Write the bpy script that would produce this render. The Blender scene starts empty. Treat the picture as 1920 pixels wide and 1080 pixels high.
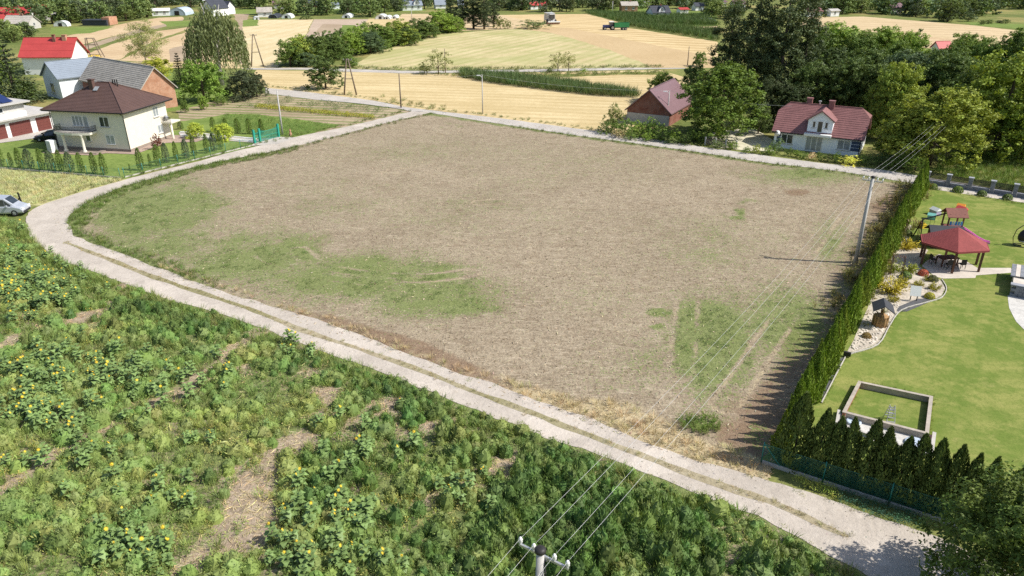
import bpy, math, random
import numpy as np
from mathutils import Vector, Matrix
R = math.radians
rnd = random.Random(7)
scene = bpy.context.scene
COL = scene.collection

# ---------------------------------------------------------------- camera
CAM_F, CAM_TILT, CAM_H = 1380.0, math.atan(1380.0 / 3000.0), 27.2155
cam = bpy.data.cameras.new('camera')
cam.sensor_width = 36.0
cam.lens = CAM_F / 1920 * 36
cam.clip_start, cam.clip_end = 0.5, 6000
cam_o = bpy.data.objects.new('camera', cam)
cam_o.location = (0, 0, CAM_H)
cam_o.rotation_euler = (math.pi / 2 - CAM_TILT, 0, 0)
COL.objects.link(cam_o)
scene.camera = cam_o

# ---------------------------------------------------------------- world and sun
SUN_EL, SUN_AZ = R(46), R(99.5)          # azimuth clockwise from +Y
world = bpy.data.worlds.new('World')
scene.world = world
world.use_nodes = True
wn = world.node_tree
sky = wn.nodes.new('ShaderNodeTexSky')
sky.sky_type = 'NISHITA'
sky.sun_disc = False
sky.sun_elevation = SUN_EL
sky.sun_rotation = SUN_AZ
sky.air_density = 1.0
sky.dust_density = 1.5
wn.links.new(sky.outputs[0], wn.nodes['Background'].inputs[0])
wn.nodes['Background'].inputs[1].default_value = 0.12
sun = bpy.data.lights.new('sun', 'SUN')
sun.energy = 4.9
sun.angle = R(0.53)
sun.color = (1.0, 0.955, 0.88)
sun_o = bpy.data.objects.new('sun', sun)
sdir = Vector((math.sin(SUN_AZ) * math.cos(SUN_EL), math.cos(SUN_AZ) * math.cos(SUN_EL), math.sin(SUN_EL)))
sun_o.rotation_euler = (-sdir).to_track_quat('-Z', 'Y').to_euler()
sun_o.location = (60, -10, 60)
COL.objects.link(sun_o)
vs = scene.view_settings
vs.view_transform = 'Standard'
vs.look = 'None'
vs.exposure = 0.2
vs.gamma = 1.0
scene.cycles.max_bounces = 6
scene.cycles.diffuse_bounces = 3
scene.cycles.glossy_bounces = 2
scene.cycles.transmission_bounces = 3
scene.cycles.transparent_max_bounces = 4
scene.cycles.use_denoising = False

# ---------------------------------------------------------------- survey: photo pixel <-> ground
_F = np.array([0, math.cos(CAM_TILT), -math.sin(CAM_TILT)])
_U = np.array([0, math.sin(CAM_TILT), math.cos(CAM_TILT)])
def G(px, py, z=0.0):
    d = _F + (px - 960) / CAM_F * np.array([1., 0, 0]) - (py - 540) / CAM_F * _U
    k = (CAM_H - z) / -d[2]
    return float(d[0] * k), float(d[1] * k)
def GV(px, py, z=0.0):
    x, y = G(px, py, z)
    return Vector((x, y, z))
def PX(x, y, z=0.0):
    x = np.asarray(x, float); y = np.asarray(y, float); dz = np.asarray(z, float) - CAM_H
    f = y * _F[1] + dz * _F[2]
    u = y * _U[1] + dz * _U[2]
    return 960 + CAM_F * x / f, 540 - CAM_F * u / f
def dist(px, py):                         # metres per photo pixel at that ground point
    x, y = G(px, py)
    return (y * _F[1] - CAM_H * _F[2]) / CAM_F

# ---------------------------------------------------------------- numpy noise
ONES = 'first second third fourth fifth sixth seventh eighth ninth tenth eleventh twelfth thirteenth fourteenth fifteenth sixteenth seventeenth eighteenth nineteenth'.split()
def nth_(n):
    if n < 20: return ONES[n - 1]
    t = n // 10; u = n % 10; b = ['twent', 'thirt', 'fort', 'fift', 'sixt', 'sevent', 'eight', 'ninet'][t - 2]
    return b + ('ieth' if u == 0 else 'y-' + ONES[u - 1])
def vnoise(x, y, seed=0):
    xi = np.floor(x).astype(np.int64); yi = np.floor(y).astype(np.int64)
    fx = x - xi; fy = y - yi
    fx = fx * fx * (3 - 2 * fx); fy = fy * fy * (3 - 2 * fy)
    def h(a, b):
        n = (a * 374761393 + b * 668265263 + seed * 1442695041) & 0x7fffffff
        n = ((n ^ (n >> 13)) * 1274126177) & 0x7fffffff
        return ((n ^ (n >> 16)) & 0xffff) / 65535.0
    return (h(xi, yi) * (1 - fx) + h(xi + 1, yi) * fx) * (1 - fy) + (h(xi, yi + 1) * (1 - fx) + h(xi + 1, yi + 1) * fx) * fy
def fbm(x, y, s, seed=0, o=4):
    x = np.asarray(x, float) / s; y = np.asarray(y, float) / s
    t = 0; a = .5; n = 0
    for i in range(o):
        t = t + a * vnoise(x, y, seed + i * 17); n += a
        x = x * 2.03; y = y * 2.03; a *= .5
    return t / n
def smooth(a, b, v):
    t = np.clip((v - a) / (b - a), 0, 1)
    return t * t * (3 - 2 * t)
def in_poly(px, py, poly):
    px = np.asarray(px, float); py = np.asarray(py, float)
    c = np.zeros(px.shape, bool)
    n = len(poly)
    for i in range(n):
        x0, y0 = poly[i]; x1, y1 = poly[(i + 1) % n]
        if y0 == y1: continue
        k = ((y0 > py) != (y1 > py)) & (px < (x1 - x0) * (py - y0) / (y1 - y0) + x0)
        c ^= k
    return c
def seg_dist(x, y, pts):
    d = np.full(np.shape(x), 1e9)
    for (x0, y0), (x1, y1) in zip(pts[:-1], pts[1:]):
        dx, dy = x1 - x0, y1 - y0
        t = np.clip(((x - x0) * dx + (y - y0) * dy) / max(dx * dx + dy * dy, 1e-9), 0, 1)
        d = np.minimum(d, np.hypot(x - x0 - t * dx, y - y0 - t * dy))
    return d
def blobs(px, py, lst):
    v = np.zeros(np.shape(px))
    for cx, cy, rx, ry, w in lst:
        v = np.maximum(v, w * np.exp(-(((px - cx) / rx) ** 2 + ((py - cy) / ry) ** 2)))
    return v

# ---------------------------------------------------------------- object helpers
def tag(o, label=None, cat=None, group=None, kind=None):
    if label: o['label'] = label
    if cat: o['category'] = cat
    if group: o['group'] = group
    if kind: o['kind'] = kind
    return o
def link(name, me, mat=None, parent=None, loc=None):
    o = bpy.data.objects.new(name, me)
    COL.objects.link(o)
    if mat is not None and me is not None:
        if len(me.materials) == 0: me.materials.append(mat)
    if parent is not None: o.parent = parent
    if loc is not None: o.location = loc
    return o
def empty(name, loc=(0, 0, 0), rz=0.0, label=None, cat=None, group=None):
    o = bpy.data.objects.new(name, None)
    o.empty_display_size = 0.3
    COL.objects.link(o)
    o.location = loc
    o.rotation_euler = (0, 0, rz)
    return tag(o, label, cat, group)
def copy_tree(o, parent=None):
    c = o.copy()
    COL.objects.link(c)
    c.parent = parent
    for ch in o.children: copy_tree(ch, c)
    return c
def mesh_np(name, V, polys_n, idx, colors=None, smoothf=False):
    """polys_n: vertices per face (int array); idx: flat vertex indices"""
    me = bpy.data.meshes.new(name)
    V = np.ascontiguousarray(V, np.float32)
    me.vertices.add(len(V)); me.vertices.foreach_set('co', V.ravel())
    idx = np.ascontiguousarray(idx, np.int32)
    me.loops.add(len(idx)); me.loops.foreach_set('vertex_index', idx)
    polys_n = np.asarray(polys_n, np.int32)
    st = np.concatenate([[0], np.cumsum(polys_n)[:-1]]).astype(np.int32)
    me.polygons.add(len(polys_n)); me.polygons.foreach_set('loop_start', st)
    me.update(calc_edges=True)
    me.validate()
    if colors is not None:
        a = me.color_attributes.new('tint', 'FLOAT_COLOR', 'POINT')
        c = np.ones((len(V), 4), np.float32); c[:, :3] = colors
        a.data.foreach_set('color', c.ravel())
    if smoothf:
        me.polygons.foreach_set('use_smooth', np.ones(len(polys_n), bool))
    return me
class MB:
    """collects shapes into ONE mesh object"""
    def __init__(s): s.v = []; s.f = []
    def add(s, V, F):
        b = len(s.v); s.v += [tuple(p) for p in V]; s.f += [tuple(i + b for i in f) for f in F]; return s
    def box(s, x0, x1, y0, y1, z0, z1):
        return s.add([(x0, y0, z0), (x1, y0, z0), (x1, y1, z0), (x0, y1, z0), (x0, y0, z1), (x1, y0, z1), (x1, y1, z1), (x0, y1, z1)],
                     [(3, 2, 1, 0), (4, 5, 6, 7), (0, 1, 5, 4), (1, 2, 6, 5), (2, 3, 7, 6), (3, 0, 4, 7)])
    def prism(s, poly, z0, z1):
        n = len(poly); V = [(x, y, z0) for x, y in poly] + [(x, y, z1) for x, y in poly]
        F = [tuple(range(n - 1, -1, -1)), tuple(range(n, 2 * n))] + [(i, (i + 1) % n, n + (i + 1) % n, n + i) for i in range(n)]
        return s.add(V, F)
    def bar(s, p, q, w, h=None, up=(0, 0, 1)):
        p = Vector(p); q = Vector(q); h = h or w
        d = (q - p).normalized(); a = d.cross(Vector(up))
        if a.length < 1e-4: a = d.cross(Vector((1, 0, 0)))
        a.normalize(); b = a.cross(d).normalized(); a = a * w / 2; b = b * h / 2
        V = [p - a - b, p + a - b, p + a + b, p - a + b, q - a - b, q + a - b, q + a + b, q - a + b]
        return s.add(V, [(3, 2, 1, 0), (4, 5, 6, 7), (0, 1, 5, 4), (1, 2, 6, 5), (2, 3, 7, 6), (3, 0, 4, 7)])
    def tube(s, pts, rad, n=8, cap=True):
        pts = [Vector(p) for p in pts]
        if not hasattr(rad, '__len__'): rad = [rad] * len(pts)
        V = []; F = []
        for i, p in enumerate(pts):
            d = (pts[min(i + 1, len(pts) - 1)] - pts[max(i - 1, 0)]).normalized()
            a = d.cross(Vector((0, 0, 1)))
            if a.length < .05: a = d.cross(Vector((0, 1, 0)))
            a.normalize(); b = d.cross(a)
            for k in range(n):
                t = 2 * math.pi * k / n
                V.append(p + (a * math.cos(t) + b * math.sin(t)) * rad[i])
        for i in range(len(pts) - 1):
            for k in range(n):
                F.append((i * n + k, i * n + (k + 1) % n, (i + 1) * n + (k + 1) % n, (i + 1) * n + k))
        if cap:
            F.append(tuple(range(n - 1, -1, -1))); F.append(tuple(range((len(pts) - 1) * n, len(pts) * n)))
        return s.add(V, F)
    def lathe(s, prof, c=(0, 0, 0), n=12):
        V = []; F = []
        for r, z in prof:
            for k in range(n):
                t = 2 * math.pi * k / n
                V.append((c[0] + r * math.cos(t), c[1] + r * math.sin(t), c[2] + z))
        for i in range(len(prof) - 1):
            for k in range(n):
                F.append((i * n + k, i * n + (k + 1) % n, (i + 1) * n + (k + 1) % n, (i + 1) * n + k))
        F.append(tuple(range(n - 1, -1, -1))); F.append(tuple(range((len(prof) - 1) * n, len(prof) * n)))
        return s.add(V, F)
    def mesh(s, name, sm=False):
        me = bpy.data.meshes.new(name)
        me.from_pydata(s.v, [], s.f)
        if sm: me.polygons.foreach_set('use_smooth', [True] * len(me.polygons))
        me.update()
        return me
    def build(s, name, mat, parent=None, sm=False, loc=None):
        return link(name, s.mesh(name, sm), mat, parent, loc)

# ---------------------------------------------------------------- materials
def nodes(name):
    m = bpy.data.materials.new(name); m.use_nodes = True
    nt = m.node_tree; b = nt.nodes['Principled BSDF']
    b.inputs['Specular IOR Level'].default_value = 0.25
    return m, nt, b
def nd(nt, typ, **kw):
    n = nt.nodes.new(typ)
    for k, v in kw.items():
        if k in n.inputs: n.inputs[k].default_value = v
        else: setattr(n, k, v)
    return n
def noise_n(nt, vec, scale, detail=4, rough=.6):
    n = nt.nodes.new('ShaderNodeTexNoise')
    n.inputs['Scale'].default_value = scale; n.inputs['Detail'].default_value = detail; n.inputs['Roughness'].default_value = rough
    if vec is not None: nt.links.new(vec, n.inputs['Vector'])
    return n.outputs['Fac']
def mathn(nt, op, a, b=None, c=None, clamp=False):
    n = nt.nodes.new('ShaderNodeMath'); n.operation = op; n.use_clamp = clamp
    for i, v in enumerate((a, b, c)):
        if v is None: continue
        if isinstance(v, (int, float)): n.inputs[i].default_value = v
        else: nt.links.new(v, n.inputs[i])
    return n.outputs[0]
def ramp(nt, fac, a, b):
    n = nt.nodes.new('ShaderNodeMapRange'); n.interpolation_type = 'SMOOTHSTEP'
    nt.links.new(fac, n.inputs[0]); n.inputs[1].default_value = a; n.inputs[2].default_value = b
    return n.outputs[0]
def mixc(nt, fac, a, b, mode='MIX'):
    n = nt.nodes.new('ShaderNodeMix'); n.data_type = 'RGBA'; n.blend_type = mode
    for s, v in ((n.inputs[0], fac), (n.inputs[6], a), (n.inputs[7], b)):
        if isinstance(v, (int, float)): s.default_value = v
        elif isinstance(v, tuple): s.default_value = v + (1,) if len(v) == 3 else v
        else: nt.links.new(v, s)
    return n.outputs[2]
def coord(nt, obj=True):
    t = nt.nodes.new('ShaderNodeTexCoord')
    return t.outputs['Object'] if obj else None
def world_pos(nt):
    return nt.nodes.new('ShaderNodeNewGeometry').outputs['Position']
def mapping(nt, vec, rz=0, scale=(1, 1, 1)):
    n = nt.nodes.new('ShaderNodeMapping'); n.inputs['Rotation'].default_value = (0, 0, rz); n.inputs['Scale'].default_value = scale
    nt.links.new(vec, n.inputs['Vector']); return n.outputs[0]
def bump(nt, b, h, strength=.4, distn=.05):
    n = nt.nodes.new('ShaderNodeBump'); n.inputs['Strength'].default_value = strength; n.inputs['Distance'].default_value = distn
    nt.links.new(h, n.inputs['Height']); nt.links.new(n.outputs[0], b.inputs['Normal'])
def plain(name, c, rough=.7, var=.15, scale=3.0, metal=0.0, spec=.3, bumpy=0.0, bscale=20, dirt=None):
    """paint, plaster, metal... : base colour with uneven tone, optional weathering colour and relief"""
    m, nt, b = nodes(name)
    v = world_pos(nt)
    n1 = noise_n(nt, v, scale, 5, .65); n2 = noise_n(nt, v, scale * .17, 3)
    f = mathn(nt, 'ADD', mathn(nt, 'MULTIPLY', n1, .6), mathn(nt, 'MULTIPLY', n2, .4))
    lo = tuple(x * (1 - var) for x in c); hi = tuple(min(1, x * (1 + var)) for x in c)
    col = mixc(nt, ramp(nt, f, .3, .7), lo, hi)
    if dirt:
        col = mixc(nt, mathn(nt, 'MULTIPLY', ramp(nt, noise_n(nt, v, scale * .6, 6, .75), .5, .75), dirt[1]), col, dirt[0])
    nt.links.new(col, b.inputs['Base Color'])
    b.inputs['Roughness'].default_value = rough; b.inputs['Metallic'].default_value = metal
    b.inputs['Specular IOR Level'].default_value = spec
    if bumpy: bump(nt, b, noise_n(nt, v, bscale, 4), bumpy, .03)
    return m
def foliage_mat(name, transl=.3, rough=.55):
    """leaf colour = the object's own colour times the per-leaf tint"""
    m, nt, b = nodes(name)
    oi = nt.nodes.new('ShaderNodeObjectInfo')
    at = nt.nodes.new('ShaderNodeAttribute'); at.attribute_name = 'tint'
    col = mixc(nt, 1.0, oi.outputs['Color'], at.outputs['Color'], 'MULTIPLY')
    nt.links.new(col, b.inputs['Base Color']); b.inputs['Roughness'].default_value = rough
    b.inputs['Specular IOR Level'].default_value = .18
    tr = nt.nodes.new('ShaderNodeBsdfTranslucent')
    tc = mixc(nt, 1.0, col, (1.25, 1.15, .55), 'MULTIPLY')
    nt.links.new(tc, tr.inputs['Color'])
    ms = nt.nodes.new('ShaderNodeMixShader'); ms.inputs[0].default_value = transl
    out = nt.nodes['Material Output']
    nt.links.new(b.outputs[0], ms.inputs[1]); nt.links.new(tr.outputs[0], ms.inputs[2]); nt.links.new(ms.outputs[0], out.inputs[0])
    return m
M = {}
M['leaf'] = foliage_mat('leaf', .2)
M['needle'] = foliage_mat('needle', .12, .65)
M['bark'] = plain('bark', (.13, .1, .075), .9, .3, 6, bumpy=.5)
M['bark_pale'] = plain('bark_pale', (.42, .4, .36), .85, .3, 6, bumpy=.4)
# ================================================================ GROUND
def pxpoly(pts): return [G(*p) for p in pts]
def resample(pts, step):
    out = []
    for (x0, y0), (x1, y1) in zip(pts[:-1], pts[1:]):
        n = max(1, int(math.hypot(x1 - x0, y1 - y0) / step))
        out += [(x0 + (x1 - x0) * i / n, y0 + (y1 - y0) * i / n) for i in range(n)]
    return out + [pts[-1]]
def catmull(pts, k=6):
    P = [pts[0]] + list(pts) + [pts[-1]]; out = []
    for i in range(1, len(P) - 2):
        for j in range(k):
            t = j / k
            out.append(tuple(.5 * (2 * P[i][a] + (P[i + 1][a] - P[i - 1][a]) * t + (2 * P[i - 1][a] - 5 * P[i][a] + 4 * P[i + 1][a] - P[i + 2][a]) * t * t
                        + (3 * P[i][a] - P[i - 1][a] - 3 * P[i + 1][a] + P[i + 2][a]) * t ** 3) for a in (0, 1)))
    return out + [pts[-1]]
def sheet(name, poly, z, mat, jit=0.0, step=1.0, kind='structure'):
    """a flat piece of ground; its outline wobbles a little"""
    p = resample(list(poly) + [poly[0]], step)[:-1] if jit else list(poly)
    if jit:
        p = [(x + jit * (float(fbm(x + 31, y, 1.7, 3, 3)) - .5) * 2, y + jit * (float(fbm(x, y + 77, 1.7, 9, 3)) - .5) * 2) for x, y in p]
    mb = MB(); mb.add([(x, y, z) for x, y in p], [tuple(range(len(p)))])
    o = mb.build(name, mat)
    if sum((p[i][0] * p[(i + 1) % len(p)][1] - p[(i + 1) % len(p)][0] * p[i][1]) for i in range(len(p))) < 0:
        o.data.flip_normals()
    return tag(o, kind=kind)

def field_mat(name, c1, c2, rows=None, rowcol=None, rowstr=.5, fine=3.0, big=.06, green=None, wav=.25):
    """stubble, ploughed soil, crops: two tones, fine litter and parallel rows along a heading"""
    m, nt, b = nodes(name)
    v = world_pos(nt)
    fn = noise_n(nt, v, fine, 3, .75); bg = noise_n(nt, v, big, 3, .6)
    f = mathn(nt, 'ADD', mathn(nt, 'MULTIPLY', fn, .55), mathn(nt, 'MULTIPLY', bg, .45))
    col = mixc(nt, ramp(nt, f, .36, .66), c1, c2)
    if green is not None:
        col = mixc(nt, mathn(nt, 'MULTIPLY', ramp(nt, noise_n(nt, v, .045, 3, .65), green[1], green[1] + .16), green[2]), col, green[0])
    h = fn
    if rows is not None:
        for ang, wid, k in rows:
            mv = mapping(nt, v, -ang, (1, 1, 1))
            n2 = nt.nodes.new('ShaderNodeTexWave'); n2.wave_type = 'BANDS'; n2.bands_direction = 'Y'; n2.wave_profile = 'SIN'
            n2.inputs['Scale'].default_value = 1.0 / wid * .314; n2.inputs['Distortion'].default_value = wav * 6; n2.inputs['Detail'].default_value = 3
            n2.inputs['Detail Scale'].default_value = .25; n2.inputs['Detail Roughness'].default_value = .6
            nt.links.new(mv, n2.inputs['Vector'])
            st = noise_n(nt, mapping(nt, v, -ang, (.05, .8 / wid, 1)), 1.0, 2, .7)
            k2 = mathn(nt, 'MULTIPLY', mathn(nt, 'MULTIPLY', ramp(nt, n2.outputs['Fac'], .35, .9), ramp(nt, st, .25, .6)), rowstr * k)
            col = mixc(nt, k2, col, rowcol)
    nt.links.new(col, b.inputs['Base Color']); b.inputs['Roughness'].default_value = .95; b.inputs['Specular IOR Level'].default_value = .05
    bump(nt, b, h, .6, .12)
    return m

STRAW = (.54, .42, .22); STRAW2 = (.67, .54, .31); TAN = (.5, .36, .21); TAN2 = (.62, .48, .3); SOIL = (.3, .225, .155); SOIL2 = (.41, .32, .235)
GRASS = (.1, .15, .035); GRASS2 = (.2, .25, .07)
M['rough_grass'] = field_mat('rough_grass', (.1, .14, .04), (.27, .27, .09), fine=1.2, big=.03, green=((.38, .3, .13), .5, .6))
def lawn_mat():
    m, nt, b = nodes('lawn'); v = world_pos(nt)
    a = noise_n(nt, v, .28, 4, .65); c = noise_n(nt, v, 1.1, 3, .7); f = noise_n(nt, v, 7, 3, .8)
    mv = noise_n(nt, mapping(nt, v, R(-18), (.12, 1.0, 1)), .8, 2, .5)
    col = mixc(nt, ramp(nt, mathn(nt, 'ADD', mathn(nt, 'MULTIPLY', a, .6), mathn(nt, 'MULTIPLY', c, .4)), .42, .58), (.145, .2, .042), (.275, .285, .085))
    col = mixc(nt, mathn(nt, 'MULTIPLY', ramp(nt, mv, .42, .6), .5), col, (.16, .215, .045))
    col = mixc(nt, mathn(nt, 'MULTIPLY', ramp(nt, noise_n(nt, v, .45, 4, .7), .58, .74), .5), col, (.38, .34, .13))
    col = mixc(nt, mathn(nt, 'MULTIPLY', ramp(nt, f, .45, .7), .45), col, (.075, .115, .02))
    nt.links.new(col, b.inputs['Base Color']); b.inputs['Roughness'].default_value = .95; b.inputs['Specular IOR Level'].default_value = .05
    bump(nt, b, f, .5, .05); return m
M['lawn'] = lawn_mat()
M['lawn_far'] = field_mat('lawn_far', (.13, .19, .045), (.23, .29, .08), fine=1.5, big=.15)
M['stubble'] = field_mat('stubble', STRAW, STRAW2, rows=[(R(-10), 3.2, 1), (R(-12), 11, .6)], rowcol=(.46, .35, .17), rowstr=.6, fine=.9, wav=.9)
M['stubble_green'] = field_mat('stubble_green', (.48, .4, .21), (.61, .52, .3), rows=[(R(62), 4, 1), (R(58), 13, .5)], rowcol=(.34, .34, .13), rowstr=.55, fine=.6, green=((.36, .37, .15), .46, .55), wav=.4)
M['stubble_pale'] = field_mat('stubble_pale', (.58, .47, .27), (.7, .58, .37), rows=[(R(80), 6, 1)], rowcol=(.52, .42, .22), rowstr=.45, fine=.6, wav=1.0)
M['wheat'] = field_mat('wheat', (.48, .35, .19), (.57, .43, .25), fine=.8, big=.03)
M['swath'] = field_mat('swath', (.57, .43, .23), (.68, .53, .3), rows=[(R(-22), 6.5, 1)], rowcol=(.42, .3, .14), rowstr=.8, fine=.5, wav=.12)
M['tan_field'] = field_mat('tan_field', TAN, TAN2, rows=[(R(35), 5, .6)], rowcol=(.4, .28, .17), rowstr=.5, fine=.7)
M['tan_right'] = field_mat('tan_right', (.52, .4, .23), (.64, .5, .31), rows=[(R(-14), 9, .8)], rowcol=(.42, .3, .18), rowstr=.6, fine=.5)
M['pink_soil'] = field_mat('pink_soil', (.42, .32, .24), (.52, .42, .32), fine=.6)
M['brown_soil'] = field_mat('brown_soil', (.33, .25, .17), (.43, .34, .24), fine=.6)
M['corn'] = field_mat('corn', (.075, .12, .03), (.13, .18, .05), rows=[(R(-20), 2.5, 1)], rowcol=(.18, .22, .07), rowstr=.5, fine=1.2)
M['garden_soil'] = field_mat('garden_soil', (.3, .23, .15), (.46, .37, .25), fine=1.4, rows=[(R(-9), 2.2, 1)], rowcol=(.16, .2, .06), rowstr=.85, wav=.8)
M['pale_grass'] = field_mat('pale_grass', (.36, .36, .15), (.56, .52, .28), fine=1.6, rows=[(R(60), 1.6, .8)], rowcol=(.3, .3, .09), rowstr=.6, wav=1.0)

big = MB().add([(-3000, -200, -.03), (3000, -200, -.03), (3000, 4000, -.03), (-3000, 4000, -.03)], [(0, 1, 2, 3)]).build('ground', M['rough_grass'])
tag(big, kind='structure')

# ------------------------------------------------ far fields (outlines surveyed from the photo)
Z = [-.027]
def far(name, pts, mat, jit=.8):
    Z[0] += .0007
    return sheet(name, pxpoly(pts), Z[0], M[mat], jit, 4.0)
far('meadow', [(1130, 10), (1345, 24), (1345, 50), (1100, 24)], 'lawn_far')
far('harvested_field', [(45, 92), (57, 84), (130, 66), (250, 40), (300, 33), (340, 31), (345, 36), (250, 58), (160, 82), (110, 98), (60, 98)], 'tan_field')
far('ploughed_field', [(104, 101), (250, 58), (345, 36), (337, 43), (250, 65), (148, 97)], 'brown_soil')
far('harvested_field', [(145, 108), (215, 81), (290, 59), (372, 48), (300, 72), (240, 100), (225, 112)], 'tan_field')
far('harvested_field', [(225, 113), (302, 75), (378, 51), (456, 50), (456, 112), (300, 117)], 'tan_field')
far('ploughed_field', [(318, 92), (378, 75), (378, 113), (318, 116)], 'brown_soil')
far('stubble_field', [(195, 117), (460, 115), (460, 128), (205, 126)], 'stubble')
far('meadow', [(300, 40), (380, 38), (380, 47), (315, 50)], 'lawn_far')
far('meadow', [(95, 52), (215, 50), (170, 62), (95, 66)], 'lawn_far')
far('meadow', [(425, 16), (480, 16), (478, 28), (440, 26)], 'lawn_far')
far('dirt_track', [(437, 26), (468, 26), (456, 50), (458, 120), (447, 120), (449, 50)], 'brown_soil')
far('stubble_field', [(455, 50), (484, 37), (587, 36), (575, 62), (527, 112), (520, 127), (461, 127)], 'stubble_pale')
far('meadow', [(456, 38), (483, 34), (484, 48), (457, 50)], 'lawn_far')
far('meadow', [(545, 0), (760, 0), (800, 20), (700, 24), (545, 28)], 'lawn_far')
far('ploughed_field', [(588, 36), (725, 36), (700, 62), (560, 78), (577, 62)], 'pink_soil')
far('ploughed_field', [(605, 45), (641, 46), (638, 60), (590, 62)], 'brown_soil')
far('meadow', [(641, 47), (667, 47), (662, 60), (638, 60)], 'lawn_far')
far('stubble_field', [(683, 46), (692, 35), (752, 34), (803, 26), (806, 45), (730, 62), (690, 62)], 'stubble')
far('harvested_field', [(752, 26), (815, 26), (806, 46), (747, 36)], 'tan_right')
far('stubble_field', [(660, 125), (700, 100), (760, 80), (840, 62), (950, 55), (985, 55), (1040, 63), (1120, 82), (1190, 110), (1225, 127), (1000, 129), (800, 131), (670, 129)], 'stubble_green')
far('wheat_field', [(972, 53), (1065, 51), (1332, 96), (1340, 127), (1226, 127), (1150, 96), (1080, 74), (1035, 62)], 'wheat')
far('stubble_field', [(1060, 51), (1165, 50), (1345, 78), (1345, 108)], 'swath')
far('harvested_field', [(865, 27), (945, 28), (992, 40), (966, 54), (865, 58)], 'tan_right')
far('stubble_field', [(941, 28), (1100, 26), (1177, 46), (1160, 51), (966, 53), (990, 40)], 'swath')
far('corn_field', [(1095, 23), (1320, 30), (1345, 49), (1180, 46)], 'corn')
far('harvested_field', [(1255, 52), (1345, 49), (1345, 59), (1300, 56)], 'tan_right')
far('harvested_field', [(1508, 33), (1620, 31), (1830, 48), (1930, 60), (1930, 92), (1800, 77), (1650, 61), (1500, 50)], 'tan_right')
far('harvested_field', [(1690, 64), (1860, 80), (1885, 95), (1690, 88)], 'tan_field')
far('meadow', [(1800, 40), (1930, 46), (1930, 56), (1830, 48)], 'lawn_far')
far('meadow', [(1840, 24), (1930, 24), (1930, 36), (1850, 34)], 'rough_grass')
far('harvested_field', [(1200, -2), (1345, -2), (1345, 6), (1200, 4)], 'tan_right')
far('harvested_field', [(1535, -2), (1560, -2), (1560, 12), (1535, 10)], 'tan_right')
far('stubble_field', [(480, 131), (600, 133), (780, 138), (960, 137), (1240, 131), (1300, 150), (1220, 200), (1185, 243), (1120, 246), (960, 226), (850, 212), (783, 204), (700, 189), (600, 176), (500, 166), (470, 150)], 'stubble')
far('meadow', [(860, 139), (1000, 140), (1240, 134), (1265, 140), (1150, 140), (1000, 148), (870, 146)], 'rough_grass')
far('vegetable_garden', [(330, 205), (400, 187), (500, 175), (590, 187), (740, 203), (772, 209), (640, 241), (545, 259), (490, 250), (335, 238)], 'garden_soil')
far('meadow', [(430, 213), (480, 214), (640, 234), (570, 255), (530, 262), (340, 246), (340, 228)], 'lawn_far')
far('yard_lawn', [(270, 130), (420, 128), (440, 180), (330, 208), (275, 214)], 'lawn_far')
far('yard_lawn', [(-60, 262), (60, 260), (100, 266), (335, 244), (480, 262), (485, 272), (360, 303), (300, 317), (233, 334), (-60, 309)], 'lawn_far')
far('pale_meadow', [(-90, 313), (0, 317), (225, 336), (259, 331), (181, 353), (75, 386), (-90, 372)], 'pale_grass')
far('meadow', [(1738, 318), (1800, 250), (1960, 250), (1960, 372)], 'rough_grass')

# ------------------------------------------------ near field and weed patch (fine grids with painted-in growth)
def grid_region(name, poly, res, mat, maskfn, z=0.0, relief=None):
    P = np.array(poly); x0, y0 = P.min(0); x1, y1 = P.max(0)
    nx = int((x1 - x0) / res) + 1; ny = int((y1 - y0) / res) + 1
    gx = x0 + np.arange(nx + 1) * res; gy = y0 + np.arange(ny + 1) * res
    X, Y = np.meshgrid(gx, gy)
    cc = in_poly((X[:-1, :-1] + X[1:, 1:]) / 2, (Y[:-1, :-1] + Y[1:, 1:]) / 2, poly)
    I = np.arange(X.size).reshape(X.shape)
    q = np.stack([I[:-1, :-1][cc], I[:-1, 1:][cc], I[1:, 1:][cc], I[1:, :-1][cc]], 1)
    used = np.unique(q); remap = np.full(X.size, -1); remap[used] = np.arange(len(used))
    xs, ys = X.ravel()[used], Y.ravel()[used]
    zz = np.full(len(xs), z) if relief is None else z + relief(xs, ys)
    me = mesh_np(name, np.stack([xs, ys, zz], 1), np.full(len(q), 4), remap[q].ravel(), maskfn(xs, ys), True)
    o = link(name, me, mat)
    return tag(o, kind='structure')

ROAD_LOW = [(52, 432), (66, 455), (95, 477), (130, 493), (250, 544), (400, 583), (478, 611), (555, 640), (611, 663), (678, 686), (742, 710), (817, 739), (900, 773), (989, 809), (1131, 858), (1211, 888), (1315, 929), (1400, 960), (1483, 1003), (1550, 1040), (1613, 1072), (1700, 1125), (1790, 1180)]
ROAD_LOW[4:6] = [(180, 512), (250, 539), (325, 565), (400, 586)]
ROAD_UP = [(127, 419), (132, 436), (157, 449), (195, 464), (233, 478), (315, 510), (409, 543), (480, 566), (594, 600), (678, 630), (761, 663), (844, 694), (900, 712), (1030, 760), (1107, 788), (1167, 810), (1240, 840), (1315, 865), (1420, 894), (1480, 914), (1550, 935), (1617, 964), (1683, 984), (1760, 1012), (1850, 1050), (1960, 1100)]
LOOP_IN = [(127, 419), (127, 410), (140, 397), (166, 378), (197, 365), (233, 350), (298, 332), (360, 315), (440, 298), (528, 281), (640, 253), (720, 232), (806, 212)]
LOOP_OUT = [(52, 432), (48, 414), (55, 399), (78, 385), (130, 368), (181, 352), (259, 331), (360, 306), (440, 284), (520, 266), (560, 256), (640, 240), (700, 226), (772, 209)]
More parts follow.
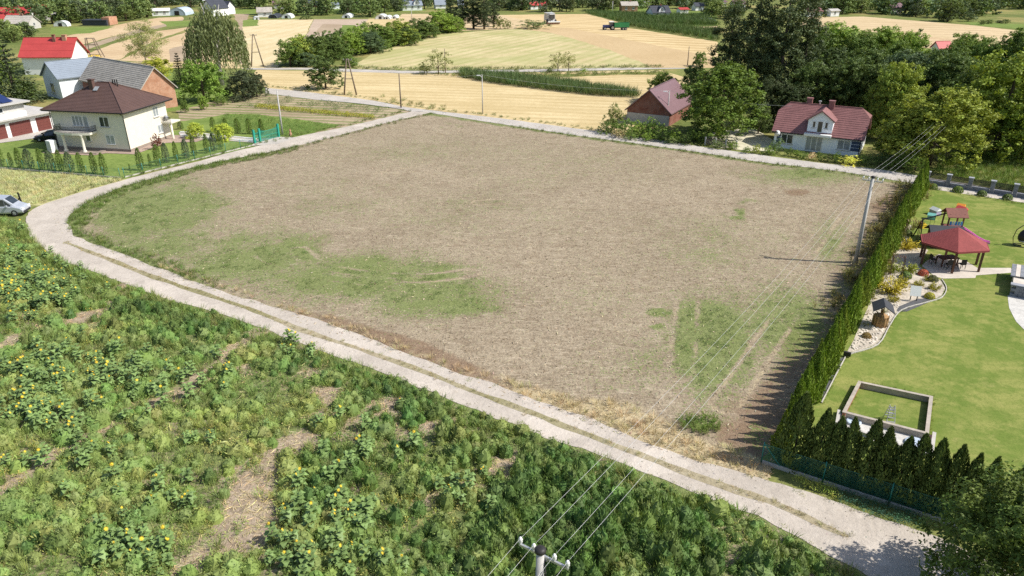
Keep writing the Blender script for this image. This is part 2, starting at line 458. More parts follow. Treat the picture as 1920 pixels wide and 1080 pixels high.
BACK_UP = [(498, 165), (560, 171), (640, 181), (700, 189), (750, 199), (783, 204), (850, 212), (960, 225), (1100, 244), (1220, 261), (1320, 276), (1420, 290), (1540, 306), (1640, 317), (1710, 328), (1800, 343), (1960, 370)]
BACK_LOW = [(498, 175), (590, 187), (660, 193), (740, 203), (772, 209), (806, 212), (960, 236), (1100, 257), (1220, 273), (1330, 289), (1425, 304), (1560, 320), (1690, 341), (1800, 360), (1960, 388)]
field_px = [(118, 440), (225, 490), (400, 555), (580, 612), (850, 712), (1030, 775), (1240, 852), (1440, 905), (1478, 800), (1545, 700), (1620, 560), (1690, 420), (1728, 345), (1690, 334), (1425, 295), (1220, 265), (960, 229), (800, 208), (640, 245), (440, 290), (298, 324), (197, 357), (120, 390), (95, 415)]
field_w = pxpoly(field_px)
ru_w = catmull(pxpoly(ROAD_UP), 4); li_w = catmull(pxpoly(LOOP_IN), 4); rl_w = catmull(pxpoly(ROAD_LOW), 4)
bl_w = catmull(pxpoly(BACK_LOW), 3)
ARCS_W = [catmull(pxpoly(a), 5) for a in ([(486, 455), (500, 480), (560, 505), (640, 522), (730, 530)], [(560, 470), (600, 500), (680, 515), (790, 522), (880, 512)], [(1275, 700), (1283, 640), (1290, 560), (1310, 500)], [(1360, 760), (1440, 640), (1520, 520), (1605, 390)], [(700, 330), (900, 300), (1080, 310), (1130, 340), (1050, 370), (900, 380)], [(560, 420), (760, 440), (980, 480), (1150, 540)])]
def field_mask(x, y):
    """R = green growth, G = brown litter, B = dry straw grass"""
    px, py = PX(x, y)
    n1 = fbm(x, y, 7, 11); n2 = fbm(x, y, 2.2, 23); n3 = fbm(x, y, 18, 5)
    dl = seg_dist(x, y, li_w); du = seg_dist(x, y, ru_w); db = seg_dist(x, y, bl_w)
    g = blobs(px, py, [(300, 400, 130, 70, .85), (480, 480, 130, 50, .95), (650, 520, 210, 45, .9), (820, 560, 150, 45, .72), (330, 460, 130, 45, .75), (1330, 640, 75, 95, .95), (1480, 590, 80, 80, .75), (1560, 470, 40, 60, .35),
                       (1310, 470, 140, 70, .3), (850, 400, 300, 60, .2), (1500, 330, 120, 20, .6), (1050, 320, 250, 50, .2), (620, 380, 200, 70, .25), (1100, 560, 150, 60, .2), (760, 280, 150, 40, .25), (1200, 680, 120, 60, .3), (230, 400, 60, 50, .9)])
    g = g * (.3 + 1.4 * n1) * (.4 + 1.2 * n2) + .3 * n3
    w = blobs(px, py, [(1385, 402, 34, 11, 1.2), (1405, 378, 28, 9, .9), (1235, 588, 32, 10, 1.2), (1235, 612, 22, 8, 1), (1310, 796, 26, 13, 1.3), (1285, 490, 40, 12, .7), (1235, 520, 30, 12, .4), (1470, 445, 25, 8, .5),
                       (575, 358, 14, 5, .6), (840, 236, 40, 6, .9), (1075, 322, 30, 9, .8), (880, 345, 30, 6, .6), (1420, 340, 20, 6, .6), (1310, 430, 30, 7, .5)])
    g = np.maximum(g, w * smooth(.38, .62, n2 * .6 + n1 * .4))
    left = smooth(620, 250, px)
    verge = smooth(3.2, .8, dl + (n2 - .5) * 2.5) * (.35 + .65 * left) + smooth(2.2, .4, db + (n2 - .5) * 1.8) * .75
    verge = np.maximum(verge, smooth(1.6, .2, du + (n2 - .5) * 2) * smooth(520, 250, px))
    g = np.clip(np.maximum(g, verge), 0, 1)
    br = smooth(2.4, .5, du + (n1 - .5) * 3) * smooth(430, 680, px) * (1 - .55 * smooth(1000, 1250, px)) * (.5 + n2 * .8)
    br = np.maximum(br, blobs(px, py, [(1494, 361, 20, 5.5, 2.2), (1180, 800, 160, 25, .4), (1380, 760, 50, 50, .55), (1500, 370, 40, 10, .3), (300, 350, 80, 20, .25), (900, 720, 220, 50, .25)]) * (.4 + n2))
    dry = smooth(2.6, .3, du + (n2 - .5) * 2.2) * (.35 + .65 * smooth(900, 1100, px)) + smooth(4, 1.0, du + (n1 - .5) * 4) * smooth(1010, 1140, px) * .6
    dry = dry * smooth(150, 330, px)
    # curved wheel tracks of the last tillage
    tk = np.full(np.shape(x), 9.0)
    for arc in ARCS_W:
        for off in (-.9, .9): tk = np.minimum(tk, np.abs(seg_dist(x, y, arc) - abs(off)))
    tk = smooth(.36, .1, tk) * smooth(.42, .66, n1 * .5 + n2 * .5)
    g = g * (1 - .6 * tk); dry = np.maximum(dry, tk * .44)
    # strip of rough dry grass and bare earth along the conifers
    hl = seg_dist(x, y, pxpoly([(1440, 850), (1520, 715), (1600, 570), (1690, 400), (1728, 345)]))
    hs = smooth(4.2, 2.2, hl + (n2 - .5) * 2)
    br = np.maximum(br, hs * .7 * n1 * 1.6)
    g = np.maximum(g, hs * smooth(.5, .7, n2) * .5)
    return np.stack([np.clip(g, 0, 1), np.clip(br, 0, 1), np.clip(dry, 0, 1)], 1)

def near_ground_mat(name, soil, soil2, rowang, rowstr, gstr=.85):
    m, nt, b = nodes(name)
    v = world_pos(nt)
    at = nt.nodes.new('ShaderNodeAttribute'); at.attribute_name = 'tint'
    sp = nt.nodes.new('ShaderNodeSeparateColor'); nt.links.new(at.outputs['Color'], sp.inputs[0])
    r_, g_, b_ = sp.outputs[0], sp.outputs[1], sp.outputs[2]
    fine = noise_n(nt, v, 4.5, 3, .75); mid = noise_n(nt, v, .9, 3, .7); big_ = noise_n(nt, v, .1, 3, .6)
    mv = mapping(nt, v, -rowang, (.55, 1.9, 1))
    sn_ = nt.nodes.new('ShaderNodeTexNoise'); sn_.inputs['Scale'].default_value = 1.5; sn_.inputs['Detail'].default_value = 3; sn_.inputs['Roughness'].default_value = .75; sn_.inputs['Distortion'].default_value = 1.6; nt.links.new(mv, sn_.inputs['Vector']); streak = sn_.outputs['Fac']
    f = mathn(nt, 'ADD', mathn(nt, 'ADD', mathn(nt, 'MULTIPLY', fine, .42), mathn(nt, 'MULTIPLY', mid, .2)), mathn(nt, 'ADD', mathn(nt, 'MULTIPLY', big_, .14), mathn(nt, 'MULTIPLY', streak, .24)))
    col = mixc(nt, ramp(nt, f, .36, .64), soil, soil2)
    pale = mixc(nt, mathn(nt, 'MULTIPLY', ramp(nt, streak, .5, .68), .55), col, (.5, .42, .31))
    dark = mixc(nt, mathn(nt, 'MULTIPLY', ramp(nt, noise_n(nt, v, .38, 4, .75), .5, .68), .45), pale, (.24, .18, .12))
    dark = mixc(nt, mathn(nt, 'MULTIPLY', ramp(nt, noise_n(nt, v, 2.2, 2, .7), .55, .68), .5), dark, (.13, .1, .065))
    br = mixc(nt, mathn(nt, 'MULTIPLY', ramp(nt, mathn(nt, 'ADD', g_, mathn(nt, 'MULTIPLY', mathn(nt, 'SUBTRACT', mid, .5), .9)), .25, .8), .62), dark, (.2, .12, .075))
    sc = mixc(nt, ramp(nt, fine, .35, .65), (.38, .3, .17), (.6, .5, .32))
    dr = mixc(nt, mathn(nt, 'MULTIPLY', ramp(nt, mathn(nt, 'ADD', b_, mathn(nt, 'MULTIPLY', mathn(nt, 'SUBTRACT', mid, .5), 1.1)), .25, .75), .9), br, sc)
    gc = mixc(nt, ramp(nt, noise_n(nt, v, 3.4, 5, .7), .3, .7), (.115, .17, .04), (.21, .265, .08))
    gm = ramp(nt, mathn(nt, 'ADD', r_, mathn(nt, 'ADD', mathn(nt, 'MULTIPLY', mathn(nt, 'SUBTRACT', fine, .5), 2.2), mathn(nt, 'MULTIPLY', mathn(nt, 'SUBTRACT', mid, .5), .8))), .36, .7)
    co = mixc(nt, mathn(nt, 'MULTIPLY', gm, gstr), dr, gc)
    nt.links.new(co, b.inputs['Base Color']); b.inputs['Roughness'].default_value = .95; b.inputs['Specular IOR Level'].default_value = .05
    h = mathn(nt, 'ADD', mathn(nt, 'ADD', mathn(nt, 'MULTIPLY', fine, .6), mathn(nt, 'MULTIPLY', mid, .5)), mathn(nt, 'MULTIPLY', streak, .5 * rowstr))
    bump(nt, b, h, .8, .22)
    return m
M['main_field'] = near_ground_mat('main_field', (.222, .172, .116), (.445, .368, .262), R(-40), 1.0, .78)
M['weed_soil'] = near_ground_mat('weed_soil', (.27, .205, .145), (.46, .37, .28), R(38), .8)
def field_relief(x, y):
    px, py = PX(x, y)
    # wheel ruts beside the power line
    a = np.zeros_like(x)
    p0 = np.array(G(1330, 790)); p1 = np.array(G(1600, 370)); d = (p1 - p0) / np.linalg.norm(p1 - p0); n = np.array([-d[1], d[0]])
    s = (x - p0[0]) * n[0] + (y - p0[1]) * n[1]; t = (x - p0[0]) * d[0] + (y - p0[1]) * d[1]
    for off in (1.2, 3.0, 6.2, 8.0):
        a -= .07 * np.exp(-((s - off - .6 * np.sin(t * .11 + off)) / .28) ** 2) * (.6 + .4 * np.sin(t * 14)) * smooth(-5, 6, t)
    p0 = np.array(G(500, 320)); 
    for (cx, cy), rr in (((470, 470), 1.0), ((1010, 540), 1.0)):
        pass
    c = fbm(x, y, .8, 41, 3)
    return (c - .5) * .03 + .018 + a * .25
o = grid_region('field', field_w, .2, M['main_field'], field_mask, .0, field_relief)

# weed patch in front of the gravel road
weed_px = [(-40, 1130), (-60, 400), (20, 412), (52, 420), (75, 450), (140, 487), (300, 540), (480, 590), (680, 660), (900, 745), (1140, 835), (1320, 900), (1400, 930), (1560, 1000), (1760, 1110)]
weed_w = pxpoly(weed_px)
STRIPS = [([(-20, 662), (63, 630), (150, 598), (205, 577), (225, 540)], 1.1), ([(-20, 945), (89, 864), (178, 819), (267, 775), (370, 722), (455, 692)], .8), ([(340, 1090), (400, 1010), (450, 935), (510, 860), (565, 808), (620, 770)], .6),
          ([(425, 1040), (470, 1000), (500, 920)], .5), ([(380, 700), (440, 660), (490, 620)], .7), ([(960, 870), (900, 900), (830, 930)], .6), ([(690, 780), (740, 760), (790, 800)], .7), ([(600, 700), (640, 780), (560, 840)], .6)]
STRIPS_W = [(pxpoly(p), w) for p, w in STRIPS]
def bare(x, y):
    n = fbm(x, y, 1.6, 61, 4); v = np.zeros(np.shape(x))
    for p, w in STRIPS_W:
        v = np.maximum(v, smooth(w * .6 + .7, w * .6 - .5, seg_dist(x, y, p) + (n - .5) * 3.2))
    px, py = PX(x, y)
    v = np.maximum(v, blobs(px, py, [(450, 900, 40, 40, .6), (420, 1020, 40, 40, .7), (610, 860, 30, 40, .4), (120, 600, 80, 20, .8), (560, 700, 80, 40, .45), (700, 790, 90, 40, .6), (270, 990, 40, 20, .5), (840, 800, 40, 30, .5)]) * smooth(.4, .6, fbm(x, y, 1.1, 77)))
    return v
def weed_mask(x, y):
    n = fbm(x, y, 3.0, 91); bb = bare(x, y)
    g = np.clip(.8 + (n - .5) * .8 - bb * .7, 0, 1)
    return np.stack([g, .12 + .2 * fbm(x, y, 4, 15), np.clip(bb * .3, 0, 1)], 1)
grid_region('weedy_ground', weed_w, .3, M['weed_soil'], weed_mask, .025, lambda x, y: (fbm(x, y, 1.3, 33) - .5) * .024)

# ------------------------------------------------ roads
def road_mat(name, c1, c2, dirt, crack=.5, pebble=.6):
    m, nt, b = nodes(name)
    v = world_pos(nt)
    n1 = noise_n(nt, v, .35, 3, .7); n2 = noise_n(nt, v, 4.0, 3, .8); n3 = noise_n(nt, v, 1.1, 4, .7)
    f = mathn(nt, 'ADD', mathn(nt, 'MULTIPLY', n1, .5), mathn(nt, 'ADD', mathn(nt, 'MULTIPLY', n2, .28), mathn(nt, 'MULTIPLY', n3, .22)))
    col = mixc(nt, ramp(nt, f, .34, .66), c1, c2)
    # worn slabs and patches with hard rims
    vo = nt.nodes.new('ShaderNodeTexVoronoi'); vo.feature = 'F1'; vo.inputs['Scale'].default_value = .42
    ds = nt.nodes.new('ShaderNodeVectorMath'); ds.operation = 'MULTIPLY_ADD'
    nn = nt.nodes.new('ShaderNodeTexNoise'); nn.inputs['Scale'].default_value = 1.3; nn.inputs['Detail'].default_value = 4; nt.links.new(v, nn.inputs['Vector'])
    nt.links.new(nn.outputs['Color'], ds.inputs[0]); ds.inputs[1].default_value = (1.6, 1.6, 0); nt.links.new(v, ds.inputs[2])
    nt.links.new(ds.outputs[0], vo.inputs['Vector'])
    cs = nt.nodes.new('ShaderNodeSeparateColor'); nt.links.new(vo.outputs['Color'], cs.inputs[0])
    col = mixc(nt, mathn(nt, 'MULTIPLY', ramp(nt, cs.outputs[0], .72, .86), crack * .5), col, tuple(min(1, x * 1.35) for x in c2))
    col = mixc(nt, mathn(nt, 'MULTIPLY', ramp(nt, n3, .56, .72), crack * .8), col, dirt)
    col = mixc(nt, mathn(nt, 'MULTIPLY', ramp(nt, noise_n(nt, v, 9, 2, .85), .58, .7), pebble * .5), col, tuple(x * .45 for x in c1))
    nt.links.new(col, b.inputs['Base Color']); b.inputs['Roughness'].default_value = .9; b.inputs['Specular IOR Level'].default_value = .12
    bump(nt, b, mathn(nt, 'ADD', n2, n3), .55, .08)
    return m
M['gravel_road'] = road_mat('gravel_road', (.42, .37, .315), (.57, .51, .44), (.4, .33, .25))
M['asphalt_road'] = road_mat('asphalt_road', (.42, .385, .345), (.52, .48, .43), (.38, .33, .27), .35, .3)
def road_poly(a, b, k=5):
    return catmull(pxpoly(a), k) + list(reversed(catmull(pxpoly(b), k)))
def merge_poly(pts):
    out = []
    for p in pts:
        if not out or math.hypot(p[0] - out[-1][0], p[1] - out[-1][1]) > .05: out.append(p)
    return out
sheet('back_road', merge_poly(road_poly(BACK_UP, BACK_LOW)), .04, M['asphalt_road'], .18, .8)
sheet('loop_road', merge_poly([G(75, 462)] + catmull(pxpoly(LOOP_OUT), 5) + [G(806, 212)] + list(reversed(catmull(pxpoly(LOOP_IN), 5))) + [G(140, 443), G(150, 470), G(110, 482)]), .044, M['gravel_road'], .22, .6)
sheet('gravel_road', merge_poly([G(128, 421)] + catmull(pxpoly(ROAD_UP), 5)[1:] + list(reversed(catmull(pxpoly(ROAD_LOW), 5)))), .048, M['gravel_road'], .3, .5)
LOOP_POLY = merge_poly(catmull(pxpoly(LOOP_OUT), 5) + list(reversed(catmull(pxpoly(LOOP_IN), 5))))
GRAV_POLY = merge_poly(catmull(pxpoly(ROAD_UP), 5) + list(reversed(catmull(pxpoly(ROAD_LOW), 5))))
BACK_POLY = merge_poly(road_poly(BACK_UP, BACK_LOW))
def on_road(x, y): return in_poly(x, y, LOOP_POLY) | in_poly(x, y, GRAV_POLY) | in_poly(x, y, BACK_POLY)
STRIP_C = [(122, 455), (151, 466), (283, 518), (400, 557), (480, 585), (567, 620), (678, 657), (789, 696), (900, 740), (968, 765), (1107, 818), (1226, 864), (1344, 908), (1420, 934), (1483, 958), (1550, 990), (1592, 1006)]
cw = catmull(pxpoly(STRIP_C), 5)
def ribbon(pts, w, wob=0.0, seed=3):
    L = []; Rr = []
    for i, p in enumerate(pts):
        a = pts[max(i - 1, 0)]; b_ = pts[min(i + 1, len(pts) - 1)]
        d = math.hypot(b_[0] - a[0], b_[1] - a[1]) or 1; nx, ny = -(b_[1] - a[1]) / d, (b_[0] - a[0]) / d
        ww = w * (1 + wob * (float(fbm(p[0], p[1], 2.0, seed)) - .5) * 2) * min(1, .3 + i * .08, .3 + (len(pts) - 1 - i) * .08)
        L.append((p[0] + nx * ww / 2, p[1] + ny * ww / 2)); Rr.append((p[0] - nx * ww / 2, p[1] - ny * ww / 2))
    return L + Rr[::-1]
M['strip_grass'] = field_mat('strip_grass', (.33, .28, .18), (.43, .375, .26), fine=5, big=.5, green=((.22, .21, .09), .45, .7))
sheet('grass_strip', ribbon(resample(cw, .6), .5, .7), .053, M['strip_grass'], .1, .4)
trk = [(455, 128), (480, 129), (580, 129), (660, 132), (730, 134), (780, 135), (960, 133), (1135, 129.5), (1200, 128.5), (1285, 128)]
sheet('dirt_track', ribbon(resample(catmull(pxpoly(trk), 4), 4), 4.2, .3), .012, M['asphalt_road'], .3, 3)
# ================================================================ TREES AND SHRUBS
def norm(a): return a / np.maximum(np.linalg.norm(a, axis=1, keepdims=True), 1e-9)
def kites(c, ax, nrm, L, W):
    """leaf-sized four-cornered faces; returns verts, face sizes, indices"""
    s = norm(np.cross(ax, nrm)) * (W / 2)[:, None]
    a = ax * (L / 2)[:, None]
    V = np.stack([c - a, c + s - a * .1, c + a, c - s - a * .1], 1).reshape(-1, 3)
    return V, np.full(len(c), 4), np.arange(len(c) * 4)
def leaf_mesh(name, c, ax, nrm, L, W, tint):
    V, n, i = kites(c, ax, nrm, L, W)
    return mesh_np(name, V, n, i, np.repeat(tint, 4, 0))
def sph(rng, n):
    return norm(rng.normal(size=(n, 3)))
def crown_mesh(name, lobes, n, leaf, seed, clump=16, tight=.24, droop=0.0, hue=.12, flat=.12, elong=1.5):
    rng = np.random.default_rng(seed)
    lobes = np.array(lobes, float)
    w = lobes[:, 3] * lobes[:, 4] ** .5 * lobes[:, 5] ** .5; w = w ** 1.5; w /= w.sum()
    C = []; N = []; T = []
    for (cx, cy, cz, rx, ry, rz), ww in zip(lobes, w):
        k = max(5, int(clump * (.6 + .8 * rng.random())))
        d = sph(rng, k * 2); d = d[(d[:, 2] > -.55) | (rng.random(len(d)) < .3)][:k]
        cc = np.array([cx, cy, cz]) + d * np.array([rx, ry, rz]) * (.62 + .42 * rng.random((len(d), 1)))
        m = max(4, int(n * ww / len(d)))
        for ci, di in zip(cc, d):
            mm = max(3, int(m * (.5 + rng.random())))
            r = (rx + ry + rz) / 3 * tight * (.7 + .7 * rng.random())
            off = sph(rng, mm) * (rng.random((mm, 1)) ** .45) * r * np.array([1.1, 1.1, .95])
            C.append(ci + off)
            N.append(norm(di * .5 + off / r * .6 + rng.normal(size=(mm, 3)) * .55 + np.array([0, 0, flat])))
            b = .78 + .44 * rng.random(); h = (rng.random() - .5) * hue
            t = np.array([1 + h, 1, 1 - h * .5]) * b
            T.append(t[None] * (.82 + .36 * rng.random((mm, 1))))
    C = np.concatenate(C); N = np.concatenate(N); T = np.concatenate(T)
    ax = norm(np.cross(N, rng.normal(size=N.shape)))
    if droop: ax = norm(ax * (1 - droop) + np.array([0, 0, -1.0]) * droop); N = norm(np.cross(ax, np.cross(N, ax)))
    L = leaf * (.65 + .7 * rng.random(len(C)))
    return leaf_mesh(name, C, ax, N, L, L / elong, T)
def trunk_mesh(name, h, r, limbs, n=7):
    mb = MB(); rg = random.Random(int(h * 100 + r * 977))
    mb.tube([(0, 0, -.15), (rg.uniform(-.1, .1) * r, 0, h * .35), (rg.uniform(-.5, .5) * r, rg.uniform(-.5, .5) * r, h * .75), (0, 0, h)], [r * 1.25, r * .9, r * .6, r * .25], n)
    for (x, y, z, z0) in limbs:
        mb.tube([(0, 0, z0), (x * .45, y * .45, z0 + (z - z0) * .55), (x, y, z)], [r * .45, r * .3, r * .1], 5)
    return mb.mesh(name, True)
def make_tmpl(name, h, lobes, n, leaf, seed, trunk_r, bark='bark', mat='leaf', **kw):
    cm = crown_mesh(name + '_crown', lobes, n, leaf, seed, **kw); cm.materials.append(M[mat])
    limbs = [(l[0], l[1], l[2], h * (.18 + .05 * (i % 5))) for i, l in enumerate(lobes[:7])]
    tm = trunk_mesh(name + '_trunk', h * .82, trunk_r, limbs); tm.materials.append(M[bark])
    return dict(h=h, crown=cm, trunk=tm)
def round_lobes(seed, h, r, base, k=9):
    rg = random.Random(seed); L = [(0, 0, base + (h - base) * .5, r * .62, r * .62, (h - base) * .42)]
    for i in range(k):
        a = i * 2.4 + rg.random() * .8; f = (i + .5) / k
        z = base + (h - base) * (.06 + .8 * f); rr = r * (.64 if f < .6 else .64 * (1.25 - f) / .65)
        s = r * rg.uniform(.38, .54)
        L.append((math.cos(a) * rr, math.sin(a) * rr, z, s, s, s * .85))
    return L
def column_lobes(seed, h, r, base, k=9):
    rg = random.Random(seed); L = []
    for i in range(k):
        f = i / (k - 1); z = base + (h - base) * (.1 + .82 * f); e = r * (.55 + .5 * math.sin(math.pi * min(1, f * .9 + .12)))
        a = i * 2.4; L.append((math.cos(a) * e * .35, math.sin(a) * e * .35, z, e * .62, e * .62, (h - base) / k * 1.25))
    return L
TM = {}
for i in range(3): TM['round%d' % i] = make_tmpl('round%d' % i, 10, round_lobes(i + 1, 10, 4.3, .5, 12), 11000, .33, 50 + i, .22, clump=22)
for i in range(3): TM['tall%d' % i] = make_tmpl('tall%d' % i, 16, round_lobes(i + 11, 16, 5.6, .4, 18), 23000, .34, 60 + i, .32, clump=34, tight=.21)
for i in range(3): TM['poplar%d' % i] = make_tmpl('poplar%d' % i, 22, column_lobes(i + 21, 22, 3.6, .6, 15), 17000, .29, 70 + i, .35, clump=30, tight=.27)
for i in range(3): TM['bush%d' % i] = make_tmpl('bush%d' % i, 3, round_lobes(i + 31, 3, 1.9, .05, 8), 2400, .17, 80 + i, .06)
for i in range(3): TM['far%d' % i] = make_tmpl('far%d' % i, 8, round_lobes(i + 41, 8, 3.5, .3, 8), 1900, .5, 90 + i, .2, clump=14, tight=.3)
for i in range(2): TM['farcol%d' % i] = make_tmpl('farcol%d' % i, 10, column_lobes(i + 47, 10, 2.4, .4, 7), 800, .65, 95 + i, .2, clump=10, tight=.35)
TM['sparse'] = make_tmpl('sparse', 6, round_lobes(55, 6, 3.2, 1.5, 7), 900, .3, 100, .12, clump=8, tight=.3)
TM['birch'] = make_tmpl('birch', 14, column_lobes(61, 14, 6.0, 1.6, 9) + [(2, 1, 4.5, 1.9, 1.9, 2), (-2.2, -.6, 5.2, 1.9, 1.9, 2)], 10000, .32, 101, .16, 'bark_pale', clump=14, tight=.34, droop=.45, elong=2.4)
# weeping willow: hanging strands
def willow():
    rng = np.random.default_rng(5); C = []; A = []; T = []
    for i in range(430):
        a = rng.random() * 6.283; rr = 4.8 * rng.random() ** .55; top = 14.4 - (rr / 4.8) ** 2 * 5.2 - rng.random() * 2.2
        ln = min(top - .9, 3.0 + 6 * rng.random()); m = int(ln / .3)
        z = top - np.arange(m) * .3; out = rr + .5 * np.sin(np.arange(m) / max(m, 1) * 1.6)
        C.append(np.stack([math.cos(a) * out + rng.normal(size=m) * .1, math.sin(a) * out + rng.normal(size=m) * .1, z], 1))
        A.append(norm(np.stack([rng.normal(size=m) * .3, rng.normal(size=m) * .3, -np.ones(m)], 1)))
        T.append(np.ones((m, 3)) * (.7 + .55 * rng.random()) * (.85 + .3 * rng.random((m, 1))))
    C = np.concatenate(C); A = np.concatenate(A); T = np.concatenate(T)
    cm = leaf_mesh('willow_crown', C, A, norm(rng.normal(size=C.shape)), np.full(len(C), .62), np.full(len(C), .2), T); cm.materials.append(M['leaf'])
    tm = trunk_mesh('willow_trunk', 11, .4, [(2.6, 0, 9, 4), (-2.4, 1, 9.5, 4), (0, -2.6, 9, 4.5), (1, 2.4, 10.5, 5), (-1.2, -.5, 14.6, 7), (1.6, -.6, 14.3, 7)]); tm.materials.append(M['bark_pale'])
    return dict(h=15, crown=cm, trunk=tm)
TM['willow'] = willow()
def spruce(name, h, r, n, seed, leaf=.42, tiers=13):
    rng = np.random.default_rng(seed); C = []; A = []; N = []; T = []
    for t in range(tiers):
        f = t / tiers; z = h * (.06 + .93 * f); rr = r * (1 - f) ** .85 + .1
        nb = max(5, int(13 * (1 - f) + 4))
        for b in range(nb):
            a = b / nb * 6.283 + t * 1.1 + rng.random() * .4; k = max(3, int(n * (1 - f * .8) / (tiers * nb) * 1.6))
            s = rng.random(k) ** .6
            p = np.stack([np.cos(a) * s * rr, np.sin(a) * s * rr, z - s * rr * .32 + .05 * h * s ** 2], 1) + rng.normal(size=(k, 3)) * .09 * rr
            C.append(p); A.append(norm(np.array([math.cos(a), math.sin(a), -.25]) + rng.normal(size=(k, 3)) * .45))
            N.append(norm(np.array([0, 0, 1.]) + rng.normal(size=(k, 3)) * .5)); T.append(np.ones((k, 3)) * (.7 + .5 * rng.random()) * (.8 + .4 * rng.random((k, 1))))
    C = np.concatenate(C)
    cm = leaf_mesh(name, C, np.concatenate(A), np.concatenate(N), np.full(len(C), leaf), np.full(len(C), leaf * .45), np.concatenate(T)); cm.materials.append(M['needle'])
    tm = trunk_mesh(name + '_trunk', h * .9, h * .018, []); tm.materials.append(M['bark'])
    return dict(h=h, crown=cm, trunk=tm)
TM['spruce'] = spruce('spruce_crown', 12, 3.6, 4200, 6)
TM['farspruce'] = spruce('far_spruce_crown', 9, 2.2, 700, 8, .6, 8)
def place(name, tm, loc, h, wid=1.0, color=(.07, .11, .03), label=None, cat='tree', group=None, rz=None, bark=None):
    t = TM[tm]; s = h / t['h']
    e = empty(name, (loc[0], loc[1], 0), rnd.random() * 6.28 if rz is None else rz, label, cat, group)
    e.scale = (s * wid, s * wid, s)
    c = link('crown', t['crown'], None, e); k = LEAF_GAIN * (1 + rnd.uniform(-.1, .1))
    c.color = (color[0] * k * 1.12, color[1] * k, color[2] * k * .85, 1)
    link('trunk', t['trunk'], None, e)
    return e
def place_px(name, tm, px, top, base, wpx, color, label, cat='tree', group=None):
    """stand it on the ground at (px, base) with the height and spread it shows"""
    x, y = G(px, base); u = dist(px, base)
    d = _F + (px - 960) / CAM_F * np.array([1., 0, 0]) - (top - 540) / CAM_F * _U
    h = CAM_H + d[2] * (y / d[1]); t = TM[tm]
    me = t['crown']
    if 'w' not in t:
        co = np.empty(len(me.vertices) * 3, np.float32); me.vertices.foreach_get('co', co); co = co.reshape(-1, 3)
        t['w'] = float(np.percentile(np.abs(co[:, :2]), 98) * 2); t['top'] = float(np.percentile(co[:, 2], 99.7))
    h = h * t['h'] / t['top']
    w = wpx * u / (t['w'] * h / t['h'])
    return place(name, tm, (x, y), h, w, color, label, cat, group)
DK = (.05, .082, .025); MID = (.07, .115, .03); BR = (.1, .16, .033); YG = (.17, .2, .035); OL = (.1, .125, .045); BLU = (.045, .075, .04)
LEAF_GAIN = 2.2
# ---- around the cream house
place_px('spruce_tree', 'spruce', 33, 84, 192, 92, (.04, .06, .032), 'broad dark spruce left of the red-roofed white house')
place_px('deciduous_tree', 'round0', 6, 82, 172, 60, BR, 'bright green leafy tree at left edge behind the dark spruce')
place_px('deciduous_tree', 'round1', 52, 150, 192, 50, DK, 'low dark leafy tree at the foot of the large spruce')
place_px('birch_tree', 'birch', 275, 36, 122, 78, (.12, .145, .06), 'loose pale green birch behind the brick barn')
place_px('willow_tree', 'willow', 416, 16, 160, 104, (.078, .104, .05), 'tall weeping willow with hanging grey-green strands')
place_px('spruce_tree', 'spruce', 340, 100, 156, 27, (.05, .065, .028), 'narrow spruce between birch and willow')
place_px('deciduous_tree', 'round2', 300, 106, 148, 56, YG, 'light green round tree right behind the brick barn')
place_px('walnut_tree', 'round0', 384, 113, 191, 84, (.085, .15, .03), 'bright green walnut tree in front of the weeping willow')
place_px('deciduous_tree', 'round1', 458, 132, 186, 60, (.036, .05, .03), 'dark orchard tree right of the bright walnut')
place_px('deciduous_tree', 'round2', 482, 136, 181, 40, (.04, .055, .03), 'small dark tree beside the start of the paved road')
place_px('golden_shrub', 'bush0', 187, 102, 124, 40, (.42, .34, .03), 'golden yellow shrub beside the steel frame mast', 'shrub')
place_px('golden_shrub', 'bush2', 167, 102, 120, 16, (.3, .3, .04), 'small yellow-green shrub left of the golden shrub', 'shrub')
place_px('young_tree', 'round0', 347, 186, 211, 15, MID, 'young thin tree on lawn beside the brick barn')
place_px('young_tree', 'round1', 383, 178, 206, 17, BR, 'young bushy tree on lawn in front of the walnut')
place_px('leafy_shrub', 'bush1', 415, 180, 197, 30, MID, 'low wide shrub under the walnut crown', 'shrub')
place_px('purple_shrub', 'bush2', 297, 250, 280, 20, (.075, .028, .022), 'dark purple upright shrub by the cream house corner', 'shrub')
# ---- single trees in the stubble
place_px('deciduous_tree', 'round2', 611, 104, 166, 62, (.052, .085, .028), 'single dark tree in stubble beside the A-shaped pole')
place_px('field_shrub', 'sparse', 822, 93, 139, 52, OL, 'loose olive shrub beside the field track', 'shrub')
place_px('field_shrub', 'bush0', 796, 117, 138, 30, OL, 'low olive shrub left of the loose track-side shrub', 'shrub')
place_px('field_shrub', 'sparse', 1066, 96, 134, 34, (.13, .15, .06), 'thin pale tree on the field track, right of a pair', 'shrub')
place_px('field_shrub', 'sparse', 1046, 97, 135, 36, (.13, .15, .06), 'thin pale tree on the field track, left of a pair', 'shrub')
place_px('field_shrub', 'bush1', 1031, 125, 137, 16, DK, 'small dark bush at the foot of the thin pale trees', 'shrub')
place_px('field_shrub', 'bush2', 968, 127, 137, 12, OL, 'tiny bush on the field track between two taller shrubs', 'shrub')
place_px('field_shrub', 'bush0', 1093, 127, 137, 18, BR, 'small bright bush right of the thin pale trees', 'shrub')
place_px('field_shrub', 'bush0', 1000, 37, 53, 64, (.075, .11, .045), 'rounded grey-green bush in front of the combine harvester', 'shrub')
place_px('field_shrub', 'bush1', 938, 30, 54, 26, OL, 'loose bush right of the dark poplars', 'shrub')
